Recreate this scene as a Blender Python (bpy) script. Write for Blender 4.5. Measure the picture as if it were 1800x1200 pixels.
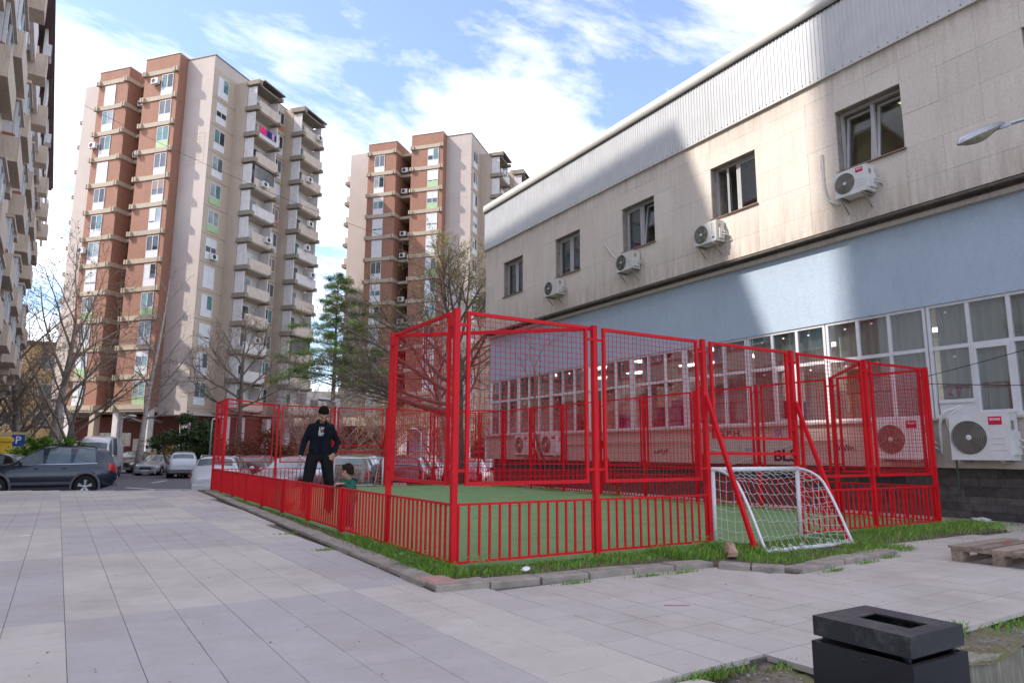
import bpy, bmesh, math, random
from mathutils import Vector, Matrix
R = math.radians
rnd = random.Random(7)
scene = bpy.context.scene
for o in list(bpy.data.objects):
    bpy.data.objects.remove(o, do_unlink=True)
col = scene.collection

# ------------------------------------------------------------------ camera
YAW, PITCH, ROLL = 0.5463, 0.1622, 0.005
cam_d = bpy.data.cameras.new('camera')
cam_d.sensor_width = 36.0
cam_d.lens = 23.945
cam_d.clip_end = 3000
cam = bpy.data.objects.new('camera', cam_d)
col.objects.link(cam)
_r = Vector((math.cos(YAW), -math.sin(YAW), 0))
_h = Vector((math.sin(YAW), math.cos(YAW), 0))
_f = _h * math.cos(PITCH) + Vector((0, 0, math.sin(PITCH)))
_u = Vector((0, 0, math.cos(PITCH))) - _h * math.sin(PITCH)
_r2 = _r * math.cos(ROLL) + _u * math.sin(ROLL)
_u2 = _u * math.cos(ROLL) - _r * math.sin(ROLL)
cam.matrix_world = Matrix(((_r2.x, _u2.x, -_f.x, -2.715), (_r2.y, _u2.y, -_f.y, -5.427),
                           (_r2.z, _u2.z, -_f.z, 1.0), (0, 0, 0, 1)))
scene.camera = cam

# ------------------------------------------------------------------ light
SUN_EL = R(45)
SH = Vector((-0.94, 0.342, 0)).normalized()
SUN = SH * math.cos(SUN_EL) + Vector((0, 0, math.sin(SUN_EL)))
sun_d = bpy.data.lights.new('sun', 'SUN')
sun_d.energy = 2.0
sun_d.angle = R(0.9)
sun_d.color = (1.0, 0.93, 0.84)
sun = bpy.data.objects.new('sun', sun_d)
col.objects.link(sun)
sun.rotation_euler = SUN.to_track_quat('Z', 'Y').to_euler()
sun.location = (-60, 25, 70)

world = bpy.data.worlds.new('World')
scene.world = world
world.use_nodes = True
wn, wl = world.node_tree.nodes, world.node_tree.links
wn.clear()
sky = wn.new('ShaderNodeTexSky')
sky.sky_type = 'NISHITA'
sky.sun_disc = False
sky.sun_elevation = SUN_EL
sky.sun_rotation = math.atan2(SH.x, SH.y)
sky.altitude = 250
sky.air_density = 1.0
sky.dust_density = 1.0
sky.ozone_density = 1.8
tc = wn.new('ShaderNodeTexCoord')
sx = wn.new('ShaderNodeSeparateXYZ')
wl.new(tc.outputs['Generated'], sx.inputs[0])
def wmath(op, a, b):
    n = wn.new('ShaderNodeMath'); n.operation = op
    for i, v in enumerate((a, b)):
        if isinstance(v, (int, float)): n.inputs[i].default_value = v
        else: wl.new(v, n.inputs[i])
    return n.outputs[0]
zz = wmath('ADD', wmath('MAXIMUM', sx.outputs[2], 0.0), 0.14)
cx = wn.new('ShaderNodeCombineXYZ')
wl.new(wmath('DIVIDE', sx.outputs[0], zz), cx.inputs[0])
wl.new(wmath('DIVIDE', sx.outputs[1], zz), cx.inputs[1])
def wnoise(scale, detail, rough, off, dist=0.0):
    mp = wn.new('ShaderNodeMapping')
    mp.inputs['Location'].default_value = off
    mp.inputs['Rotation'].default_value = (0, 0, R(35))
    mp.inputs['Scale'].default_value = (0.75, 1.25, 1)
    wl.new(cx.outputs[0], mp.inputs[0])
    n = wn.new('ShaderNodeTexNoise')
    n.inputs['Scale'].default_value = scale
    n.inputs['Detail'].default_value = detail
    n.inputs['Roughness'].default_value = rough
    n.inputs['Distortion'].default_value = dist
    wl.new(mp.outputs[0], n.inputs['Vector'])
    return n.outputs['Fac']
c1 = wnoise(1.35, 9, 0.62, (2.2, 7.0, 5.0), 0.35)
c2 = wnoise(4.2, 6, 0.6, (1.3, 7.9, 2.0), 0.2)
csum = wmath('ADD', wmath('MULTIPLY', c1, 0.8), wmath('MULTIPLY', c2, 0.2))
ramp = wn.new('ShaderNodeValToRGB')
ramp.color_ramp.elements[0].position = 0.435
ramp.color_ramp.elements[0].color = (0.03, 0.03, 0.03, 1)
ramp.color_ramp.elements[1].position = 0.78
ramp.color_ramp.elements[1].color = (0.95, 0.95, 0.95, 1)
wl.new(csum, ramp.inputs[0])
mixc = wn.new('ShaderNodeMix'); mixc.data_type = 'RGBA'
wl.new(ramp.outputs[0], mixc.inputs['Factor'])
skm = wn.new('ShaderNodeMix'); skm.data_type = 'RGBA'; skm.blend_type = 'MULTIPLY'
skm.inputs['Factor'].default_value = 1.0
skm.inputs['B'].default_value = (0.66, 0.69, 0.75, 1)
wl.new(sky.outputs[0], skm.inputs['A'])
wl.new(skm.outputs['Result'], mixc.inputs['A'])
mixc.inputs['B'].default_value = (8.8, 8.0, 7.45, 1)
bg = wn.new('ShaderNodeBackground')
bg.inputs['Strength'].default_value = 0.15
wo = wn.new('ShaderNodeOutputWorld')
wl.new(mixc.outputs['Result'], bg.inputs['Color'])
wl.new(bg.outputs[0], wo.inputs[0])

vs = scene.view_settings
vs.view_transform = 'Standard'
vs.look = 'None'
vs.gamma = 1.0
vs.exposure = 1.6
vs.use_curve_mapping = False
scene.render.resolution_x = 1024
scene.render.resolution_y = 682

# ------------------------------------------------------------------ helpers
def worg(o):
    v = Vector((0, 0, 0))
    while o:
        v += o.location
        o = o.parent
    return v
def tag(o, label, cat, group=None, kind=None):
    if label: o['label'] = label
    if cat: o['category'] = cat
    if group: o['group'] = group
    if kind: o['kind'] = kind
    return o
def empty(name, loc, rz=0.0, label=None, cat=None, group=None):
    o = bpy.data.objects.new(name, None)
    o.empty_display_size = 0.2
    o.location = loc
    o.rotation_euler = (0, 0, rz)
    col.objects.link(o)
    return tag(o, label, cat, group)
def link(name, me, parent=None, loc=(0, 0, 0), rot=None):
    o = bpy.data.objects.new(name, me)
    col.objects.link(o)
    o.parent = parent
    o.location = loc
    if rot: o.rotation_euler = rot
    return o
def copy_tree(o, parent=None):
    c = o.copy()
    col.objects.link(c)
    c.parent = parent
    for ch in list(o.children):
        copy_tree(ch, c)
    return c

class MB:
    """collects shapes; build() links them as one mesh object"""
    def __init__(s):
        s.v, s.f, s.m, s.sm = [], [], [], []
        s.cur = 0
        s.smooth = False
    def add(s, vs, fs):
        b = len(s.v)
        s.v += [tuple(p) for p in vs]
        for f in fs:
            s.f.append(tuple(i + b for i in f)); s.m.append(s.cur); s.sm.append(s.smooth)
        return s
    def box(s, x0, x1, y0, y1, z0, z1):
        if x1 < x0: x0, x1 = x1, x0
        if y1 < y0: y0, y1 = y1, y0
        if z1 < z0: z0, z1 = z1, z0
        return s.add([(x0,y0,z0),(x1,y0,z0),(x1,y1,z0),(x0,y1,z0),(x0,y0,z1),(x1,y0,z1),(x1,y1,z1),(x0,y1,z1)],
                     [(0,3,2,1),(4,5,6,7),(0,1,5,4),(1,2,6,5),(2,3,7,6),(3,0,4,7)])
    def bevbox(s, x0, x1, y0, y1, z0, z1, b=0.01):
        """box with chamfered upright and top edges"""
        out = []
        for z, i in ((z0, 0), (z1 - b, 0), (z1, b)):
            out += [(x0+i+b,y0+i,z),(x1-i-b,y0+i,z),(x1-i,y0+i+b,z),(x1-i,y1-i-b,z),(x1-i-b,y1-i,z),(x0+i+b,y1-i,z),(x0+i,y1-i-b,z),(x0+i,y0+i+b,z)]
        fs = [tuple(range(7, -1, -1)), tuple(range(16, 24))]
        for l in (0, 8):
            for k in range(8):
                fs.append((l+k, l+(k+1) % 8, l+8+(k+1) % 8, l+8+k))
        return s.add(out, fs)
    def bar(s, p, q, w, h=None, up=(0, 0, 1)):
        """square bar from p to q"""
        p, q = Vector(p), Vector(q)
        h = h or w
        d = (q - p).normalized()
        up = Vector(up)
        if abs(d.dot(up)) > 0.98: up = Vector((1, 0, 0))
        a = d.cross(up).normalized() * (w / 2)
        b = a.cross(d).normalized() * (h / 2)
        vs = []
        for c in (p, q):
            vs += [c - a - b, c + a - b, c + a + b, c - a + b]
        return s.add(vs, [(0,1,2,3)[::-1],(4,5,6,7),(0,1,5,4),(1,2,6,5),(2,3,7,6),(3,0,4,7)])
    def tube(s, pts, rad, n=6, cap=True):
        pts = [Vector(p) for p in pts]
        if isinstance(rad, (int, float)): rad = [rad] * len(pts)
        vs, fs = [], []
        a = None
        for i, p in enumerate(pts):
            d = (pts[min(i+1, len(pts)-1)] - pts[max(i-1, 0)])
            if d.length < 1e-9: d = Vector((0, 0, 1))
            d.normalize()
            if a is None:
                a = d.orthogonal().normalized()
            else:
                a = (a - d * a.dot(d))
                a = a.normalized() if a.length > 1e-6 else d.orthogonal().normalized()
            b = d.cross(a)
            for k in range(n):
                t = 2 * math.pi * k / n
                vs.append(p + (a * math.cos(t) + b * math.sin(t)) * rad[i])
        for i in range(len(pts) - 1):
            for k in range(n):
                fs.append((i*n+k, i*n+(k+1) % n, (i+1)*n+(k+1) % n, (i+1)*n+k))
        if cap:
            fs.append(tuple(range(n-1, -1, -1)))
            fs.append(tuple((len(pts)-1)*n + k for k in range(n)))
        return s.add(vs, fs)
    def lathe(s, prof, c=(0, 0, 0), n=16, axis='z'):
        vs, fs = [], []
        for (r, h) in prof:
            for k in range(n):
                t = 2 * math.pi * k / n
                p = (r*math.cos(t), r*math.sin(t), h)
                if axis == 'x': p = (p[2], p[0], p[1])
                if axis == 'y': p = (p[1], p[2], p[0])
                vs.append((p[0]+c[0], p[1]+c[1], p[2]+c[2]))
        for i in range(len(prof)-1):
            for k in range(n):
                fs.append((i*n+k, i*n+(k+1) % n, (i+1)*n+(k+1) % n, (i+1)*n+k))
        return s.add(vs, fs)
    def prism(s, poly, z0, z1):
        n = len(poly)
        vs = [(x, y, z0) for x, y in poly] + [(x, y, z1) for x, y in poly]
        fs = [tuple(range(n-1, -1, -1)), tuple(range(n, 2*n))]
        fs += [(k, (k+1) % n, n+(k+1) % n, n+k) for k in range(n)]
        return s.add(vs, fs)
    def quad(s, a, b, c, d):
        return s.add([a, b, c, d], [(0, 1, 2, 3)])
    def ball(s, c, r, nu=10, nv=7, sc=(1, 1, 1)):
        vs, fs = [], []
        for j in range(nv + 1):
            ph = math.pi * j / nv - math.pi / 2
            for k in range(nu):
                t = 2 * math.pi * k / nu
                vs.append((c[0]+r*sc[0]*math.cos(ph)*math.cos(t), c[1]+r*sc[1]*math.cos(ph)*math.sin(t), c[2]+r*sc[2]*math.sin(ph)))
        for j in range(nv):
            for k in range(nu):
                fs.append((j*nu+k, j*nu+(k+1) % nu, (j+1)*nu+(k+1) % nu, (j+1)*nu+k))
        return s.add(vs, fs)
    def mesh(s, name, mats, org=(0, 0, 0)):
        me = bpy.data.meshes.new(name)
        ox, oy, oz = org
        me.from_pydata([(x-ox, y-oy, z-oz) for x, y, z in s.v], [], s.f)
        for m in (mats if isinstance(mats, (list, tuple)) else [mats]):
            me.materials.append(m)
        me.polygons.foreach_set('material_index', s.m)
        me.polygons.foreach_set('use_smooth', s.sm)
        me.update()
        return me
    def build(s, name, mats, parent=None, local=False, recalc=False):
        """local=True: vertices already in the parent's space; else world axes, parent unrotated"""
        org = (0, 0, 0) if (local or parent is None) else worg(parent)
        me = s.mesh(name, mats, org)
        if recalc:
            bm = bmesh.new(); bm.from_mesh(me)
            bmesh.ops.remove_doubles(bm, verts=bm.verts, dist=1e-5)
            bmesh.ops.recalc_face_normals(bm, faces=bm.faces)
            bm.to_mesh(me); bm.free()
        return link(name, me, parent)

def struct(o):
    o['kind'] = 'structure'
    return o
def stuff(o):
    o['kind'] = 'stuff'
    return o

# ------------------------------------------------------------------ materials
def lin(r, g, b):
    f = lambda c: (c/255/12.92) if c/255 <= 0.04045 else ((c/255+0.055)/1.055)**2.4
    return (f(r), f(g), f(b))
class NT:
    def __init__(s, name):
        s.mat = bpy.data.materials.new(name)
        s.mat.use_nodes = True
        s.n, s.l = s.mat.node_tree.nodes, s.mat.node_tree.links
        s.bsdf = s.n['Principled BSDF']
        s.out = s.n['Material Output']
        s.pos = None
    def P(s):
        if s.pos is None:
            s.pos = s.n.new('ShaderNodeNewGeometry').outputs['Position']
        return s.pos
    def noise(s, scale, detail=5, rough=0.55, stretch=None, vec=None, dist=0):
        v = vec or s.P()
        if stretch:
            mp = s.n.new('ShaderNodeMapping')
            mp.inputs['Scale'].default_value = stretch
            s.l.new(v, mp.inputs[0]); v = mp.outputs[0]
        n = s.n.new('ShaderNodeTexNoise')
        n.inputs['Scale'].default_value = scale
        n.inputs['Detail'].default_value = detail
        n.inputs['Roughness'].default_value = rough
        n.inputs['Distortion'].default_value = dist
        s.l.new(v, n.inputs['Vector'])
        return n.outputs['Fac']
    def ramp(s, fac, stops):
        r = s.n.new('ShaderNodeValToRGB')
        e = r.color_ramp.elements
        while len(e) < len(stops): e.new(0.5)
        for el, (p, c) in zip(e, stops):
            el.position = p
            el.color = (c, c, c, 1) if isinstance(c, (int, float)) else (*c, 1)
        s.l.new(fac, r.inputs[0])
        return r.outputs[0]
    def mix(s, fac, a, b, mode='MIX'):
        m = s.n.new('ShaderNodeMix'); m.data_type = 'RGBA'; m.blend_type = mode
        for k, v in (('Factor', fac), ('A', a), ('B', b)):
            if isinstance(v, (int, float)): m.inputs[k].default_value = v if k == 'Factor' else (v, v, v, 1)
            elif isinstance(v, tuple): m.inputs[k].default_value = (*v, 1)
            else: s.l.new(v, m.inputs[k])
        return m.outputs['Result']
    def math(s, op, a, b=0.0):
        m = s.n.new('ShaderNodeMath'); m.operation = op
        for i, v in enumerate((a, b)):
            if isinstance(v, (int, float)): m.inputs[i].default_value = v
            else: s.l.new(v, m.inputs[i])
        return m.outputs[0]
    def color(s, c):
        if isinstance(c, tuple): s.bsdf.inputs['Base Color'].default_value = (*c, 1)
        else: s.l.new(c, s.bsdf.inputs['Base Color'])
    def bump(s, h, strength=0.3, dist=0.01):
        b = s.n.new('ShaderNodeBump')
        b.inputs['Strength'].default_value = strength
        b.inputs['Distance'].default_value = dist
        s.l.new(h, b.inputs['Height'])
        s.l.new(b.outputs[0], s.bsdf.inputs['Normal'])
    def rand(s):
        return s.n.new('ShaderNodeObjectInfo').outputs['Random']
def sc(c, k):
    return tuple(min(1, x * k) for x in c)
def M(name, c, rough=0.75, metal=0.0, var=0.12, scale=6, spec=0.4, bump=0.0, bscale=60, grime=0.0, coat=0.0, randv=0.0, stretch=None, warm=None):
    t = NT(name)
    n = t.noise(scale, 6, 0.6, stretch)
    cc = t.mix(t.ramp(n, [(0.3, 0.0), (0.7, 1.0)]), sc(c, 1-var), sc(c, 1+var))
    if grime:
        g = t.noise(1.1, 7, 0.65, (1.6, 1.6, 0.5))
        cc = t.mix(t.ramp(g, [(0.52, 0.0), (0.78, grime)]), cc, sc(c, 0.38) if warm is None else warm)
    if randv:
        cc = t.mix(1.0, cc, t.ramp(t.rand(), [(0.0, 1-randv), (1.0, 1.0)]), 'MULTIPLY')
    t.color(cc)
    b = t.bsdf.inputs
    b['Roughness'].default_value = rough
    b['Metallic'].default_value = metal
    b['Specular IOR Level'].default_value = spec
    if coat:
        b['Coat Weight'].default_value = coat
        b['Coat Roughness'].default_value = 0.04
    if bump:
        t.bump(t.noise(bscale, 4), bump)
    return t.mat
def glass(name, tint=(0.75, 0.8, 0.8), refl=0.10, rough=0.02):
    t = NT(name)
    t.n.remove(t.bsdf)
    tr = t.n.new('ShaderNodeBsdfTransparent'); tr.inputs[0].default_value = (*tint, 1)
    gl = t.n.new('ShaderNodeBsdfGlossy'); gl.inputs['Roughness'].default_value = rough
    gl.inputs[0].default_value = (0.95, 0.97, 1, 1)
    fr = t.n.new('ShaderNodeFresnel'); fr.inputs[0].default_value = 1.5
    f = t.math('ADD', t.math('MULTIPLY', fr.outputs[0], 0.75), refl)
    mx = t.n.new('ShaderNodeMixShader')
    t.l.new(f, mx.inputs[0]); t.l.new(tr.outputs[0], mx.inputs[1]); t.l.new(gl.outputs[0], mx.inputs[2])
    t.l.new(mx.outputs[0], t.out.inputs[0])
    return t.mat
def emis(name, c, k):
    t = NT(name)
    t.color(c)
    t.bsdf.inputs['Emission Color'].default_value = (*c, 1)
    t.bsdf.inputs['Emission Strength'].default_value = k
    return t.mat
def brickmat(name, c1, c2, mortar, w=0.25, h=0.075, grime=0.25):
    """brick pattern too fine to resolve, for far walls; u runs along the wall in the object's own axes"""
    t = NT(name)
    tcn = t.n.new('ShaderNodeTexCoord')
    sp = t.n.new('ShaderNodeSeparateXYZ'); t.l.new(tcn.outputs['Object'], sp.inputs[0])
    cb = t.n.new('ShaderNodeCombineXYZ')
    t.l.new(t.math('ADD', sp.outputs[0], sp.outputs[1]), cb.inputs[0]); t.l.new(sp.outputs[2], cb.inputs[1])
    b = t.n.new('ShaderNodeTexBrick')
    b.inputs['Scale'].default_value = 1.0
    b.inputs['Brick Width'].default_value = w
    b.inputs['Row Height'].default_value = h
    b.inputs['Mortar Size'].default_value = 0.008
    b.inputs['Color1'].default_value = (*c1, 1); b.inputs['Color2'].default_value = (*c2, 1); b.inputs['Mortar'].default_value = (*mortar, 1)
    t.l.new(cb.outputs[0], b.inputs['Vector'])
    g = t.noise(0.7, 7, 0.65, (1.3, 1.3, 0.45))
    t.color(t.mix(t.ramp(g, [(0.45, 0.0), (0.75, grime)]), b.outputs['Color'], sc(c1, 0.45)))
    t.bsdf.inputs['Roughness'].default_value = 0.85
    return t.mat
# ------------------------------------------------------------------ setting: ground, road, pavement
def smooth(t):
    t = max(0, min(1, t)); return t*t*(3-2*t)
def road_z(x, y):
    d = (x+2.7)*0.52 + (y+5.4)*0.855
    return -0.56 - 0.13*smooth((d-21)/12)
m_asphalt = M('asphalt', (0.115, 0.108, 0.12), 0.9, var=0.2, scale=3, bump=0.35, bscale=90, grime=0.4)
m_ground = M('ground', (0.13, 0.115, 0.09), 0.95, var=0.25, scale=0.5, grime=0.4)
m_joint = M('joint_sand', (0.13, 0.11, 0.095), 0.95, var=0.3, scale=14)
m_white = M('road_paint', (0.62, 0.62, 0.62), 0.7, var=0.25, scale=20)
m_concrete = M('kerb_concrete', (0.30, 0.262, 0.225), 0.9, var=0.28, scale=7, bump=0.4, bscale=70, grime=0.45)
m_soil = M('soil', (0.105, 0.078, 0.052), 0.95, var=0.45, scale=18, bump=0.8, bscale=45)

mb = MB()
mb.quad((-900, -900, -0.80), (900, -900, -0.80), (900, 900, -0.80), (-900, 900, -0.80))
struct(mb.build('ground', m_ground))
mb = MB()
NX, NY = 34, 40
gx = [-14 + 64*i/NX for i in range(NX+1)]
gy = [13.5 + 66*j/NY for j in range(NY+1)]
mb.smooth = True
mb.add([(x, y, road_z(x, y)) for y in gy for x in gx],
       [(j*(NX+1)+i, j*(NX+1)+i+1, (j+1)*(NX+1)+i+1, (j+1)*(NX+1)+i) for j in range(NY) for i in range(NX)])
road = struct(mb.build('road', m_asphalt))
# painted markings lie on the road
def marking(pts, w=0.12):
    b = MB()
    n = 10
    (x0, y0), (x1, y1) = pts
    d = Vector((x1-x0, y1-y0, 0)); L = d.length; d.normalize(); s = Vector((-d.y, d.x, 0))*(w/2)
    P = [Vector((x0, y0, 0)) + d*(L*i/n) for i in range(n+1)]
    vs = []
    for p in P:
        for q in (p-s, p+s): vs.append((q.x, q.y, road_z(q.x, q.y)+0.006))
    b.add(vs, [(2*i, 2*i+1, 2*i+3, 2*i+2)[::-1] for i in range(n)])
    return b.build('road_marking', m_white, road)
marking(((-2.6, 19.9), (-1.3, 24.6)), 0.14)
marking(((-0.3, 29.5), (1.9, 28.6)), 0.3)
marking(((-0.2, 29.6), (-1.2, 31.8)), 0.25)
marking(((1.2, 40.0), (0.2, 36.6)), 0.15)

PLAZA = [(-16, 20.7), (-0.5, 14.62), (0.7, 14.42), (10.6, 14.42), (10.6, -3.0), (2.0, -3.12), (0.9, -3.18), (0.1, -3.08), (-0.5, -2.98), (-0.78, -3.4), (-0.8, -9), (-16, -9)]
mb = MB()
PB = [(x, y+0.13) if -3.3 < y < -2.9 else (x, y) for x, y in PLAZA]
mb.prism(PB[::-1], -0.79, -0.014)
pavement = struct(mb.build('pavement', m_joint))

def inpoly(x, y, poly):
    c = False
    n = len(poly)
    for i in range(n):
        x0, y0 = poly[i]; x1, y1 = poly[(i+1) % n]
        if (y0 > y) != (y1 > y) and x < (x1-x0)*(y-y0)/(y1-y0)+x0: c = not c
    return c
COURT = [(-0.27, 14.35), (-0.50, -0.70), (2.15, -0.94), (2.48, -1.55), (4.40, -1.27), (4.75, -0.80), (7.95, -0.80), (8.15, 14.35)]
def tilemat(name, c):
    t = NT(name)
    n1 = t.noise(1.7, 7, 0.65)
    n2 = t.noise(160, 2, 0.5)
    cc = t.mix(t.ramp(n1, [(0.32, 0.0), (0.7, 1.0)]), sc(c, 0.90), sc(c, 1.07))
    cc = t.mix(t.ramp(n2, [(0.35, 0.0), (0.7, 0.5)]), cc, sc(c, 0.72))
    st = t.noise(0.9, 8, 0.7)
    cc = t.mix(t.ramp(st, [(0.47, 0.0), (0.70, 0.62)]), cc, (0.31, 0.262, 0.215))
    cc = t.mix(t.ramp(t.noise(7, 6, 0.7), [(0.58, 0.0), (0.72, 0.35)]), cc, (0.27, 0.235, 0.20))
    sp_ = t.noise(38, 3, 0.6)
    cc = t.mix(t.ramp(sp_, [(0.70, 0.0), (0.75, 0.55)]), cc, (0.14, 0.12, 0.105))
    cc = t.mix(1.0, cc, t.ramp(t.rand(), [(0, 0.955), (1, 1.02)]), 'MULTIPLY')
    t.color(cc)
    t.bsdf.inputs['Roughness'].default_value = 0.72
    t.bump(n2, 0.15, 0.004)
    return t.mat
m_tile = [tilemat('tile_purple_grey', (0.462, 0.42, 0.408)), tilemat('tile_warm_grey', (0.55, 0.497, 0.445)), tilemat('tile_mid_grey', (0.50, 0.452, 0.415))]
TP = 0.2965
ta = R(2.0)
ex, ey = Vector((math.cos(ta), math.sin(ta), 0)), Vector((-math.sin(ta), math.cos(ta), 0))
hx = TP/2 - 0.0020
def tilegeo(b, c, zoff=0.0, tx=0.0, ty=0.0, hxx=hx):
    vs = []
    for z, i in ((-0.03, 0.0), (-0.0012, 0.0), (0.0, 0.0015)):
        for sx_, sy_ in ((-1, -1), (1, -1), (1, 1), (-1, 1)):
            p = ex*(sx_*(hxx-i)) + ey*(sy_*(hxx-i))
            vs.append((c[0]+p.x, c[1]+p.y, c[2]+z+zoff+sx_*tx+sy_*ty))
    fs = [(8, 9, 10, 11)]
    for l in (0, 4):
        fs += [(l+k, l+(k+1) % 4, l+4+(k+1) % 4, l+4+k) for k in range(4)]
    return b.add(vs, fs)
tiles = []
cpos = Vector((-2.715, -5.427, 0)); hv = Vector((_h.x, _h.y, 0)); rv = Vector((_r.x, _r.y, 0))
for i in range(-45, 46):
    for j in range(-20, 66):
        u = -2.775 + (i+0.5)*TP; v = -0.30 + (j+0.5)*TP
        p = ex*u + ey*v
        if not inpoly(p.x, p.y, PLAZA) or inpoly(p.x, p.y, COURT) or p.x > 9.33: continue
        e1 = p - ex*hx*0.9 - ey*hx*0.9; e2 = p + ex*hx*0.9 - ey*hx*0.9
        if not (inpoly(e1.x, e1.y, PLAZA) and inpoly(e2.x, e2.y, PLAZA)) and rnd.random() < 0.07: continue
        q = p - cpos; d = q.dot(hv); l = q.dot(rv)
        if d < -1.5 or abs(l) > d*0.95 + 2.2: continue
        if u > -0.41: k = 2
        else:
            cb = math.floor((u+2.775)/(6*TP)); rb = math.floor((v+0.30)/(10*TP))
            k = 0 if (rb+cb) % 2 == 1 else 1
        inview = d > 1.2 and abs(l) < d*0.77 + 0.1 and d*0.62 > 0.9
        tiles.append((d if inview else d+50, k, p))
tiles.sort(key=lambda t: t[0])
tmesh = []
for k in range(3):
    b = MB(); tilegeo(b, (0, 0, 0), hxx=TP/2-(0.0013, 0.0013, 0.0034)[k]); tmesh.append(b.mesh('paving_slab', m_tile[k]))
for d, k, p in tiles[:298]:
    o = link('paving_slab', tmesh[k], pavement, (p.x, p.y, rnd.uniform(-0.0008, 0.0008)))
    o.rotation_euler = (rnd.gauss(0, 0.002), rnd.gauss(0, 0.002), rnd.gauss(0, 0.0015))
b = MB()
for d, k, p in tiles[298:]:
    b.cur = k
    tilegeo(b, p, rnd.uniform(-0.0012, 0.0012), rnd.gauss(0, 0.0003), rnd.gauss(0, 0.0003), hxx=TP/2-(0.0013, 0.0013, 0.0034)[k])
stuff(b.build('paving_slabs', m_tile, pavement))

# bare earth and retaining wall at the near right
mb = MB()
NX, NY = 60, 12
vs = []
for j in range(NY+1):
    for i in range(NX+1):
        x = -0.85 + 5.6*i/NX; y = -3.46 + 0.62*j/NY
        z = -0.055 + 0.022*math.sin(x*7+1.3*math.sin(y*9)) + rnd.uniform(-0.009, 0.009) - (0.02 if j == 0 else 0)
        vs.append((x, y, z))
mb.smooth = True
mb.add(vs, [(j*(NX+1)+i, j*(NX+1)+i+1, (j+1)*(NX+1)+i+1, (j+1)*(NX+1)+i) for j in range(NY) for i in range(NX)])
t = NT('mossy_earth')
n1 = t.noise(2.4, 7, 0.65); n2 = t.noise(30, 5, 0.6)
cc = t.mix(t.ramp(n2, [(0.3, 0.0), (0.7, 1.0)]), (0.09, 0.065, 0.045), (0.24, 0.20, 0.16))
cc = t.mix(t.ramp(n1, [(0.48, 0.0), (0.62, 0.85)]), cc, (0.125, 0.12, 0.025))
cc = t.mix(t.ramp(t.noise(70, 3), [(0.62, 0.0), (0.70, 0.8)]), cc, (0.36, 0.34, 0.30))
t.color(cc); t.bsdf.inputs['Roughness'].default_value = 0.95
t.bump(n2, 0.9, 0.02)
m_moss = t.mat
struct(mb.build('earth_verge', m_moss))
t = NT('stained_concrete')
s1 = t.noise(6.0, 6, 0.6, (5.0, 5.0, 0.35)); s2 = t.noise(3, 7, 0.6)
cc = t.mix(t.ramp(s2, [(0.3, 0.0), (0.7, 1.0)]), (0.12, 0.105, 0.075), (0.26, 0.235, 0.18))
cc = t.mix(t.ramp(s1, [(0.55, 0.0), (0.70, 0.8)]), cc, (0.42, 0.42, 0.38))
t.color(cc); t.bsdf.inputs['Roughness'].default_value = 0.9; t.bump(s2, 0.5, 0.02)
m_stained = t.mat
mb = MB()
edge = [(-0.86 + 5.7*i/40, -3.44 + rnd.uniform(-0.012, 0.012)) for i in range(41)]
poly = edge + [(4.84, -3.1), (-0.86, -3.1)]
mb.prism(poly, -0.79, -0.07)
wall = mb.build('retaining_wall', m_stained)
tag(wall, 'low stained concrete retaining wall with mossy top beside the black litter bin', 'wall')
mb = MB()
mb.quad((-0.79, -12, -0.66), (30, -12, -0.66), (30, -3.43, -0.66), (-0.79, -3.43, -0.66))
struct(mb.build('lower_path', m_asphalt))
mb = MB()
mb.box(10.6, 30, -3.43, -3.0, -0.79, -0.02)
struct(mb.build('pavement_edge', m_concrete))
# stones on the bare earth
m_stone = M('stone', (0.30, 0.28, 0.25), 0.9, var=0.3, scale=30)
mb = MB()
for k in range(170):
    x = rnd.uniform(-0.8, 2.6); y = rnd.uniform(-3.4, -2.98); r = rnd.uniform(0.004, 0.014)
    mb.ball((x, y, -0.045), r, 5, 3, (1, rnd.uniform(0.6, 1), 0.6))
stuff(tag(mb.build('pebbles', m_stone), 'small pale pebbles on the bare earth in front of paving', 'pebbles'))
# broken slab pieces at the paving's edge
def slab_piece(poly, z, tilt, label):
    b = MB(); c = (sum(p[0] for p in poly)/len(poly), sum(p[1] for p in poly)/len(poly))
    b.prism([(x-c[0], y-c[1]) for x, y in poly], -0.03, 0)
    o = b.build('broken_slab', m_tile[1]); o.location = (c[0], c[1], z); o.rotation_euler = tilt
    return tag(o, label, 'paving slab', 'broken pieces of paving')
slab_piece([(-0.72, -3.03), (-0.48, -2.99), (-0.42, -3.10), (-0.55, -3.20), (-0.70, -3.17)], -0.012, (0.05, -0.04, 0), 'broken pale slab corner lying in the dirt at paving edge')
slab_piece([(-0.40, -3.02), (-0.22, -3.00), (-0.20, -3.10), (-0.33, -3.13)], -0.02, (-0.03, 0.06, 0), 'smaller broken slab piece beside the grass tuft near the bin')

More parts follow.
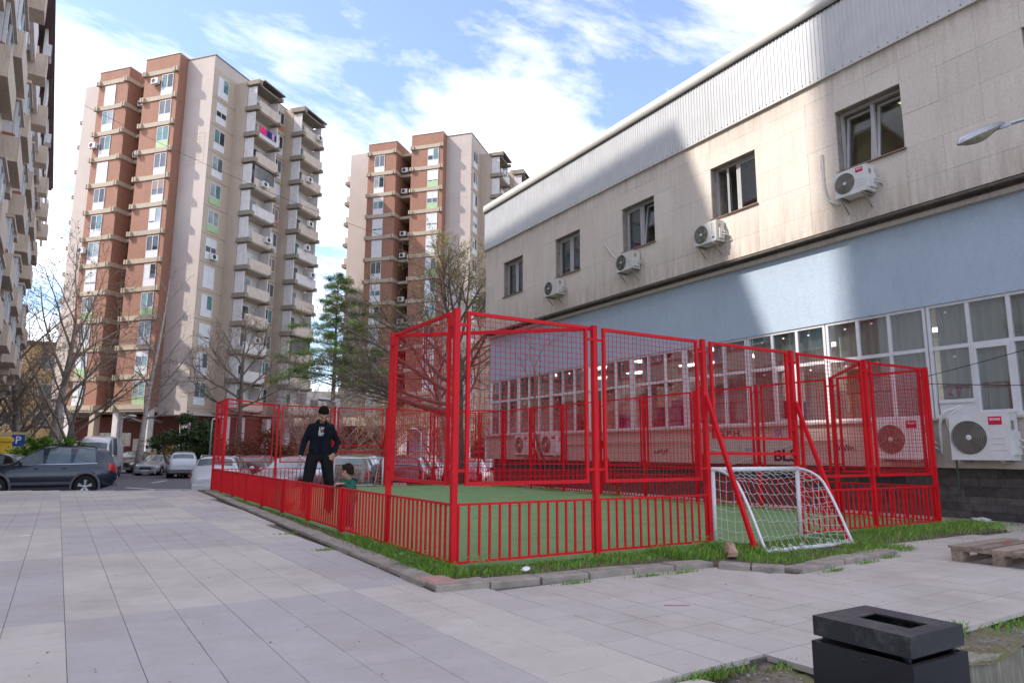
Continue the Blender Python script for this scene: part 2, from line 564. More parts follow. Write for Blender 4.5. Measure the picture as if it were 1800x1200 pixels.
# ------------------------------------------------------------------ the court's base
mb = MB()
mb.prism([(x, y) for x, y in COURT], -0.05, 0.012)
struct(mb.build('planting_strip', m_soil))
t = NT('artificial_turf')
n1 = t.noise(0.8, 6, 0.6); n2 = t.noise(240, 3, 0.7, (1, 0.35, 1)); n3 = t.noise(3.0, 5, 0.6, (1.0, 0.25, 1.0))
cc = t.mix(t.ramp(n2, [(0.3, 0.0), (0.7, 1.0)]), (0.11, 0.20, 0.085), (0.245, 0.40, 0.18))
cc = t.mix(t.ramp(n1, [(0.38, 0.0), (0.66, 0.75)]), cc, (0.21, 0.31, 0.135))
cc = t.mix(t.ramp(n3, [(0.46, 0.0), (0.68, 0.6)]), cc, (0.27, 0.33, 0.16))
cc = t.mix(t.ramp(t.noise(1.6, 7, 0.7, (0.5, 1.4, 1)), [(0.52, 0.0), (0.70, 0.5)]), cc, (0.10, 0.155, 0.075))
t.color(cc); t.bsdf.inputs['Roughness'].default_value = 0.85; t.bsdf.inputs['Specular IOR Level'].default_value = 0.15
t.bump(n2, 0.7, 0.012)
m_turf = t.mat
mb = MB()
NX, NY = 26, 46
mb.smooth = True
mb.add([(-0.05+7.92*i/NX, -0.10+14.1*j/NY, 0.026 + 0.004*math.sin(i*1.7+j*0.9)) for j in range(NY+1) for i in range(NX+1)],
       [(j*(NX+1)+i, j*(NX+1)+i+1, (j+1)*(NX+1)+i+1, (j+1)*(NX+1)+i) for j in range(NY) for i in range(NX)])
struct(mb.build('turf', m_turf))

# crumbs, petals and dry leaves lying on the turf
mb = MB(); r_ = random.Random(31)
for k in range(420):
    x = r_.uniform(0.1, 7.6); y = r_.uniform(0.1, 13.7) if k < 220 else r_.uniform(0.05, 4.5)
    if k > 330: x = 7.55-abs(r_.gauss(0, 0.35)); y = r_.uniform(0.3, 13.5)
    s_ = r_.uniform(0.008, 0.022); a = r_.uniform(0, 6.28)
    mb.cur = 0 if r_.random() < 0.35 else 1
    mb.add([(x, y, 0.036), (x+s_*math.cos(a), y+s_*math.sin(a), 0.04+r_.uniform(0, 0.01)), (x+s_*math.cos(a+1.2), y+s_*math.sin(a+1.2), 0.038)], [(0, 1, 2)])
stuff(tag(mb.build('turf_debris', [M('petal_white', (0.6, 0.58, 0.52), 0.8, var=0.1), M('dead_leaf', (0.20, 0.13, 0.06), 0.9, var=0.3)]), 'white petals and dry leaf bits scattered on the turf', 'debris'))
# kerb stones round the planting strip
kerb = empty('court_kerb', (-0.4, -0.7, 0), 0, 'weathered concrete kerb round the fenced football court', 'kerb')
def kerb_run(p, q, L=0.48, w=0.19, skip=()):
    p, q = Vector((*p, 0)), Vector((*q, 0))
    d = q-p; n = max(1, round(d.length/L)); d.normalize(); s = Vector((-d.y, d.x, 0))
    l = (q-p).length/n
    for k in range(n):
        b = MB(); b.bevbox(-l/2+0.006, l/2-0.006, -w/2, w/2, -0.06, 0.0, 0.006)
        c = p + d*(l*(k+0.5)) + s*rnd.uniform(-0.008, 0.008)
        o = b.build('kerb_stone', m_concrete if not (k == n-1 and l < 0.47) else m_concrete, kerb, local=True)
        o.location = (c.x+0.4, c.y+0.7, 0.043+rnd.uniform(-0.008, 0.006))
        o.rotation_euler = (rnd.gauss(0, 0.012), rnd.gauss(0, 0.008), math.atan2(d.y, d.x)+rnd.gauss(0, 0.008))
kerb_run((-0.16, 13.3), (-0.40, -0.52))
kerb_run((-0.49, -0.63), (2.15, -0.85), 0.44)
kerb_run((2.16, -0.98), (2.50, -1.42), 0.3)
kerb_run((2.52, -1.47), (4.45, -1.20), 0.42)
m_redstone = M('pink_stone', (0.42, 0.24, 0.21), 0.9, var=0.15)
b = MB(); b.bevbox(-0.17, 0.17, -0.11, 0.11, -0.05, 0.0, 0.012)
o = b.build('pink_stone', m_redstone, kerb, local=True); o.location = (0.04, 0.20, 0.050); o.rotation_euler = (0.02, 0.01, R(88))

# ------------------------------------------------------------------ grass
m_blade = []
for nm, c in (('grass_fresh', (0.17, 0.32, 0.03)), ('grass_deep', (0.10, 0.23, 0.026)), ('grass_dry', (0.24, 0.20, 0.07))):
    t = NT(nm); t.color(t.mix(t.noise(9, 4), sc(c, 0.6), sc(c, 1.5)))
    t.bsdf.inputs['Roughness'].default_value = 0.6; t.bsdf.inputs['Subsurface Weight'].default_value = 0.0
    m_blade.append(t.mat)
gb = MB()
def blades(n, fn, h0, h1, z=0.01, dry=0.13, lean=0.5):
    for _ in range(n):
        r = fn()
        if r is None: continue
        x, y = r
        h = rnd.uniform(h0, h1)*rnd.uniform(0.55, 0.9); a = rnd.uniform(0, 6.28); w = rnd.uniform(0.0018, 0.0042)
        dx, dy = math.cos(a), math.sin(a); b_ = rnd.uniform(0.2, lean+0.35)*h
        gb.cur = 2 if rnd.random() < dry else (0 if rnd.random() < 0.6 else 1)
        px_, py_ = -dy*w, dx*w
        gb.add([(x-px_, y-py_, z), (x+px_, y+py_, z), (x+px_*0.7+dx*b_*0.4, y+py_*0.7+dy*b_*0.4, z+h*0.6), (x+dx*b_, y+dy*b_, z+h)], [(0, 1, 2), (0, 2, 3)])
U = rnd.uniform
def clumpy(fx, fy, k=5.0, th=0.0):
    def g():
        x, y = fx(), fy()
        if math.sin(x*k+1.1)*math.cos(y*k*1.3+0.4)+0.6*math.sin(x*k*2.3+y*3.1) < th-0.5+U(-0.5, 0.5): return None
        return x, y
    return g
blades(2600, clumpy(lambda: -0.03-abs(rnd.gauss(0, 0.12)), lambda: U(2.2, 13.6), 3, 0.0), 0.03, 0.075)
blades(8200, clumpy(lambda: -0.02-abs(rnd.gauss(0, 0.12)), lambda: U(-0.35, 2.3), 4, -0.5), 0.03, 0.115)
blades(8200, clumpy(lambda: U(-0.15, 3.1), lambda: -0.08-abs(rnd.gauss(0, 0.2)), 4, 0.0), 0.02, 0.085)
blades(2600, clumpy(lambda: U(2.1, 3.2), lambda: U(-0.72, -0.12), 4, -0.4), 0.06, 0.14)
blades(9500, clumpy(lambda: U(2.6, 4.9), lambda: U(-1.28, -0.2), 3.4, 0.15), 0.02, 0.085)
blades(10500, clumpy(lambda: U(4.6, 8.4), lambda: -0.06-abs(rnd.gauss(0, 0.30)), 3, -0.1), 0.03, 0.11)
blades(700, clumpy(lambda: U(8.0, 8.75), lambda: U(-0.7, 0.3), 3, 0.0), 0.03, 0.08)
blades(4200, clumpy(lambda: 7.75+abs(rnd.gauss(0, 0.16))*rnd.choice((-1, 1)), lambda: U(0.2, 13.8), 2.2, 0.25), 0.05, 0.14, dry=0.2)
blades(1800, clumpy(lambda: U(0, 7.8), lambda: 13.85+rnd.gauss(0, 0.13), 2, 0.0), 0.04, 0.1, dry=0.15)
blades(420, lambda: (-0.12+rnd.gauss(0, 0.13), -2.99+rnd.gauss(0, 0.025)), 0.02, 0.065, -0.04)
blades(160, lambda: (0.33+rnd.gauss(0, 0.07), -3.09+rnd.gauss(0, 0.02)), 0.03, 0.08, -0.05)
blades(260, lambda: (1.75+rnd.gauss(0, 0.05), -3.15+rnd.gauss(0, 0.03)), 0.05, 0.11, -0.05)
blades(300, lambda: (2.3+rnd.gauss(0, 0.2), -3.22+rnd.gauss(0, 0.05)), 0.02, 0.06, -0.05)
for cx_, cy_ in ((0.6, -0.95), (1.3, -1.0), (2.9, -1.62), (3.6, -1.5), (4.1, -1.42), (-0.55, 1.8), (-0.5, 3.4), (1.7, -1.02)):
    blades(110, (lambda cx_=cx_, cy_=cy_: (cx_+rnd.gauss(0, 0.09), cy_+rnd.gauss(0, 0.012))), 0.02, 0.05, 0.0)
stuff(tag(gb.build('grass', m_blade), 'green grass tufts growing along the court kerb and fence', 'grass'))
# broad-leaved weeds
m_weed = M('weed_leaf', (0.11, 0.24, 0.04), 0.55, var=0.4, scale=25)
def weed(x, y, n, s, label, z=0.015):
    b = MB()
    for k in range(n):
        a = U(0, 6.28); r = U(0.1, 1)*s; h = U(0.3, 1.0)*s*0.9; l = U(0.25, 0.5)*s*0.6
        p = Vector((math.cos(a)*r, math.sin(a)*r, h)); d = Vector((math.cos(a), math.sin(a), U(-0.3, 0.5))).normalized()*l
        w = Vector((-math.sin(a), math.cos(a), 0))*l*0.35
        b.add([p, p+d*0.5+w, p+d, p+d*0.5-w], [(0, 1, 2, 3)])
        b.add([(0, 0, 0), (0.004, 0, 0), p], [(0, 1, 2)])
    o = b.build('weed', m_weed); o.location = (x, y, z)
    return tag(o, label, 'weed', 'leafy weeds by the court')
weed(0.12, -0.28, 60, 0.16, 'leafy weed at the foot of the near corner post')
weed(-0.3, 0.25, 60, 0.17, 'leafy weed between kerb and railing left of the near corner post')
weed(2.72, -0.32, 70, 0.2, 'leafy weed at the foot of the left goal post')
weed(8.0, 7.4, 60, 0.3, 'leafy weed behind the far long fence below the window strip')
weed(8.05, 4.2, 50, 0.22, 'leafy weed by the far long fence right of the sapling')

# ------------------------------------------------------------------ red fence
t = NT('red_paint'); n1 = t.noise(2.2, 6, 0.6); n2 = t.noise(45, 5, 0.65)
cc = t.mix(t.ramp(n1, [(0.3, 0.0), (0.7, 1.0)]), (0.56, 0.006, 0.016), (0.72, 0.010, 0.016))
cc = t.mix(t.ramp(n2, [(0.66, 0.0), (0.72, 0.7)]), cc, (0.22, 0.03, 0.015))
t.color(cc); t.bsdf.inputs['Roughness'].default_value = 0.5; t.bsdf.inputs['Specular IOR Level'].default_value = 0.22; t.bump(t.noise(30, 4), 0.12, 0.004)
m_red = t.mat
m_redw = M('red_wire', (0.55, 0.006, 0.02), 0.6, var=0.1, scale=9, spec=0.2)
HT, HL = 2.29, 0.565
LF, LS = 1.562, 1.5444
def wiremesh(w, z0, z1):
    b = MB(); h = 0.0019; n = round(w/0.055); 
    for k in range(1, n):
        x = -w/2 + w*k/n
        b.add([(x-h, -h, z0), (x+h, -h, z0), (x+h, h, z0), (x-h, h, z0), (x-h, -h, z1), (x+h, -h, z1), (x+h, h, z1), (x-h, h, z1)], [(0,1,5,4), (1,2,6,5), (2,3,7,6), (3,0,4,7)])
    n = round((z1-z0)/0.055)
    for k in range(1, n):
        z = z0+(z1-z0)*k/n
        b.add([(-w/2, -3*h, z-h), (w/2, -3*h, z-h), (w/2, -h, z-h), (-w/2, -h, z-h), (-w/2, -3*h, z+h), (w/2, -3*h, z+h), (w/2, -h, z+h), (-w/2, -h, z+h)], [(0,1,5,4), (4,5,6,7), (2,3,7,6), (1,0,3,2)])
    return b.mesh('wire_mesh', m_redw)
def framemesh(w, z0, z1, t=0.032):
    b = MB()
    b.box(-w/2, -w/2+t, -t/2, t/2, z0, z1); b.box(w/2-t, w/2, -t/2, t/2, z0, z1)
    b.box(-w/2+t, w/2-t, -t/2, t/2, z1-t, z1); b.box(-w/2+t, w/2-t, -t/2, t/2, z0, z0+t)
    return b.mesh('panel_frame', m_red)
_wm, _fm = {}, {}
b = MB(); b.box(-0.009, 0.009, -0.009, 0.009, 0.078, HL-0.02); picket_me = b.mesh('picket', m_red)
b = MB(); b.box(-0.026, 0.026, -0.026, 0.026, -0.02, HT); tall_me = b.mesh('post', m_red)
b = MB(); b.box(-0.028, 0.028, -0.028, 0.028, -0.02, HL+0.005); low_me = b.mesh('low_post', m_red)
b = MB(); b.box(-0.038, 0.038, -0.008, 0.008, -0.012, 0.012); bracket_me = b.mesh('bracket', m_red)
def bay(root, x0, x1, kind, out):
    pw = x1-x0
    if kind in ('full', 'low'):
        b = MB(); b.box(x0+0.026, x1-0.026, -0.01, 0.01, 0.058, 0.078)
        rail2 = b
        b = MB(); b.box(x0+0.026, x1-0.026, -0.01, 0.01, HL-0.02, HL)
        rail = b.build('low_railing', m_red, root, local=True)
        rail2.build('bottom_rail', m_red, rail, local=True)
        n = 15
        for k in range(n):
            link('picket', picket_me, rail, (x0+0.05+(pw-0.10)*k/(n-1), 0, 0))
    if kind in ('full', 'goal'):
        z0, z1 = (0.715, 2.272) if kind == 'full' else (1.17, 2.272)
        w = round(pw-0.20, 3)
        key = (w, z0)
        if key not in _wm:
            _wm[key] = wiremesh(w-0.05, z0+0.02, z1-0.02); _fm[key] = framemesh(w, z0, z1)
        fr = link('mesh_panel', _fm[key], root, ((x0+x1)/2, out*0.012, 0))
        stuff(link('wire_mesh', _wm[key], fr))
        for z in (z0+0.13, z1-0.13):
            for sd in (-1, 1):
                link('bracket', bracket_me, fr, (sd*(w/2+0.037), 0, z))
    if kind == 'goal':
        b = MB(); b.box(x0+0.026, x1-0.026, -0.016, 0.016, 0.99, 1.025)
        b.build('cross_rail', m_red, root, local=True)
def post(root, x, tall=True):
    return link('post' if tall else 'low_post', tall_me if tall else low_me, root, (x, 0, 0))
def brace(root, x, out, reach=0.62, top=1.64):
    b = MB(); b.bar((x, out*0.03, top), (x, out*reach, -0.02), 0.04)
    b.build('brace', m_red, root, local=True)
def corner_bar(root, p, q):
    b = MB(); b.bar((*p, 2.262), (*q, 2.262), 0.036, 0.036); b.build('corner_bar', m_red, root, local=True)

W5 = 5*LF; L9 = 9*LS
near_end = empty('court_fence', (0, 0, 0), 0, 'red fence with white goal in its middle bay, nearest end of the court', 'fence', 'four fences of the court')
for k in range(6): post(near_end, k*LF)
for k, kd in enumerate(('full', 'full', 'goal', 'full', 'full')): bay(near_end, k*LF, (k+1)*LF, kd, -1)
brace(near_end, 2*LF, -1); brace(near_end, 3*LF, -1)
corner_bar(near_end, (LF, 0.02), (0.02, LS)); corner_bar(near_end, (4*LF, 0.02), (W5-0.02, LS))
far_end = empty('court_fence', (0, L9, 0), 0, 'red fence at the far end of the court in front of the parked cars', 'fence', 'four fences of the court')
for k in range(6): post(far_end, k*LF)
for k, kd in enumerate(('full', 'full', 'goal', 'full', 'full')): bay(far_end, k*LF, (k+1)*LF, kd, 1)
brace(far_end, 2*LF, 1); brace(far_end, 3*LF, 1)
corner_bar(far_end, (LF, -0.02), (0.02, -LS)); corner_bar(far_end, (4*LF, -0.02), (W5-0.02, -LS))
left_side = empty('court_fence', (0, 0, 0), R(90), 'long red fence with low railing along the paved plaza', 'fence', 'four fences of the court')
for k in range(1, 9): post(left_side, k*LS, k in (1, 8))
for k in range(9): bay(left_side, k*LS, (k+1)*LS, 'full' if k in (0, 8) else 'low', 1)
right_side = empty('court_fence', (W5, 0, 0), R(90), 'long tall red mesh fence along the office building', 'fence', 'four fences of the court')
for k in range(1, 9): post(right_side, k*LS)
for k in range(9): bay(right_side, k*LS, (k+1)*LS, 'full', -1)
for k in (3, 5, 7): brace(right_side, k*LS, -1, 0.55, 1.3)

# ------------------------------------------------------------------ goals
m_goal = M('goal_white', (0.74, 0.74, 0.76), 0.4, var=0.08, scale=14, grime=0.25)
m_net = M('net_cord', (0.72, 0.72, 0.72), 0.8, var=0.1, scale=30)
def goal(loc, rz, label):
    g = empty('football_goal', loc, rz, label, 'goal', 'small goals at the court ends')
    w, h, dp = 1.46, 0.82, 0.66
    xs = (-w/2, w/2)
    for x in xs:
        b = MB(); b.smooth = True; b.tube([(x, 0, 0), (x, 0, h)], 0.024, 10); b.build('goal_post', m_goal, g, local=True)
    b = MB(); b.smooth = True; b.tube([(-w/2-0.024, 0, h), (w/2+0.024, 0, h)], 0.026, 10); b.build('crossbar', m_goal, g, local=True)
    def arc(t):  # side hoop from the crossbar out and down to the back bar
        a = t*math.pi/2
        if t < 0.45:
            s = t/0.45; return (0.0 + 0.30*s, h - 0.0*s - 0.10*s*s)
        s = (t-0.45)/0.55
        return (0.30 + (dp-0.30)*s**0.9, (h-0.10)*(1-s**1.12))
    for x in xs:
        b = MB(); b.smooth = True
        b.tube([(x, -arc(k/14)[0], max(0.02, arc(k/14)[1])) for k in range(15)], 0.016, 8); b.build('side_hoop', m_goal, g, local=True)
        b = MB(); b.smooth = True; b.tube([(x, 0, 0.02), (x, -dp, 0.02)], 0.016, 8); b.build('ground_bar', m_goal, g, local=True)
    b = MB(); b.smooth = True; b.tube([(-w/2, -dp, 0.02), (w/2, -dp, 0.02)], 0.02, 8); b.build('back_bar', m_goal, g, local=True)
    b = MB(); rn = random.Random(3)
    NU, NV = 14, 9
    def S(u, v):
        y, z = arc(v); sag = 0.10*math.sin(math.pi*u)*math.sin(math.pi*min(1, v*1.05))
        return (-w/2 + w*u + 0.012*math.sin(v*17+u*5), -(y-sag*0.7), max(0.015, z-sag*0.55))
    G = {}
    for i in range(NU+1):
        for j in range(NV+1):
            jit = 0.012 if 0 < i < NU and 0 < j < NV else 0
            p = S(i/NU, j/NV); G[i, j] = Vector((p[0]+rn.uniform(-jit, jit), p[1]+rn.uniform(-jit, jit), p[2]+rn.uniform(-jit, jit)))
    for i in range(NU+1):
        for j in range(NV+1):
            if i < NU: 
                m_ = (G[i, j]+G[i+1, j])/2 - Vector((0, 0, 0.014))
                b.tube([G[i, j], m_, G[i+1, j]], 0.0024, 3, False)
            if j < NV: b.tube([G[i, j], G[i, j+1]], 0.0024, 3, False)
    for x in xs:
        for k in range(1, 7):
            y = dp*k/7
            t_ = [tt/40 for tt in range(41) if arc(tt/40)[0] <= y]
            zt = arc(t_[-1])[1]
            b.tube([(x, -y, 0.02), (x+rn.uniform(-.03, .03), -y, zt/2), (x, -y, zt)], 0.0024, 3, False)
        for k in range(1, 8):
            z = h*k/8
            t_ = [tt/40 for tt in range(41) if arc(tt/40)[1] >= z]
            yt = arc(t_[-1])[0]
            b.tube([(x, 0, z), (x+rn.uniform(-.03, .03), -yt/2, z-0.03), (x, -yt, z)], 0.0024, 3, False)
    for k in range(260):   # loose net bunched on the back bar
        x = rn.uniform(-w/2, w/2); p = Vector((x, -dp+rn.gauss(0, .025), abs(rn.gauss(.02, .02))+.01))
        b.tube([p, p+Vector((rn.uniform(-.05, .05), rn.gauss(0, .02), rn.uniform(-.015, .02)))], 0.0024, 3, False)
    stuff(b.build('net', m_net, g, local=True))
    return g
goal((2.5*LF, -0.03, 0.012), 0, 'white goal frame with loose net in the near end fence')
goal((2.5*LF, L9+0.03, 0.012), R(180), 'small white goal at the far end behind the child')
# ------------------------------------------------------------------ office building on the right
def streakmat(name, c, stain, amt=0.5, fine=0.10, zscale=0.25, rough=0.85, bump=0.0, big=0.35):
    t = NT(name)
    s1 = t.noise(3.2, 7, 0.62, (2.6, 2.6, zscale)); s2 = t.noise(0.55, 6, 0.6); s3 = t.noise(22, 4, 0.6)
    cc = t.mix(t.ramp(s3, [(0.3, 0.0), (0.7, 1.0)]), sc(c, 1-fine), sc(c, 1+fine))
    cc = t.mix(t.ramp(s1, [(0.50, 0.0), (0.78, amt)]), cc, stain)
    cc = t.mix(t.ramp(s2, [(0.42, 0.0), (0.72, big)]), cc, sc(c, 0.78))
    cc = t.mix(1.0, cc, t.ramp(t.rand(), [(0, 0.955), (1, 1.03)]), 'MULTIPLY')
    t.color(cc)
    t.bsdf.inputs['Roughness'].default_value = rough
    t.bsdf.inputs['Specular IOR Level'].default_value = 0.25
    if bump: t.bump(s3, bump, 0.01)
    return t.mat
m_cream = streakmat('cream_panel', (0.68, 0.60, 0.53), (0.44, 0.34, 0.26), 0.36)
def edge_dirt(mat, z0, z1, z2, z3, colr, amt):
    """dirt washed down from the roof edge and splashed along the lower rim, broken up by noise"""
    nt = mat.node_tree; t = NT.__new__(NT); t.mat, t.n, t.l = mat, nt.nodes, nt.links; t.bsdf = nt.nodes['Principled BSDF']; t.pos = None
    sep = t.n.new('ShaderNodeSeparateXYZ'); t.l.new(t.P(), sep.inputs[0])
    def mr(a, b):
        m = t.n.new('ShaderNodeMapRange'); m.inputs['From Min'].default_value = a; m.inputs['From Max'].default_value = b; m.clamp = True
        t.l.new(sep.outputs[2], m.inputs['Value']); return m.outputs[0]
    f = t.math('ADD', mr(z1, z0), mr(z2, z3))
    n = t.ramp(t.noise(4.5, 7, 0.65, (2.2, 2.2, 0.22)), [(0.36, 0.0), (0.70, 1.0)])
    src = t.bsdf.inputs['Base Color'].links[0].from_socket
    t.l.new(t.mix(t.math('MULTIPLY', t.math('MULTIPLY', f, n), amt), src, colr), t.bsdf.inputs['Base Color'])
edge_dirt(m_cream, 5.2, 6.2, 7.7, 8.35, (0.27, 0.205, 0.155), 0.62)
m_cream2 = streakmat('sill_concrete', (0.50, 0.44, 0.39), (0.25, 0.18, 0.13), 0.5)
m_blue = streakmat('blue_stucco', (0.40, 0.475, 0.57), (0.31, 0.37, 0.45), 0.45, 0.05, 0.5, 0.9, 0.6)
m_slate = M('slate', (0.115, 0.103, 0.097), 0.8, var=0.35, scale=9, bump=0.5, bscale=40, randv=0.45)
m_clad = M('white_cladding', (0.56, 0.565, 0.57), 0.38, metal=0.25, var=0.05, scale=3, grime=0.2)
m_cap = M('roof_cap', (0.54, 0.52, 0.48), 0.4, metal=0.1, var=0.05, scale=3, grime=0.15)
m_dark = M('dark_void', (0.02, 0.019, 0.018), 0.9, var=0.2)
m_soffit = M('dark_soffit', (0.13, 0.11, 0.095), 0.9, var=0.3, scale=5)  # dark uneven brown for the soffit and the strip below it
m_pvc = M('white_frame', (0.62, 0.62, 0.64), 0.35, var=0.05, scale=8, grime=0.18)
m_pvc2 = M('grey_frame', (0.44, 0.43, 0.43), 0.4, var=0.07, scale=8, grime=0.25)
m_sill = M('rusty_sill', (0.20, 0.115, 0.075), 0.7, var=0.35, scale=12)
m_glass = glass('window_glass', (0.90, 0.92, 0.91), 0.07)
m_glass2 = glass('dark_glass', (0.55, 0.58, 0.58), 0.05)
m_room = M('room_wall', (0.55, 0.53, 0.50), 0.9, var=0.1)
m_curtain = M('curtain', (0.46, 0.49, 0.47), 0.95, var=0.12, scale=3, stretch=(6, 6, 0.3))
m_card = M('cardboard', (0.42, 0.29, 0.17), 0.9, var=0.12, scale=8, randv=0.25)
m_paperlab = M('paper_white', (0.75, 0.75, 0.72), 0.8, var=0.04)
m_sealant = M('grey_joint', (0.30, 0.25, 0.21), 0.95, var=0.3, scale=6)

XW, XU, Y0, Y1 = 9.20, 8.95, -6.0, 15.70
off = empty('office_building', (9.2, 6.0, 0), 0, 'long cream and blue office building with window strip and metal roof edge', 'building')
# solid back walls, set behind the facing so no faces coincide
mb = MB(); mb.box(XW, 9.45, Y0, Y1, 3.50, 5.06); mb.build('blue_wall', m_blue, off)
mb = MB(); mb.box(XU+0.035, 9.6, Y0, Y1-0.05, 5.22, 6.268); mb.box(XU+0.035, 9.6, Y0, Y1-0.05, 7.502, 9.95)
for k in range(-2, 5):
    a = 0.575+1.252+3.13*k; mb.box(XU+0.035, 9.6, max(Y0, a+0.002), min(Y1-0.05, a+3.13-1.252-0.002), 6.27, 7.50)
mb.build('upper_wall', m_sealant, off)
mb = MB(); mb.box(9.6, 24, Y1-0.28, Y1-0.02, 0, 9.95); mb.build('end_wall', m_cream2, off)
mb = MB(); mb.box(9.3, 24, Y0, Y1-0.3, 9.96, 10.02); mb.build('flat_roof', m_concrete, off)
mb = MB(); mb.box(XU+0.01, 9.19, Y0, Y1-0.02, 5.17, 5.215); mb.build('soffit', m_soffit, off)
mb = MB(); mb.box(9.13, 9.19, Y0, Y1-0.02, 5.115, 5.168); mb.build('shadow_strip', m_soffit, off)  # dark colour stands in for shade in the recess below the soffit
mb = MB(); mb.box(9.10, 9.199, Y0, Y1, 5.03, 5.113); mb.build('cornice', m_cream2, off)
mb = MB(); mb.box(9.10, 9.5, Y0, Y1, 0.80, 1.56); mb.build('sill_band', m_cream2, off)
mb = MB(); mb.box(9.04, 9.24, Y0, Y1, 1.562, 1.60); mb.build('ledge', m_cream2, off)
mb = MB(); mb.box(9.385, 9.6, Y0, Y1-0.04, -0.05, 0.80); mb.build('base_wall', m_dark, off)
# slate courses: single stones near the camera, the rest joined
zs = [0.0, 0.125, 0.245, 0.36, 0.51, 0.655, 0.795]
rest = MB()
for r in range(6):
    y = -2.8 + (0.2 if r % 2 else 0)
    while y < Y1-0.3:
        l = U(0.45, 0.95)
        px_ = U(0, 0.012)
        if y < 3.2:
            b = MB(); b.box(9.345-px_, 9.384, y+0.002, y+l-0.002, zs[r]+0.002, zs[r+1]-0.002); b.build('slate', m_slate, off)
        else:
            rest.box(9.345-px_, 9.384, y+0.002, min(Y1-0.05, y+l-0.002), zs[r]+0.002, zs[r+1]-0.002)
        y += l
stuff(rest.build('slates', m_slate, off))
# cream facing panels
rows = [5.222, 5.65, 6.27, 6.888, 7.505, 7.93, 8.31]
PW = 0.626
for c in range(-6, 25):
    ya = 0.575 + c*PW; yb = ya+PW
    if yb > Y1+0.3: continue
    yb = min(yb, Y1)
    for r in range(6):
        if r in (2, 3) and c % 5 in (0, 1): continue
        b = MB(); g = 0.0016
        b.box(XU+U(-0.002, 0.002), XU+0.034, ya+g, yb-g, rows[r]+g, rows[r+1]-g)
        b.build('facing_panel', m_cream, off)
# corrugated cladding sheets
def corr(y0, y1, z0, z1):
    b = MB(); p = 0.0875; n = round((y1-y0)/p); pts = []
    for k in range(n):
        y = y0+k*p
        pts += [(y, 0.0), (y+0.055, 0.0), (y+0.061, -0.014), (y+0.081, -0.014)]
    pts.append((y0+n*p, 0.0))
    vs = [(XU-0.012+dx, y, z) for z in (z0, z1) for y, dx in pts]
    m_ = len(pts)
    b.add(vs, [(k+1, k, m_+k, m_+k+1) for k in range(m_-1)])
    return b
screws = MB()
y = Y1-1.05
while y > Y0:
    sh = corr(y, y+1.05, 8.30, 9.74).build('cladding_sheet', m_clad, off)
    for k in range(6):
        screws.ball((XU-0.015, y+0.05+0.175*k, 8.36), 0.011, 6, 4)
    y -= 1.05
stuff(screws.build('screws', m_dark, off))
mb = MB(); mb.box(XU-0.06, XU+0.03, Y0, Y1+0.02, 8.268, 8.297); mb.build('drip_edge', m_cap, off)
mb = MB(); mb.smooth = True
prof = [(XU-0.03, 9.72), (XU-0.075, 9.74), (XU-0.085, 9.86), (XU-0.06, 10.0), (XU+0.0, 10.03), (XU+0.35, 10.06), (XU+0.36, 9.98)]
ys = [Y0 + (Y1+0.03-Y0)*k/8 for k in range(9)]
mb.add([(x, y, z) for y in ys for x, z in prof], [(j*7+i, j*7+i+1, (j+1)*7+i+1, (j+1)*7+i) for j in range(8) for i in range(6)])
mb.add([(x, Y1+0.03, z) for x, z in prof], [tuple(range(7))])
mb.build('roof_cap', m_cap, off)
mb = MB(); mb.box(XU-0.045, XU-0.031, Y0, Y1, 9.70, 9.722); mb.build('cap_shadow_strip', m_dark, off)  # solid dark strip draws the shadow line below the roof cap

def text_mesh(s, size, mat, extr=0.002, bold=0.0):
    cu = bpy.data.curves.new('t', 'FONT'); cu.body = s; cu.size = size; cu.extrude = extr; cu.align_x = 'CENTER'; cu.align_y = 'CENTER'; cu.offset = bold
    cu.resolution_u = 3
    o = bpy.data.objects.new('t', cu); col.objects.link(o)
    dg = bpy.context.evaluated_depsgraph_get(); me = bpy.data.meshes.new_from_object(o.evaluated_get(dg))
    bpy.data.objects.remove(o, do_unlink=True); bpy.data.curves.remove(cu)
    me.materials.clear(); me.materials.append(mat)
    return me
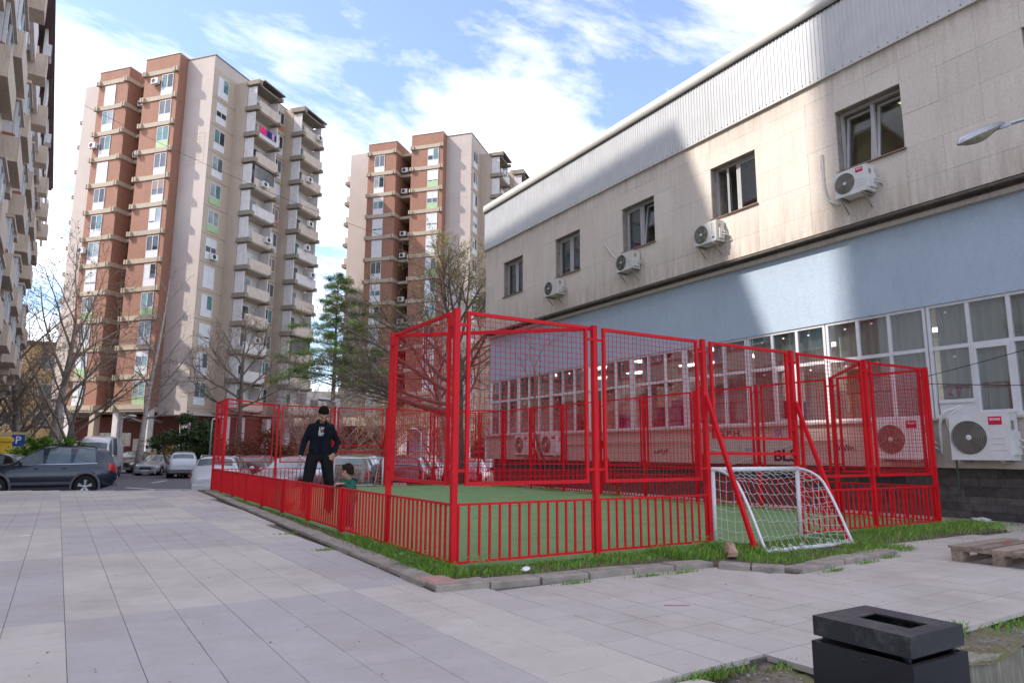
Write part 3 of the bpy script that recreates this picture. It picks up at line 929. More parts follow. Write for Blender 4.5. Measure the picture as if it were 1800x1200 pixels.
# upper windows
m_lampwarm = emis('ceiling_light', (1.0, 0.85, 0.5), 1.6)
for k in range(5):
    ya = 0.575 + 3.13*k; yb = ya + 2*PW; zc0, zc1 = 6.27, 7.505
    b = MB(); xr = 9.19
    for (q0, q1, z0, z1) in ((ya, ya+0.05, zc0, zc1), (yb-0.05, yb, zc0, zc1), (ya+0.05, yb-0.05, zc0, zc0+0.06), (ya+0.05, yb-0.05, zc1-0.05, zc1), ((ya+yb)/2-0.035, (ya+yb)/2+0.035, zc0+0.06, zc1-0.05)):
        b.box(xr-0.06, xr, q0+0.004, q1-0.004, z0+0.004, z1-0.004)
    w = b.build('upper_window', m_pvc2, off)
    for sd in (0, 1):
        q0 = (ya+0.06, (ya+yb)/2+0.04)[sd]; q1 = ((ya+yb)/2-0.04, yb-0.06)[sd]
        b = MB(); sash = [(q0, q0+0.045, zc0+0.07, zc1-0.06), (q1-0.045, q1, zc0+0.07, zc1-0.06), (q0+0.045, q1-0.045, zc0+0.07, zc0+0.115), (q0+0.045, q1-0.045, zc1-0.105, zc1-0.06)]
        hy, hz = (q0+q1)/2, zc0+0.07
        for s_ in sash: b.box(-0.024, 0.024, s_[0]-hy, s_[1]-hy, s_[2]-hz, s_[3]-hz)
        so = b.build('sash', m_pvc2, w, local=True); so.location = Vector((xr-0.045, hy, hz)) - worg(w)
        b = MB(); b.box(-0.006, 0.006, q0+0.04-hy, q1-0.04-hy, zc0+0.11-hz, zc1-0.10-hz)
        pn = b.build('pane', m_glass2, w, local=True); pn.location = so.location
        if (k, sd) in ((0, 1), (0, 0), (2, 0)):      # tilted open inwards
            so.rotation_euler = pn.rotation_euler = (0, R(7), 0)
        if (k, sd) == (1, 1):                      # swung open
            for q in (so, pn): q.rotation_euler = (0, 0, R(-55)); q.location.x += 0.2; q.location.y += 0.12
    b = MB(); b.box(9.0, 9.20, ya+0.004, yb-0.004, zc0-0.002, zc0+0.012); b.box(8.91, 9.0, ya-0.03, yb+0.03, zc0-0.01, zc0+0.014); b.build('window_sill', m_sill, w)
    b = MB()
    b.box(9.6, 11.6, ya-0.35, ya-0.3, 6.0, 7.9); b.box(9.6, 11.6, yb+0.3, yb+0.35, 6.0, 7.9); b.box(11.6, 11.65, ya-0.35, yb+0.35, 6.0, 7.9); b.box(9.6, 11.6, ya-0.35, yb+0.35, 7.9, 7.95); b.box(9.6, 11.6, ya-0.35, yb+0.35, 5.95, 6.0)
    b.build('room', m_room, w)
    if k in (0, 1):
        b = MB(); b.box(10.1, 10.7, ya+0.0, ya+0.75, 7.86, 7.895); b.build('ceiling_light', m_lampwarm if k == 0 else m_pvc, w)
    if k in (1, 3):
        b = MB(); b.smooth = True
        n = 14; vs = [(9.42+0.02*math.sin(i*1.9), ya+0.06+0.5*i/n, z) for z in (6.3, 7.6) for i in range(n+1)]
        b.add(vs, [(i, i+1, n+2+i, n+1+i) for i in range(n)]); b.build('curtain', m_curtain, w)
# dark stain-like grime already in the panel material; AC pipes come with each unit

# window strip of the lower floor
bays = [0.64 + 1.88*k for k in range(-3, 9)]
ZB, ZT, ZM = 1.60, 3.50, 2.76
rn = random.Random(11)
for bi in range(len(bays)-1):
    ya, yb = bays[bi], bays[bi+1]
    if yb > Y1: yb = Y1
    b = MB()
    x0, x1 = XW+0.02, XW+0.09
    b.box(x0, x1, ya+0.01, ya+0.06, ZB, ZT-0.004); b.box(x0, x1, yb-0.06, yb-0.01, ZB, ZT-0.004)
    b.box(x0, x1, ya+0.06, yb-0.06, ZB, ZB+0.06); b.box(x0, x1, ya+0.06, yb-0.06, ZT-0.05, ZT-0.004); b.box(x0, x1, ya+0.06, yb-0.06, ZM-0.032, ZM+0.032)
    pw = (yb-ya-0.12)/3
    for q in (1, 2):
        yq = ya+0.06+pw*q
        b.box(x0+0.003, x1-0.003, yq-0.03, yq+0.03, ZB+0.06, ZM-0.032); b.box(x0+0.003, x1-0.003, yq-0.03, yq+0.03, ZM+0.032, ZT-0.05)
    w = b.build('strip_window', m_pvc, off)
    near = (bi == 2)
    for q in range(3):
        a_ = ya+0.06+pw*q+0.025; e_ = a_+pw-0.05
        for (z0, z1, rr) in ((ZB+0.055, ZM-0.027, 0), (ZM+0.027, ZT-0.045, 1)):
            if near and rr == 0 and q == 2:
                b = MB(); b.box(XW+0.04, XW+0.07, a_, e_, ZB+0.06, 1.84); b.build('white_panel', m_pvc, w)
                b = MB(); b.box(XW+0.021, XW+0.088, a_, e_, 1.842, 1.90); b.build('transom', m_pvc, w)
                z0 = 1.90
            b = MB(); b.box(XW+0.05, XW+0.056, a_, e_, z0, z1); b.build('pane', m_glass, w)
            if near and rr == 0 and q == 1 or (bi == 4 and rr == 0 and q == 1) or (bi == 5 and rr == 0 and q == 2):
                b = MB()
                for s_ in ((a_, a_+0.05, z0, z1), (e_-0.05, e_, z0, z1), (a_+0.05, e_-0.05, z0, z0+0.05), (a_+0.05, e_-0.05, z1-0.05, z1)): b.box(XW+0.005, XW+0.048, *s_)
                b.build('casement', m_pvc, w)
            if rn.random() < 0.75:
                b = MB(); yc = (a_+e_)/2+rn.uniform(-0.05, 0.05); zc = z1-rn.uniform(0.08, 0.14)
                b.box(XW+0.047, XW+0.0495, yc-0.022, yc+0.022, zc-0.013, zc+0.013); b.build('sticker', m_paperlab, w)
    # curtains behind some panes
    for q in range(3):
        if rn.random() < (1.1 if bi < 4 else 0.75):
            a_ = ya+0.02+pw*q; b = MB(); b.smooth = True; n = 16
            zlo = ZB-0.1 if rn.random() < 0.5 or bi < 3 else ZM-0.1
            wd = pw*(rn.uniform(0.8, 1.15) if bi > 3 else 1.03)
            vs = [(XW+0.22+0.025*math.sin(i*1.7+q), a_+wd*i/n, z) for z in (zlo, ZT+0.05) for i in range(n+1)]
            b.add(vs, [(i, i+1, n+2+i, n+1+i) for i in range(n)])
            b.build('curtain', m_curtain, w)
mb = MB(); mb.box(9.5, 13.5, Y0, Y1-0.3, 1.1, 1.16); mb.build('room_floor', m_room, off)
mb = MB(); mb.box(13.5, 13.6, Y0, Y1-0.3, 1.1, 3.7); mb.build('room_back_wall', m_room, off)
mb = MB(); mb.box(9.46, 13.5, Y0, Y1-0.3, 3.64, 3.70); mb.build('room_ceiling', m_room, off)
# lit ceiling panels of the lower room, seen through the panes
m_tube = emis('office_lamp', (1.0, 0.97, 0.90), 3.2)
for yq in (-3.2, 2.2, 4.4, 6.4, 8.8, 11.2, 13.4):
    for xq in (10.4, 12.2):
        b = MB(); b.box(xq, xq+0.28, yq-0.6, yq+0.6, 3.60, 3.635); b.build('ceiling_lamp', m_tube, off)
# things stored behind the panes
m_store = [M('store_purple', (0.13, 0.05, 0.28), 0.7, var=0.2), M('store_blue', (0.04, 0.07, 0.34), 0.7, var=0.2), M('store_red', (0.40, 0.03, 0.07), 0.7, var=0.2), M('store_white', (0.6, 0.6, 0.6), 0.7, var=0.1)]
def stored(y, z, wy, hz, m, name, label, cat, x=9.62):
    b = MB(); b.bevbox(-0.16, 0.16, -wy/2, wy/2, 0, hz, 0.012)
    b.box(-0.164, -0.158, -wy*0.12, wy*0.12, hz*0.35, hz*0.65)
    o = b.build(name, m); o.location = (x, y, z); o.rotation_euler = (0, 0, U(-0.1, 0.1))
    tag(o, label, cat, 'goods stored behind the window strip')
for y, n, nm in ((2.12, 6, 'left'), (1.62, 7, 'middle'), (1.2, 5, 'right')):
    for k in range(n):
        stored(y+U(-.03, .03), 1.16+0.24*k, 0.40, 0.235, m_card, 'cardboard_box', 'brown cardboard box, %s in the %s of three stacks behind the panes' % ('lowest' if k == 0 else ('topmost' if k == n-1 else ('second', 'third', 'fourth', 'fifth', 'sixth')[k-1]+' from below'), nm), 'box')
from collections import Counter
_seen = Counter(); _ord = ('first', 'second', 'third', 'fourth')
for y, z, wy, hz, mi in sorted(((6.9, 1.16, 0.5, 0.75, 0), (6.9, 1.92, 0.45, 0.4, 0), (7.5, 1.16, 0.4, 1.0, 1), (6.1, 1.16, 0.4, 0.6, 2), (5.1, 1.16, 0.45, 1.0, 2), (4.6, 1.16, 0.35, 0.9, 3), (3.9, 1.16, 0.3, 0.95, 2), (3.3, 1.16, 0.4, 0.9, 1), (2.75, 1.16, 0.3, 1.1, 3), (7.3, 1.16, 0.3, 0.6, 3), (10.6, 1.16, 0.5, 0.8, 2), (9.1, 1.16, 0.4, 0.9, 1), (12.5, 1.16, 0.5, 0.9, 3))):
    nm = ('purple', 'blue', 'red', 'white')[mi]
    stored(y, z, wy, hz, m_store[mi], 'storage_box', '%s %s storage box from the right behind the lower window panes' % (_ord[_seen[mi]], nm), 'box', 9.75)
    _seen[mi] += 1
# posy on the sill inside the near bay
m_pink = M('flower_pink', (0.60, 0.12, 0.30), 0.7, var=0.3, scale=30); m_petal = M('flower_white', (0.75, 0.68, 0.68), 0.7, var=0.1)
fl = empty('flower_bouquet', (9.36, 0.36, 1.93), 0, 'pink and white flower bouquet on the inner sill above the right air conditioner', 'flowers')
b = MB()
for k in range(14): b.ball((U(-.05, .05), U(-.07, .07), 0.12+U(-.05, .05)), U(.02, .035), 7, 5)
b.build('blossoms', m_pink, fl, local=True)
b = MB()
for k in range(12):
    a = U(0, 6.28); b.add([(0, 0, 0.0), (0.06*math.cos(a), 0.09*math.sin(a), 0.16+U(-.04, .04)), (0.05*math.cos(a+.7), 0.08*math.sin(a+.7), 0.2+U(-.05, .03))], [(0, 1, 2)])
b.build('wrapping', m_petal, fl, local=True)

# ------------------------------------------------------------------ air conditioners
m_ac = M('ac_casing', (0.66, 0.66, 0.65), 0.45, var=0.05, scale=5, grime=0.22)
m_acold = M('ac_casing_old', (0.60, 0.58, 0.54), 0.5, var=0.08, scale=5, grime=0.35)
m_acdark = M('ac_fan_dark', (0.045, 0.042, 0.04), 0.7, var=0.2)
m_wire = M('grille_wire', (0.22, 0.20, 0.17), 0.5, var=0.1)
m_galv = M('galvanised', (0.36, 0.34, 0.31), 0.5, metal=0.5, var=0.2, scale=15, grime=0.4)
m_badge = M('badge_red', (0.58, 0.01, 0.06), 0.4, var=0.04)
m_badgew = M('badge_white', (0.85, 0.85, 0.85), 0.5, var=0.0)
m_bluelet = M('letter_blue', (0.03, 0.10, 0.42), 0.5, var=0.0)
m_redlet = M('letter_red', (0.5, 0.03, 0.05), 0.5, var=0.0)
m_ringl = M('grille_pale', (0.38, 0.35, 0.30), 0.5, var=0.1)
m_hose = M('white_hose', (0.58, 0.57, 0.54), 0.6, var=0.1, scale=20, grime=0.3)
txt_v = text_mesh('VIVAX', 0.055, m_badgew, 0.001, 0.0012)
def ac_unit(loc, w, h, d, label, style, arms=True):
    """local x along the wall, front at y=-d, back at y=0"""
    a = empty('air_conditioner', loc, R(-90), label, 'air conditioner', 'outdoor air conditioning units on the office building')
    mc = m_ac if style == 'red' else m_acold
    b = MB()
    fx = -w*0.17; fr = min(h*0.43, w*0.31)
    # casing with a real round opening in its front
    N = 32
    b.box(-w/2, w/2, -d+0.03, 0, 0, h)
    ring = [(fx+fr*math.cos(2*math.pi*k/N), fr*math.sin(2*math.pi*k/N)+h/2) for k in range(N)]
    sq = []
    for k in range(N):
        c_, s_ = math.cos(2*math.pi*k/N), math.sin(2*math.pi*k/N)
        tt = min(((w/2-0.0) - fx)/c_ if c_ > 1e-6 else 9, (-w/2-fx)/c_ if c_ < -1e-6 else 9, (h/2)/abs(s_) if abs(s_) > 1e-6 else 9)
        sq.append((fx+c_*tt, h/2+s_*tt))
    vs = [(x, -d, z) for x, z in ring]+[(x, -d, z) for x, z in sq]+[(x, -d+0.029, z) for x, z in ring]+[(x, -d+0.03, z) for x, z in sq]
    fs = []
    for k in range(N):
        j = (k+1) % N
        fs += [(k, j, N+j, N+k), (2*N+k, 2*N+j, j, k), (N+k, N+j, 3*N+j, 3*N+k)]
    b.add(vs, fs)
    for cx_, cz_ in ((-w/2, 0), (w/2, 0), (w/2, h), (-w/2, h)):
        pts = [p for p in sq if abs(p[0]-cx_) < w*0.45 and abs(p[1]-cz_) < h*0.45]
        on_x = [p for p in sq if abs(p[0]-cx_) < 1e-5]; on_z = [p for p in sq if abs(p[1]-cz_) < 1e-5]
        if on_x and on_z:
            p1 = min(on_x, key=lambda p: abs(p[1]-cz_)); p2 = min(on_z, key=lambda p: abs(p[0]-cx_))
            b.add([(cx_, -d, cz_), (p1[0], -d, p1[1]), (p2[0], -d, p2[1])], [(0, 1, 2)])
    b.box(-w/2-0.004, w/2+0.004, -d+0.02, 0.004, h, h+0.012)
    cas = b.build('casing', mc, a, local=True)
    b = MB(); b.lathe([(fr, -d+0.026), (0.001, -d+0.026)], (fx, 0, h/2), 28, 'y'); 
    b2 = MB()
    for v in b.v: b2.v.append(v)
    b2.f, b2.m, b2.sm = b.f, b.m, b.sm
    # lathe about y puts (x,z) swapped-in; fine for a disc
    b2.build('fan_recess', m_acdark, a, local=True)
    b = MB()
    for k in range(5):
        t0 = 2*math.pi*k/5
        b.add([(fx+0.03*math.cos(t0), -d+0.022, h/2+0.03*math.sin(t0)), (fx+fr*0.85*math.cos(t0+.2), -d+0.020, h/2+fr*0.85*math.sin(t0+.2)), (fx+fr*0.85*math.cos(t0+.9), -d+0.012, h/2+fr*0.85*math.sin(t0+.9))], [(0, 1, 2)])
    b.build('fan_blades', m_acdark if style == 'red' else m_wire, a, local=True)
    b = MB(); b.smooth = True
    nr = 9 if style == 'red' else 7
    for k in range(1, nr+1):
        r_ = fr*(0.16+0.84*k/nr)
        pts = [(fx+r_*math.cos(2*math.pi*j/24), -d-0.006, h/2+r_*math.sin(2*math.pi*j/24)) for j in range(25)]
        b.tube(pts, 0.0042, 4, False)
    for k in range(8):
        t0 = 2*math.pi*k/8+0.2; b.tube([(fx, -d-0.004, h/2), (fx+fr*math.cos(t0), -d-0.004, h/2+fr*math.sin(t0))], 0.002, 4, False)
    stuff(b.build('fan_grille', m_wire if style == 'old' else m_ringl, a, local=True))
    b = MB(); b.lathe([(0.0005, -d-0.014), (fr*0.13, -d-0.012), (fr*0.17, -d-0.004)], (fx, 0, h/2), 16, 'y'); b.build('fan_hub', m_ac, a, local=True)
    b = MB(); b.box(w/2, w/2+0.05, -d*0.75, -d*0.2, h*0.12, h*0.62); b.build('valve_cover', mc, a, local=True)
    b = MB(); b.box(w/2+0.0005, w/2+0.004, -d*0.72, -d*0.42, h*0.66, h*0.86); b.build('rating_plate', m_card if style == 'old' else m_galv, a, local=True)
    for k in range(3):
        b = MB(); b.box(w*0.22, w*0.42, -d-0.006, -d, h*(0.22+0.13*k), h*(0.235+0.13*k)); b.build('front_rib', mc, a, local=True)
    if style == 'red':
        b = MB(); b.box(w*0.185, w*0.405, -d-0.004, -d, h*0.77, h*0.95); bd = b.build('badge', m_badge, a, local=True)
        o = link('badge_lettering', txt_v, bd, (w*0.295, -d-0.006, h*0.885), (R(90), 0, 0)); k_ = w*0.19/0.165; o.scale = (k_, k_, 1)
    elif style == 'blue':
        for xx, mm, rz_ in ((w*0.33, m_bluelet, 0.017), (w*0.40, m_redlet, 0.006)):     # lettering too small to read
            b = MB(); rl_ = random.Random(3); z_ = h*0.36
            while z_ < h*0.86:
                l_ = rl_.uniform(0.012, 0.026); b.box(xx-rz_, xx+rz_*rl_.uniform(0.2, 1), -d-0.002, -d, z_, z_+l_*0.45); b.box(xx-rz_, xx-rz_*0.4, -d-0.002, -d, z_+l_*0.45, z_+l_); z_ += l_+0.01
            stuff(b.build('small_lettering', mm, a, local=True))
        b = MB(); b.lathe([(0.0005, -d-0.003), (0.035, -d-0.002)], (w*0.37, 0, h*0.2), 14, 'y'); b.build('round_emblem', m_bluelet, a, local=True)
    for sx_ in (-w*0.36, w*0.36):
        b = MB(); b.box(sx_-0.015, sx_+0.015, -d-0.04, 0.02, -0.045, -0.006)
        if arms: b.bar((sx_, -d*0.8, -0.045), (sx_, 0.0, -0.26), 0.02)
        b.build('mounting_arm', m_galv, a, local=True)
        b = MB(); b.box(sx_-0.03, sx_+0.03, -d*0.9, -d*0.1, -0.006, -0.0005); b.build('rubber_foot', m_acdark, a, local=True)
    b = MB(); b.smooth = True
    b.tube([(w/2+0.05, -d*0.4, h*0.45), (w/2+0.10, -d*0.35, h*0.42), (w/2+0.12, -d*0.15, h*0.35), (w/2+0.08, 0.02, h*0.30)], 0.014, 6)
    b.tube([(w/2+0.05, -d*0.5, h*0.3), (w/2+0.13, -d*0.4, h*0.28), (w/2+0.15, -d*0.15, h*0.2), (w/2+0.1, 0.02, h*0.22)], 0.012, 6)
    stuff(b.build('pipes', m_hose, a, local=True))
    return a
ac_unit((XU-0.03, 1.44, 5.66), 0.62, 0.48, 0.27, 'upper air conditioner with red badge under the rightmost upper window', 'red')
ac_unit((XU-0.03, 4.93, 5.66), 0.66, 0.47, 0.27, 'upper air conditioner with blue lettering under the second upper window from right', 'blue')
ac_unit((XU-0.03, 7.70, 5.68), 0.64, 0.46, 0.27, 'yellowed upper air conditioner under the middle upper window', 'old')
ac_unit((XU-0.03, 11.05, 5.68), 0.66, 0.46, 0.27, 'upper air conditioner under the second upper window from the far corner', 'old')
ac_unit((9.06, -0.20, 0.93), 0.82, 0.68, 0.30, 'large white air conditioner with red badge right of the fence', 'red', False)
ac_unit((9.06, 1.02, 0.93), 0.78, 0.66, 0.30, 'large white air conditioner seen through the mesh of the right fence corner', 'red', False)
ac_unit((9.06, 11.35, 0.95), 0.82, 0.60, 0.30, 'nearer of two lower air conditioners beside the thin sapling', 'red', False)
ac_unit((9.06, 12.85, 0.95), 0.82, 0.60, 0.30, 'farther of two lower air conditioners beside the thin sapling', 'red', False)
def hose(pts, r, label, m=None, name='pipe'):
    b = MB(); b.smooth = True
    P = [Vector(p) for p in pts]; Q = []
    for i in range(len(P)-1):
        p0, p1, p2, p3 = P[max(i-1, 0)], P[i], P[i+1], P[min(i+2, len(P)-1)]
        for s_ in range(6):
            t_ = s_/6; Q.append(0.5*((2*p1)+(p2-p0)*t_+(2*p0-5*p1+4*p2-p3)*t_*t_+(3*p1-p0-3*p2+p3)*t_**3))
    Q.append(P[-1]); b.tube(Q, r, 6)
    return tag(b.build(name, m or m_hose), label, name.replace('_', ' '))
hose([(8.93, 2.12, 6.75), (8.90, 2.14, 6.70), (8.90, 2.14, 6.2), (8.88, 2.05, 5.8), (8.86, 1.8, 5.62)], 0.018, 'thin white pipe hanging left of the rightmost upper air conditioner')
hose([(8.93, 8.75, 6.72), (8.90, 8.72, 6.68), (8.88, 8.4, 6.3), (8.86, 8.05, 6.02)], 0.02, 'white pipe slanting down to the middle upper air conditioner')
hose([(9.17, 0.22, 1.78), (9.08, 0.26, 1.74), (8.98, 0.37, 1.68), (8.95, 0.43, 1.5), (8.95, 0.44, 1.2), (8.99, 0.46, 1.02)], 0.024, 'thick white wrapped hose left of the large right air conditioner')
hose([(9.17, 0.18, 1.76), (9.05, 0.24, 1.70), (8.98, 0.34, 1.55), (8.97, 0.30, 1.38), (8.95, 0.23, 1.33)], 0.015, 'thinner white hose looping into the large right air conditioner')
m_greenpipe = M('green_pipe', (0.05, 0.10, 0.07), 0.6, var=0.1)
hose([(9.04, 0.28, 1.55), (9.03, 0.28, 1.0), (9.04, 0.28, 0.45)], 0.012, 'thin green drain pipe below the thick white hose', m_greenpipe)
# loose trim strips peeling from the sill band
m_trim = M('peeling_trim', (0.60, 0.54, 0.44), 0.7, var=0.15, scale=10, grime=0.3)
def strip(pts, label):
    b = MB(); 
    for p, q in zip(pts[:-1], pts[1:]): b.bar(p, q, 0.03, 0.018)
    tag(b.build('trim_strip', m_trim), label, 'trim strip', 'loose trim strips on the sill band')
strip([(9.075, 11.2, 1.27), (9.07, 9.5, 1.275), (9.05, 8.2, 1.31), (9.07, 7.6, 1.29), (9.05, 6.4, 1.32), (9.03, 6.0, 1.30), (8.98, 5.3, 1.12), (8.93, 4.85, 1.01)], 'long loose trim strip sagging along the cream sill band')
strip([(8.95, 4.35, 1.0), (9.02, 3.9, 1.02), (9.06, 3.5, 1.13), (9.05, 3.1, 1.26), (9.07, 2.2, 1.29)], 'loose trim strip rising to the right behind the near goal')
strip([(8.95, 4.85, 0.74), (8.97, 4.4, 0.88), (9.0, 4.05, 0.98)], 'short broken trim stick hanging below the sill band')
# graffiti, flat paint on the band
m_spray = M('spray_black', (0.03, 0.025, 0.03), 0.7, var=0.1); m_sprayb = M('spray_blue', (0.10, 0.18, 0.42), 0.7, var=0.1)
def graffiti(s, size, y, z, m, sx_=1.0, x=9.0975):
    o = link('graffiti', text_mesh(s, size, m, 0.0006, 0.006*size/0.2), off); o.location = Vector((x, y, z)) - worg(off)
    o.rotation_euler = (R(90), 0, R(-90)); o.scale = (sx_, 1, 1)
graffiti('G.P.H.', 0.17, 4.87, 1.43, m_spray, 1.5)
graffiti('BLS', 0.32, 3.50, 0.97, m_spray, 1.15)
graffiti('SA', 0.17, 3.62, 1.42, m_sprayb, 0.9)
def scribble(y, z, w, h, m, seed, x=9.0965):
    r_ = random.Random(seed); b = MB(); n = 12
    pts = [(x-r_.uniform(0, .0005), y-w/2+w*i/n+r_.uniform(-.03, .03)*w, z+h*(0.5 if i % 2 else -0.5)*r_.uniform(.3, 1)) for i in range(n+1)]
    for p, q in zip(pts[:-1], pts[1:]): b.bar(p, q, 0.018*min(1, h*6), 0.002, (1, 0, 0))
    stuff(b.build('graffiti_scribble', m, off))
scribble(4.30, 1.10, 0.35, 0.09, m_sprayb, 1); scribble(7.0, 1.05, 0.5, 0.2, m_spray, 2); scribble(2.2, 1.12, 0.35, 0.14, m_spray, 3)
scribble(6.6, 0.55, 0.9, 0.2, m_spray, 4, 9.328); scribble(3.6, 0.52, 0.5, 0.28, m_spray, 5, 9.328)
# street lamp reaching in from the right
m_lampal = M('lamp_metal', (0.42, 0.43, 0.44), 0.4, metal=0.6, var=0.08, scale=12)
m_lampgl = M('lamp_bowl', (0.30, 0.27, 0.18), 0.25, var=0.35, scale=18, spec=0.6)
lamp = empty('street_lamp', (8.78, -1.86, 0), 0, 'grey street lamp head reaching in at the top right edge', 'street lamp')
b = MB(); b.smooth = True; b.tube([(8.78, -1.86, 0), (8.78, -1.86, 5.7)], [0.06, 0.045], 10); b.build('pole', m_lampal, lamp)
b = MB(); b.smooth = True; b.tube([(8.78, -1.86, 5.68), (8.70, -1.82, 5.88), (8.45, -1.67, 5.81), (7.86, -1.325, 5.585)], 0.026, 8); b.build('arm', m_lampal, lamp)
hd = Vector((7.30-7.86, -0.99+1.325, 5.30-5.585)); L_ = hd.length; hd.normalize(); hs = hd.cross(Vector((0, 0, 1))).normalized(); hu = hs.cross(hd)
def lampshape(fn, n=12, m_=10):
    b = MB(); b.smooth = True; vs = []
    for i in range(n+1):
        t_ = i/n; wd, up = fn(t_)
        for k in range(m_+1):
            a = math.pi*k/m_; p = Vector((7.86, -1.325, 5.585)) + hd*(L_*t_) + hs*(wd*math.cos(a)) + hu*(up*math.sin(a)); vs.append(p)
    b.add(vs, [(i*(m_+1)+k, i*(m_+1)+k+1, (i+1)*(m_+1)+k+1, (i+1)*(m_+1)+k) for i in range(n) for k in range(m_)])
    return b
lampshape(lambda t_: (0.05+0.09*math.sin(math.pi*min(1, t_*0.98+0.05))**0.7 if t_ < 0.98 else 0.02, 0.055+0.05*math.sin(math.pi*(t_*0.8+0.1)) if t_ < 0.97 else 0.01)).build('lamp_housing', m_lampal, lamp)
lampshape(lambda t_: ((0.05+0.085*math.sin(math.pi*min(1, t_*0.98+0.05))**0.7, -0.09*math.sin(math.pi*min(1, max(0, t_-0.1)/0.88))) if 0.1 < t_ < 0.97 else (0.02, -0.005))).build('lamp_bowl', m_lampgl, lamp)
b = MB(); b.bar(Vector((7.95, -1.375, 5.62)), Vector((7.80, -1.29, 5.56)), 0.075, 0.06); b.build('clamp', m_lampal, lamp)
# ------------------------------------------------------------------ apartment towers
m_tw = streakmat('tower_white', (0.50, 0.425, 0.385), (0.37, 0.35, 0.31), 0.35, 0.06, 0.2)
m_tb = streakmat('tower_beige', (0.50, 0.405, 0.32), (0.27, 0.21, 0.16), 0.5, 0.08, 0.2)
m_tc = streakmat('tower_band', (0.46, 0.39, 0.30), (0.20, 0.16, 0.12), 0.55, 0.10, 0.4)
m_tcd = streakmat('tower_beam', (0.27, 0.23, 0.18), (0.12, 0.10, 0.075), 0.6, 0.15, 0.4)
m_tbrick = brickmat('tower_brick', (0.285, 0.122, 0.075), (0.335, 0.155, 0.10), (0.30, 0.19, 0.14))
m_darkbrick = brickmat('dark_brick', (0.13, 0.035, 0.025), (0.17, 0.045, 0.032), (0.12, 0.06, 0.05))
m_pan = [M('panel_white', (0.66, 0.65, 0.66), 0.6, var=0.05, scale=3, grime=0.2), M('panel_green', (0.36, 0.50, 0.27), 0.6, var=0.12, scale=3, grime=0.2), M('panel_orange', (0.48, 0.14, 0.08), 0.6, var=0.1, scale=3, grime=0.2), M('panel_concrete', (0.36, 0.31, 0.27), 0.8, var=0.15, scale=3)]
m_shut = M('roller_shutter', (0.64, 0.64, 0.66), 0.6, var=0.05, scale=2); m_shutb = M('brown_shutter', (0.26, 0.19, 0.16), 0.7, var=0.1, scale=2)
m_tg = []
for nm, c in (('tower_pane_dark', (0.035, 0.04, 0.045)), ('tower_pane_grey', (0.11, 0.12, 0.13)), ('tower_pane_pale', (0.30, 0.33, 0.35)), ('tower_pane_teal', (0.10, 0.20, 0.20))):
    m = M(nm, c, 0.06, var=0.3, scale=1.3, spec=0.7); m_tg.append(m)
m_bpaint = M('balcony_paint', (0.55, 0.46, 0.385), 0.85, var=0.1, scale=2, grime=0.35)
m_bwhite = M('balcony_white', (0.62, 0.58, 0.56), 0.85, var=0.1, scale=2, grime=0.3)
m_roofd = M('roof_metal', (0.16, 0.13, 0.12), 0.5, metal=0.3, var=0.2)
FZ, FH, NF = 5.14, 2.857, 12
def win(root, T, p, wdt, z0, z1, rr, face, pan=None, shut=None):
    """window: frame part with panes, panel and shutter sub-parts. p(u,d)->local xy, u along the wall, d outwards"""
    zc = z0 + 0.72*(1 if pan is not None else 0)
    b = MB(); f = 0.055
    def bx(u0, u1, d0, d1, za, zb, bb=None):
        (x0, y0), (x1, y1) = p(u0, d0), p(u1, d1)
        (bb or b).box(x0, x1, y0, y1, za, zb)
    for u0, u1, za, zb in ((0, f, zc, z1), (wdt-f, wdt, zc, z1), (f, wdt-f, z1-f, z1), (f, wdt-f, zc, zc+f), (wdt/2-f*0.7, wdt/2+f*0.7, zc+f, z1-f)):
        bx(u0, u1, 0.01, 0.06, za, zb)
    w = b.build('window', m_pvc, root, local=True)
    for s_ in (0, 1):
        b2 = MB(); bx((f, wdt/2+f*0.7)[s_], (wdt/2-f*0.7, wdt-f)[s_], 0.012, 0.03, zc+f, z1-f, b2)
        b2.build('pane', rr.choice((m_tg[0], m_tg[0], m_tg[1], m_tg[1], m_tg[2], m_tg[3])), w, local=True)
    if pan is not None:
        b2 = MB(); bx(0.0, wdt, 0.01, 0.05, z0, zc-0.004, b2); b2.build('spandrel_panel', m_pan[pan], w, local=True)
    if shut:
        h_ = (z1-zc-2*f)*shut[0]
        b2 = MB(); bx(f, wdt-f if rr.random() < 0.6 else wdt/2, 0.031, 0.045, z1-f-h_, z1-f, b2); b2.build('shutter', shut[1], w, local=True)
    return w
def pick_pan(rr): return rr.choice((0, 0, 0, 0, 1, 0, 0))
def pick_shut(rr):
    if rr.random() < 0.5: return None
    return (rr.choice((0.35, 0.6, 0.9, 1.0)), m_shut if rr.random() < 0.85 else m_shutb)
acl = MB()
def small_ac(root, x, y, z, nx, ny, label=None):
    """outdoor unit hung on the facade: casing + fan disc"""
    b = MB(); t_ = (-ny, nx)
    def q(u, d): return (x+t_[0]*u+nx*d, y+t_[1]*u+ny*d)
    (x0, y0), (x1, y1) = q(-0.42, 0.08), q(0.42, 0.42)
    b.box(x0, x1, y0, y1, z, z+0.58)
    c = b.build('air_conditioner_casing', m_ac, root, local=True)
    b = MB(); n = 12; vs = []
    for k in range(n):
        u = -0.1+0.24*math.cos(2*math.pi*k/n); X, Y = q(u, 0.424); vs.append((X, Y, z+0.29+0.24*math.sin(2*math.pi*k/n)))
    b.add(vs, [tuple(range(n))]); b.build('fan', m_acdark, c, local=True)
def bands(root, name, poly, zs_, h, mat):
    for z in zs_:
        b = MB(); b.prism(poly, z, z+h); b.build(name, mat, root, local=True)
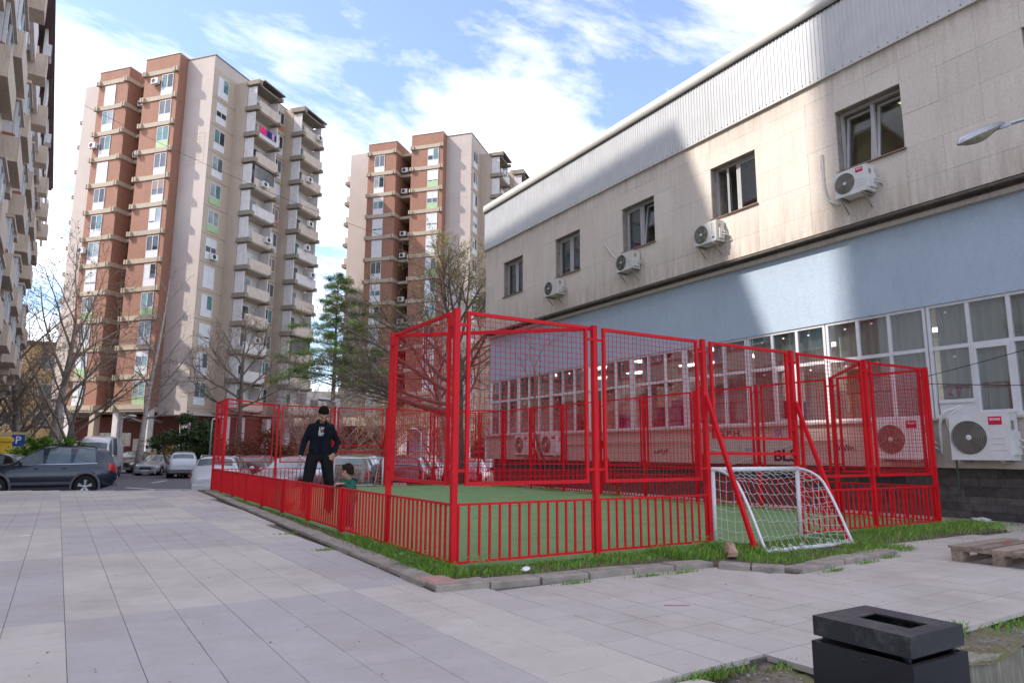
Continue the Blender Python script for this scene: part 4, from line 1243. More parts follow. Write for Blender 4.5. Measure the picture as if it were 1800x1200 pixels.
def tower(loc, rz, label, seed, right=True, ground_z=-0.69):
    """local x = along the balcony front (right-hand face), local y = along the brick-bay front; origin = nearest corner"""
    rr = random.Random(seed)
    T = empty('apartment_tower', loc, rz, label, 'apartment tower', 'brick and concrete apartment towers')
    gz_ = ground_z-loc[2]
    Z0 = 4.40; ZR = 40.55
    ztop = FZ+NF*FH
    # main volumes
    b = MB(); b.box(0, 19, 0.0, 3.40, Z0, ZR+0.4); b.build('corner_wall', m_tw, T, local=True)
    b = MB(); b.box(0, 15, 13.95, 17.2, Z0, ZR-0.3); b.build('left_end_wall', m_tw, T, local=True)
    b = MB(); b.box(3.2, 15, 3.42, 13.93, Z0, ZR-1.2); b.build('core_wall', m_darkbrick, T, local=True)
    b = MB(); b.box(-0.06, 19.05, -0.06, 3.46, ZR+0.401, ZR+0.50); b.build('roof_edge', m_roofd, T, local=True)
    # two brick bays
    P = 1.09
    for (y0, y1, wy0, wy1, top) in ((3.405, 7.78, 4.0, 5.48, 41.15), (9.93, 13.945, 11.55, 13.0, 40.75)):
        b = MB(); b.box(-P, 3.0, y0, y1, FZ, top); bay_ = b.build('brick_bay', m_tbrick, T, local=True)
        b = MB(); b.box(-P-0.05, 3.05, y0-0.05 if y0 > 4 else y0+0.01, y1+0.05, top+0.001, top+0.10); b.build('roof_edge', m_bwhite, bay_, local=True)
        for k in range(NF+1):
            z = FZ+k*FH-0.24
            b = MB(); b.box(-P-0.09, 3.0, y0-0.08 if y0 > 4 else y0+0.003, y1+0.08, z, z+0.46); b.build('concrete_band', m_tc, bay_, local=True)
            for ye, s_ in ((y0, -1), (y1, 1)):
                for q in (0, 1):
                    b = MB(); yq = ye-s_*(0.02+0.30*q)
                    b.box(-P-0.34, -P-0.091, yq-0.09, yq+0.09, z-0.07, z+0.42); b.build('bracket_block', m_tc, bay_, local=True)
        for k in range(NF):
            z = FZ+k*FH
            w = win(T, None, lambda u, d, a=wy1: (-P-d, a-u), wy1-wy0, z+0.22, z+2.46, rr, 'L', pick_pan(rr), pick_shut(rr))
            if rr.random() < 0.13: small_ac(T, -P, wy1+0.62, z+1.0+rr.uniform(0, .5), -1, 0)
    # recess between the bays: slabs and dark galleries
    for k in range(NF+1):
        z = FZ+k*FH-0.2
        b = MB(); b.box(0.35, 3.19, 7.88, 9.83, z, z+0.36); b.build('gallery_slab', m_tc, T, local=True)
        if k < NF:
            b = MB(); b.box(3.12, 3.19, 8.3, 9.3, z+0.5, z+2.3); b.build('gallery_door', m_tg[0], T, local=True)
            b = MB()
            for q in range(9): b.box(0.5, 0.53, 7.95+0.23*q, 7.97+0.23*q, z+0.36, z+1.35)
            b.box(0.49, 0.54, 7.89, 9.82, z+1.35, z+1.39); stuff(b.build('gallery_railing', m_dark, T, local=True))
            if rr.random() < 0.4: small_ac(T, 0.35, 9.2, z+0.5, -1, 0)
    # faint old inscription panel outline on the corner wall
    b = MB()
    for (ya, yb, za, zb) in ((0.5, 3.1, 32.6, 32.64), (0.8, 2.9, 29.4, 29.44), (2.86, 2.9, 29.44, 32.6), (0.5, 0.54, 29.44, 32.6)): b.box(-0.012, -0.002, ya, yb, za, zb)
    for q in range(9): b.box(-0.01, -0.002, 0.9, 2.7-rr.uniform(0, .3), 29.8+0.3*q, 29.84+0.3*q)
    stuff(b.build('scratched_inscription', m_tb, T, local=True))
    # right-hand face, first part: window column next to the corner
    b = MB(); b.box(0.06, 3.32, -0.03, -0.002, Z0+0.4, ZR-0.9); b.build('side_wall', m_tb, T, local=True)
    for k in range(NF):
        z = FZ+k*FH
        win(T, None, lambda u, d: (0.62+u, -0.03-d), 1.5, z+0.24, z+2.42, rr, 'R', rr.choice((0, 0, 0, 1)), pick_shut(rr))
        b = MB(); b.box(0.06, 3.30, -0.05, -0.031, z-0.1, z-0.06); b.build('wall_joint', m_tcd, T, local=True)
        if rr.random() < 0.12: small_ac(T, 1.6, -0.05, z+0.3, 0, -1)
    # jog, then two balcony stacks with a window column between, each stack stepping forward
    def stack(x0, yb, x1, first):
        yf = yb-1.15
        b = MB(); b.box(x0, x0+0.35, yb, 0.0 if first else yb+1.3, Z0+0.3, ZR-1.0); b.build('jog_wall', m_tb, T, local=True)
        b = MB(); b.box(x0+0.36, x1, yb+0.28, 1.0, Z0+0.3, ZR-1.2); b.build('loggia_back_wall', m_bwhite, T, local=True)
        for k in range(NF+1):
            z = FZ+k*FH-0.22
            b = MB(); b.box(x0-0.05, x1, yf+0.02, yb+0.28, z, z+0.16); sl = b.build('balcony_slab', m_tcd if k == NF else m_bpaint, T, local=True)
            for xe in (x0+0.1, x1-0.25):
                b = MB(); b.box(xe-0.32, xe+0.22, yf-0.42, yb+0.05, z-0.16, z+0.30) if xe < x0+1 else b.box(xe-0.1, xe+0.25, yf-0.30, yb-0.2, z-0.16, z+0.22)
                b.build('beam_end', m_tcd, sl, local=True)
            if k == NF: continue
            b = MB(); b.box(x0+0.45, x1-0.05, yf-0.10, yf+0.01, z+0.10, z+1.18); b.build('parapet', m_bpaint if rr.random() < 0.8 else m_bwhite, sl, local=True)
            b = MB(); b.box(x0+0.02, x0+0.14, yf+0.05, yb-0.05, z+0.32, z+2.55); b.build('side_panel', m_bwhite, T, local=True)
            b = MB(); b.box(x1-0.32, x1-0.2, yf+0.1, yb+0.2, z+0.22, z+2.55); b.build('side_panel', m_bwhite, T, local=True)
            wl_ = x1-x0-1.6
            if rr.random() < 0.12:
                b = MB(); b.box(x0+0.5, x1-0.35, yf+0.02, yf+0.07, z+1.2, z+2.6); b.build('glazed_balcony', m_tg[1], T, local=True)
            else:
                win(T, None, lambda u, d, a=x0+0.7, yy=yb+0.28: (a+u, yy-d), min(2.0, wl_), z+0.95, z+2.35, rr, 'R', None, pick_shut(rr))
            if rr.random() < 0.45: small_ac(T, (x0+x1)/2+rr.uniform(-1, 1), yf-0.08, z+(0.55 if rr.random() < .5 else 1.2), 0, -1)
        return yf
    A1 = 3.3
    stack(A1, -1.52, 7.35, True)
    b = MB(); b.box(7.40, 10.0, -1.48, 1.0, Z0+0.3, ZR-0.9); b.build('window_column_wall', m_tb, T, local=True)
    for k in range(NF):
        z = FZ+k*FH
        b = MB(); b.box(7.42, 7.95, -1.52, -1.481, z+0.25, z+2.3); b.build('grey_panel', m_shutb, T, local=True)
        win(T, None, lambda u, d: (8.15+u, -1.48-d), 1.35, z+0.24, z+2.42, rr, 'R', rr.choice((0, 0, 1, 2, 3)), pick_shut(rr))
        b = MB(); b.box(7.40, 10.0, -1.56, -1.481, z-0.25, z-0.02); b.build('concrete_band', m_tc, T, local=True)
    stack(9.7, -2.62, 13.9, False)
    b = MB(); b.box(9.8, 14.3, -4.0, -2.0, ZR-0.9, ZR-0.76); b.build('top_canopy', m_roofd, T, local=True)
    b = MB(); b.box(4.0, 7.6, -3.0, -1.0, ZR-0.75, ZR-0.6); b.build('top_canopy', m_roofd, T, local=True)
    b = MB(); b.box(0.4, 15, 0.5, 14, ZR-1.19, ZR-1.1); b.build('flat_roof', m_concrete, T, local=True)
    # left edge balcony ends, seen beyond the left end wall
    for k in range(NF):
        z = FZ+k*FH
        b = MB(); b.box(0.6, 2.6, 17.2, 18.3, z-0.2, z+0.25); b.build('beam_end', m_tcd, T, local=True)
        b = MB(); b.box(0.8, 2.4, 17.2, 18.1, z+0.25, z+1.1); b.build('parapet', m_bpaint, T, local=True)
    # open ground floor on pillars
    for (x, y) in ((-0.7, 3.7), (-0.7, 7.4), (-0.7, 10.3), (-0.7, 13.5), (0.5, 0.5), (6, -1.2), (12, -2.2), (0.6, 16.6), (3.6, -1.4), (9.6, -1.6)):
        b = MB(); b.box(x-0.32, x+0.32, y-0.32, y+0.32, gz_, FZ-0.25 if x < 0 else Z0); b.build('pillar', m_bwhite if (x, y) != (-0.7, 10.3) else m_tb, T, local=True)
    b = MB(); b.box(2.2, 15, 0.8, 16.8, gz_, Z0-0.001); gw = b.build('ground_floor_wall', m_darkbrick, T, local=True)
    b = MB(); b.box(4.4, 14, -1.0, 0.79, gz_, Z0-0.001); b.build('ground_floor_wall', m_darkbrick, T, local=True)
    b = MB(); b.box(-P-0.02, 3.0, 3.41, 13.94, FZ-0.45, FZ-0.241); b.build('soffit', m_tc, T, local=True)
    for yq, zq in ((11.2, 2.2), (8.6, 2.2), (4.6, 1.0), (2.0, 1.0), (14.8, 1.4)):
        win(gw, None, lambda u, d, a=yq: (2.2-d, a+1.4-u), 1.4, gz_+zq, gz_+zq+1.3, rr, 'G', None, None) if False else None
        b = MB(); b.box(2.12, 2.19, yq, yq+1.5, gz_+zq, gz_+zq+1.3); f_ = b.build('ground_window', m_pvc, T, local=True)
        b = MB(); b.box(2.10, 2.119, yq+0.08, yq+0.72, gz_+zq+0.08, gz_+zq+1.22); b.box(2.10, 2.119, yq+0.80, yq+1.42, gz_+zq+0.08, gz_+zq+1.22); stuff(b.build('pane', m_tg[0], f_, local=True))
    # mailboxes by the entrance
    b = MB(); b.box(2.05, 2.19, 6.2, 8.2, gz_+1.2, gz_+2.9); mbx = b.build('mailbox_block', m_bwhite, T, local=True)
    b = MB()
    for q in range(7):
        for r_ in range(5): b.box(2.04, 2.049, 6.3+0.27*q, 6.36+0.27*q, gz_+1.35+0.32*r_, gz_+1.43+0.32*r_)
    stuff(b.build('mail_slots', m_dark, mbx, local=True))
    return T
t1 = tower((4.53, 65.07, 0), R(41), 'nearer tall brick and concrete apartment tower on the left', 5)
t2 = tower((34.9, 66.5, 0), R(41.5), 'farther brick and concrete apartment tower in the middle, partly behind the office', 17, ground_z=-0.69)
# laundry on an upper balcony of the nearer tower
laundry = empty('laundry_line', Vector((4.53, 65.07, FZ+10*FH)), R(41), 'colourful laundry hanging on an upper balcony of the nearer tower', 'laundry')
for q, (c, w_) in enumerate((((0.55, 0.12, 0.05), 0.35), ((0.75, 0.02, 0.22), 0.9), ((0.02, 0.03, 0.12), 0.45), ((0.03, 0.03, 0.2), 0.4), ((0.5, 0.3, 0.5), 0.4), ((0.02, 0.02, 0.10), 0.35))):
    b = MB(); x = 3.8+sum((0.35, 0.9, 0.45, 0.4, 0.4, 0.35)[:q]); n = 5
    vs = [(x+w_*i/n*0.94, -2.86+0.03*math.sin(i*2.1), z) for z in (0.35, 1.05) for i in range(n+1)]
    b.add(vs, [(i, i+1, n+2+i, n+1+i) for i in range(n)]); b.build('garment', M('garment_%d' % q, c, 0.9, var=0.1), laundry, local=True)

# ------------------------------------------------------------------ left block along the plaza
m_lsof = M('brown_soffit', (0.30, 0.22, 0.175), 0.9, var=0.2, scale=2, grime=0.3)
m_lcon = streakmat('balcony_concrete', (0.56, 0.46, 0.37), (0.20, 0.16, 0.12), 0.5, 0.12, 0.5)
m_lwhite = streakmat('left_render', (0.74, 0.69, 0.66), (0.5, 0.43, 0.38), 0.3, 0.06, 0.3)
m_lbrick = brickmat('left_brick', (0.36, 0.09, 0.05), (0.40, 0.11, 0.06), (0.25, 0.12, 0.08))
m_tilered = M('roof_tile', (0.13, 0.08, 0.085), 0.8, var=0.2)
LA = R(2.5)
left = empty('apartment_block', (-5.0, 0, -0.69), R(92.5), 'long apartment block at the left edge with stepped concrete balconies and bay windows', 'apartment block')
# local x runs along the facade away from the camera (s), local y = behind the facade plane
gl = 0.69
rr = random.Random(23)
b = MB(); b.box(11.2, 68, 1.9, 14, 0, 13.9+gl); b.build('rear_wall', m_lwhite, left, local=True)
b = MB(); b.box(11.2, 68, 4.2, 14, 13.91+gl, 20.6+gl); b.build('upper_rear_wall', m_lwhite, left, local=True)
b = MB(); b.box(11.2, 68, 0.9, 14, 20.61+gl, 24.2+gl); b.build('top_storey_wall', m_lwhite, left, local=True)
b = MB(); b.box(11.2, 68, 0.85, 4.19, 20.45+gl, 20.60+gl); b.build('soffit', m_lsof, left, local=True)
b = MB(); b.box(11.2, 66.5, 0.0, 14, 24.21+gl, 24.42+gl); b.build('eave', m_tilered, left, local=True)
b = MB()
for k in range(220): b.box(11.3+0.25*k, 11.3+0.25*k+0.16, -0.10, 0.0, 24.30+gl, 24.40+gl)
stuff(b.build('eave_tiles', m_tilered, left, local=True))
for k in range(-3, 6):
    s0 = 34.1+6.3*k
    if s0 < 12: continue
    b = MB(); b.box(s0, s0+1.0, 0.86, 4.19, 19.75+gl, 20.44+gl); b.build('cross_beam', m_lcon, left, local=True)
    b = MB(); b.box(s0-0.1, s0+1.1, -0.1, 0.85, 19.55+gl, 20.75+gl); b.build('beam_end', m_lcon, left, local=True)
    b = MB(); b.box(s0+1.12, s0+6.18, 0.38, 0.55, 20.2+gl, 21.75+gl); b.build('parapet', m_lwhite, left, local=True)
    b = MB(); b.box(s0+1.5, s0+3.4, 0.80, 0.88, 21.9+gl, 23.4+gl); f_ = b.build('window', m_pvc, left, local=True)
    b = MB(); b.box(s0+1.58, s0+3.32, 0.78, 0.799, 21.98+gl, 23.32+gl); b.build('pane', m_tg[0], f_, local=True)
    b = MB(); b.box(s0+3.7, s0+5.9, 0.20, 0.34, 22.3+gl, 24.2+gl); b.build('side_screen', m_lwhite, left, local=True)
    if k in (0, 2):
        b = MB(); b.box(s0+2.2, s0+3.1, -0.12, 0.2, 21.9+gl, 22.55+gl); c_ = b.build('air_conditioner_casing', m_ac, left, local=True)
        b = MB(); b.box(s0+2.3, s0+2.8, -0.14, -0.121, 22.0+gl, 22.45+gl); b.build('fan', m_acdark, c_, local=True)
# stepped loggias below
b = MB(); b.box(11.2, 46.0, 1.1, 1.88, 4.4+gl, 13.9+gl); b.build('loggia_wall', m_lbrick, left, local=True)
for c in range(11):
    s0 = 12.2+3.15*c
    for k in range(6):
        z = 4.55+2.69*k+gl + (0.55 if c % 2 else 0.0)
        if z > 12.9+gl: continue
        o_ = -0.25 if (c+k) % 2 else 0.25
        b = MB(); b.box(s0-0.15, s0+2.75, o_, 1.09, z, z+0.86); sl = b.build('balcony_front', m_lcon, left, local=True)
        b = MB(); b.box(s0+2.2, s0+3.05, o_+0.25, 1.09, z-0.38, z+0.40); b.build('beam_end', m_lcon, sl, local=True)
        b = MB(); b.box(s0+0.2, s0+2.5, o_+0.22, 1.09, z+0.861, z+1.10); b.build('brick_course', m_lbrick, sl, local=True)
        b = MB(); zz0, zz1 = z+1.10, z+2.30
        for u0, u1, v0, v1 in ((0.25, 0.33, zz0, zz1), (2.37, 2.45, zz0, zz1), (1.3, 1.4, zz0, zz1), (0.33, 2.37, zz0, zz0+0.08), (0.33, 2.37, zz1-0.08, zz1)):
            b.box(s0+u0, s0+u1, o_+0.18, o_+0.26, v0, v1)
        b.box(s0+2.37, s0+2.45, o_+0.27, 1.09, zz0, zz1); b.box(s0+0.25, s0+0.33, o_+0.27, 1.09, zz0, zz1)
        w = b.build('bay_window', m_pvc, left, local=True)
        for q in (0, 1):
            b = MB(); b.box(s0+(0.33, 1.4)[q], s0+(1.3, 2.37)[q], o_+0.21, o_+0.23, zz0+0.08, zz1-0.08); b.build('pane', rr.choice((m_tg[1], m_tg[2], m_tg[3], m_tg[0])), w, local=True)
        if rr.random() < 0.5:
            b = MB(); b.box(s0+0.4, s0+1.2, o_+0.28, o_+0.30, zz0+0.1, zz1-0.1); b.build('curtain', m_curtain, w, local=True)
        b = MB(); b.box(s0+0.15, s0+2.55, o_+0.10, 1.09, zz1+0.001, zz1+0.12); b.build('lintel', m_lcon, left, local=True)
b = MB()
b.box(11.2, 45.5, 2.2, 13, 0, 4.39+gl); b.build('ground_floor_wall', m_darkbrick, left, local=True) if False else None
for k in range(9):
    s0 = 13+4.0*k
    b = MB(); b.box(s0, s0+0.5, 1.2, 1.7, 0, 4.4+gl); b.build('pillar', m_lcon, left, local=True)
# unseen blocks added out of frame on the left, sized to shade the plaza
def shade_block(name, x0, x1, y0, y1, h, label):
    T = empty(name, ((x0+x1)/2, (y0+y1)/2, -0.69), 0, label, 'apartment block')
    b = MB(); b.box(x0, x1, y0, y1, -0.69, h); b.build('wall', m_tw, T)
    for k in range(int((h-5)/2.86)):
        z = 4.5+2.86*k
        b = MB(); b.box(x1, x1+0.35, y0+0.1, y1-0.1, z, z+0.45); b.build('concrete_band', m_tc, T)
        n = int((y1-y0)/3.2)
        b = MB()
        for q in range(n): b.box(x1, x1+0.06, y0+1+3.2*q, y0+2.5+3.2*q, z+0.9, z+2.2)
        stuff(b.build('windows', m_tg[1], T))
shade_block('apartment_tower', -30, -18, -9, 12.0, 44, 'unseen tall pale block added beyond the left edge to shade the plaza')
shade_block('apartment_block', -31, -18.1, 12.02, 17.0, 30.5, 'unseen lower block added beyond the left edge to shape the plaza shade')

# ochre building far behind the left trees
m_ochre = streakmat('ochre_render', (0.50, 0.345, 0.18), (0.34, 0.22, 0.12), 0.4, 0.08, 0.3)
och = empty('ochre_building', (-8, 80, -0.69), R(-6), 'low ochre apartment building behind the bare trees on the left', 'building')
b = MB(); b.box(-16, 5.2, 0, 12, 0, 12.6); b.build('wall', m_ochre, och, local=True)
b = MB(); b.box(-16.3, 5.5, -0.4, 12.3, 12.601, 12.9); b.build('roof', m_tilered, och, local=True)
for k in range(4):
    for q in range(7):
        x = -14+2.8*q
        b = MB(); b.box(x, x+1.2, -0.08, -0.002, 1.3+2.9*k, 2.7+2.9*k); f_ = b.build('window', m_pvc, och, local=True)
        b = MB(); b.box(x+0.08, x+1.12, -0.10, -0.081, 1.38+2.9*k, 2.62+2.9*k); b.build('pane', m_tg[1], f_, local=True)
# long low building far behind the trees between the towers
m_far = streakmat('far_render', (0.47, 0.43, 0.40), (0.3, 0.26, 0.22), 0.4)
fb = empty('far_building', (52, 128, -0.69), R(-22), 'pale distant apartment building glimpsed between the two towers', 'building')
b = MB(); b.box(-40, 40, 0, 10, 0, 14); b.build('wall', m_far, fb, local=True)
for k in range(4):
    for q in range(24):
        x = -38+3.2*q
        b = MB(); b.box(x, x+1.5, -0.05, -0.002, 1.4+3.1*k, 2.9+3.1*k); b.build('window', m_tg[1], fb, local=True)
# low shop annexe in front of the farther tower
an = empty('shop_annexe', (22.5, 47.5, -0.69), R(38.5), 'low grey shop front with white pillars behind the court', 'building')
b = MB(); b.box(-2, 11.5, 4.4, 14, 0, 3.9); b.build('wall', m_darkbrick, an, local=True)
b = MB(); b.box(-3, 12.0, 1.9, 14.4, 3.9, 4.6); b.build('canopy', m_tb, an, local=True)
m_greydoor = M('grey_shutter', (0.17, 0.16, 0.20), 0.6, var=0.1)
for q in range(4):
    b = MB(); b.box(-2.6+4.4*q, -2.0+4.4*q, 2.2, 2.8, 0, 3.899); b.build('pillar', m_bwhite, an, local=True)
    b = MB(); b.box(-1.2+3.4*q, 1.2+3.4*q, 4.3, 4.399, 0.2, 3.1); b.build('shutter_door', m_greydoor, an, local=True)
# ------------------------------------------------------------------ trees and shrubs
def barkmat(name, c, c2, s=7):
    t = NT(name); n = t.noise(s, 6, 0.65, (1, 1, 0.5)); t.color(t.mix(t.ramp(n, [(0.35, 0.0), (0.65, 1.0)]), c, c2)); t.bsdf.inputs['Roughness'].default_value = 0.9
    t.bump(t.noise(s*4, 5, 0.6, (1, 1, 0.4)), 0.6, 0.03)
    return t.mat
m_bark = barkmat('bark_brown', (0.075, 0.058, 0.048), (0.18, 0.145, 0.118))
m_barkp = barkmat('bark_pale', (0.20, 0.17, 0.14), (0.36, 0.31, 0.26), 3)
m_twig = M('twig', (0.17, 0.132, 0.105), 0.9, var=0.25)
m_twigp = M('twig_pale', (0.30, 0.24, 0.185), 0.9, var=0.2)
t = NT('birch_bark'); n = t.noise(5, 5, 0.7, (1, 1, 4)); t.color(t.mix(t.ramp(n, [(0.52, 0.0), (0.62, 1.0)]), (0.50, 0.44, 0.39), (0.10, 0.08, 0.07))); t.bsdf.inputs['Roughness'].default_value = 0.85
m_birch = t.mat
def leafmat(name, c, var=0.5):
    t = NT(name)
    n = t.noise(2.2, 4, 0.6); cc = t.mix(t.ramp(n, [(0.3, 0.0), (0.7, 1.0)]), sc(c, 1-var), sc(c, 1+var)); t.color(cc)
    t.bsdf.inputs['Roughness'].default_value = 0.6; t.bsdf.inputs['Specular IOR Level'].default_value = 0.25
    tr = t.n.new('ShaderNodeBsdfTranslucent'); t.l.new(cc, tr.inputs[0])
    mx = t.n.new('ShaderNodeMixShader'); mx.inputs[0].default_value = 0.3
    t.l.new(t.bsdf.outputs[0], mx.inputs[1]); t.l.new(tr.outputs[0], mx.inputs[2]); t.l.new(mx.outputs[0], t.out.inputs[0])
    return t.mat
m_bud = leafmat('spring_bud', (0.36, 0.36, 0.06), 0.35)
m_leaf = leafmat('bush_leaf', (0.12, 0.23, 0.03), 0.45)
m_ever = leafmat('dark_evergreen', (0.06, 0.09, 0.04), 0.5)
m_cedar = leafmat('cedar_needle', (0.125, 0.215, 0.05), 0.5)
m_dryleaf = leafmat('dry_leaf', (0.28, 0.13, 0.05), 0.4)
m_yellow = leafmat('forsythia', (0.45, 0.30, 0.04), 0.4)

def quadleaf(b, p, s, rr):
    a = rr.uniform(0, 6.28); d = Vector((math.cos(a), math.sin(a), rr.uniform(-0.6, 0.6))).normalized()
    w = d.cross(Vector((rr.uniform(-1, 1), rr.uniform(-1, 1), rr.uniform(0.2, 1)))).normalized()*s*0.36
    b.add([p, p+d*s*0.5+w, p+d*s, p+d*s*0.5-w], [(0, 1, 2, 3)])
def bare_tree(name, label, base, seed, trunk, limbs, tr, spec, mt, mtw, cat='tree', group=None, leaves=None, up=0.12, twig_r=0.008, tp=0.5):
    """trunk: list of offsets from base; limbs: list of (start fraction on trunk, direction, length); spec: child counts for the next levels"""
    rr = random.Random(seed)
    T = empty(name, base, 0, label, cat, group)
    pts = [Vector(p) for p in trunk]
    b = MB(); b.smooth = True
    n = len(pts); rad = [tr*(1-tp*i/(n-1)) for i in range(n)]; rad[0] *= 1.35
    b.tube(pts, rad, 10); 
    cr = MB(); cr.smooth = True; lf = MB()
    def at(t_):
        x = t_*(n-1); i = min(n-2, int(x)); return pts[i].lerp(pts[i+1], x-i), rad[i]+(rad[i+1]-rad[i])*(x-i)
    def branch(p, d, L, r, lev):
        ns = (6, 5, 4, 3, 3)[min(lev, 4)]; P = [p.copy()]; d = d.normalized(); q = p.copy()
        wob = (0.16, 0.22, 0.28, 0.32, 0.35)[min(lev, 4)]
        for i in range(ns):
            d = (d + Vector((rr.gauss(0, wob), rr.gauss(0, wob), rr.gauss(0, wob*0.8)+up))*0.55).normalized()
            q = q + d*(L/ns); P.append(q.copy())
        rd = [max(twig_r*0.55, r*(1-0.78*i/ns)) for i in range(ns+1)]
        cr.tube(P, rd, (7, 5, 4, 3, 3)[min(lev, 4)], False)
        if lev < len(spec):
            m = spec[lev]
            for k in range(m):
                f = 0.22+0.76*(k+rr.random())/m
                x = f*ns; i = min(ns-1, int(x)); pp = P[i].lerp(P[i+1], x-i)
                dd = (P[i+1]-P[i]).normalized(); side = dd.cross(Vector((rr.uniform(-1, 1), rr.uniform(-1, 1), rr.uniform(-1, 1)))).normalized()
                branch(pp, dd*rr.uniform(0.55, 0.9)+side*rr.uniform(0.5, 0.9), L*rr.uniform(0.38, 0.6)*(1.1-0.4*f), max(twig_r, rd[i]*0.55), lev+1)
        if leaves and lev >= len(spec)-1:
            for k in range(leaves[1]):
                if rr.random() < leaves[2]: quadleaf(lf, P[rr.randint(1, ns)] + Vector((rr.gauss(0, .03), rr.gauss(0, .03), rr.gauss(0, .03))), leaves[0]*rr.uniform(.6, 1.2), rr)
    for f, d, L in limbs:
        p, r = at(f); branch(p, Vector(d), L, r*0.62, 0)
    b.build('trunk', mt, T, local=True)
    c = cr.build('crown', [mtw], T, local=True)
    if leaves: stuff(lf.build('leaves', leaves[3], c, local=True))
    return T
def rl(rr, n, L0, L1, z0, z1, f0=0.5, a0=0.0, a1=6.28):
    return [(f0+(1-f0)*(k+0.5)/n, (math.cos(a), math.sin(a), rr.uniform(z0, z1)), rr.uniform(L0, L1)) for k in range(n) for a in [a0+(a1-a0)*((k*0.618) % 1.0)+rr.uniform(-.3, .3)]]
R2 = lambda d, r, u: (d*_h.x+r*_r.x, d*_h.y+r*_r.y, u)      # away, right, up as seen along the court
rr = random.Random(2)
# big budding tree behind the court's far corner
bare_tree('budding_tree', 'large spreading tree with yellow-green buds behind the far court corner', (9.6, 18.7, -0.35), 41,
          [(0, 0, 0), R2(0, 0.02, 1.2), R2(0, -0.06, 2.6), R2(0, -0.05, 3.8), R2(0.1, -0.15, 5.2), R2(0.1, -0.2, 6.4)],
          [(0.42, R2(0.1, -1, 0.12), 5.6), (0.50, R2(0.5, -1, 0.30), 5.8), (0.55, R2(-0.5, -1, 0.42), 5.6), (0.60, R2(-0.2, -1, 0.75), 5.2), (0.64, R2(-0.6, 0.8, 0.9), 3.6), (0.68, R2(0.4, -0.9, 1.1), 5.0), (0.74, R2(0.1, 1, 1.25), 4.0), (0.80, R2(-0.2, -0.5, 1.5), 4.4), (0.86, R2(0.2, 0.7, 1.5), 3.6), (0.92, R2(0.3, -0.8, 1.1), 4.2), (1.0, R2(0, 0.15, 1.6), 3.1), (1.0, R2(-0.1, 0.7, 1.3), 3.2), (0.46, R2(-0.3, -1, 0.02), 5.2), (0.52, R2(0.8, 0.4, 0.4), 3.2), (1.0, R2(0, -0.6, 1.4), 3.4)],
          0.20, (9, 7, 5), m_bark, m_twig, leaves=(0.08, 2, 0.45, m_bud), up=0.10, twig_r=0.0075)
# second leaning stem beside it
bare_tree('leaning_tree', 'slim leaning pale trunk behind the big budding tree', (11.4, 22.6, -0.5), 77,
          [(0, 0, 0), R2(0, -0.35, 1.8), R2(0, -0.75, 3.6), R2(0, -0.95, 5.0)], rl(rr, 7, 2.6, 3.8, 0.5, 1.6, 0.5), 0.16, (6, 5, 3), m_barkp, m_twig)
# thin sapling between fence and office
bare_tree('sapling', 'thin leaning sapling between the fence and the office wall', (8.45, 10.7, 0.0), 5,
          [(0, 0, 0), R2(0, -0.38, 1.2), R2(0, -0.62, 1.9), R2(0, -0.48, 2.7), R2(0, -0.52, 3.4)],
          [(0.72, R2(0, 0.35, 1), 1.5), (0.8, R2(0, -0.75, 0.9), 1.2), (1.0, R2(0, 0.35, 1), 1.5), (1.0, R2(0, -0.3, 1), 1.0)], 0.045, (3, 2), m_bark, m_twig, twig_r=0.006, tp=0.7)
# trees on the left, in front of the nearer tower
bare_tree('plane_tree', 'tall pale-barked bare plane tree left of the nearer tower', (-4.9, 45.0, -0.69), 13,
          [(0, 0, 0), R2(0, 0.1, 2.5), R2(0, 0.35, 5.0), R2(0, 0.6, 7.5), R2(0, 0.75, 9.5)],
          [(0.35, R2(0.2, -0.75, 1.2), 6.5), (0.45, R2(-0.2, 0.9, 1.0), 6.0), (0.6, R2(0, -0.6, 1.4), 6.5), (0.7, R2(0.3, 0.9, 0.9), 5.5), (0.8, R2(-0.3, -0.5, 1.3), 5.5), (0.9, R2(0.1, 0.7, 1.3), 5.0), (1.0, R2(0, 0.0, 1.5), 5.5), (1.0, R2(0, -0.5, 1.2), 5.0), (0.55, R2(-0.5, 0.6, 0.8), 5.0)],
          0.28, (7, 6, 4), m_barkp, m_twigp, leaves=(0.16, 1, 0.10, m_dryleaf), up=0.10, twig_r=0.012, tp=0.7)
bare_tree('plane_tree', 'second pale plane tree trunk just left of the tall one', (-6.6, 48.0, -0.69), 14,
          [(0, 0, 0), R2(0, -0.25, 2.5), R2(0, -0.7, 5.0), R2(0, -1.0, 7.5)], rl(rr, 9, 3.5, 5.5, 0.6, 1.6, 0.4), 0.26, (7, 5, 4), m_barkp, m_twigp, up=0.1, twig_r=0.012)
bare_tree('dark_tree', 'dark bare tree forking low behind the navy car', (-3.9, 37.5, -0.69), 21,
          [(0, 0, 0), R2(0, 0.05, 1.0), R2(0, 0.1, 2.2), R2(0, 0.25, 3.2)],
          [(0.5, R2(0, -0.85, 1.0), 5.2), (0.7, R2(0.2, 0.85, 1.0), 5.5), (0.85, R2(-0.2, -0.4, 1.3), 5.2), (1.0, R2(0, 0.5, 1.3), 5.5), (1.0, R2(0.2, -0.1, 1.5), 5.0), (0.95, R2(0.1, 1.1, 0.6), 4.6), (0.6, R2(0.5, -1.0, 0.7), 4.4)],
          0.20, (7, 5, 4), m_bark, m_twig, up=0.06, twig_r=0.010)
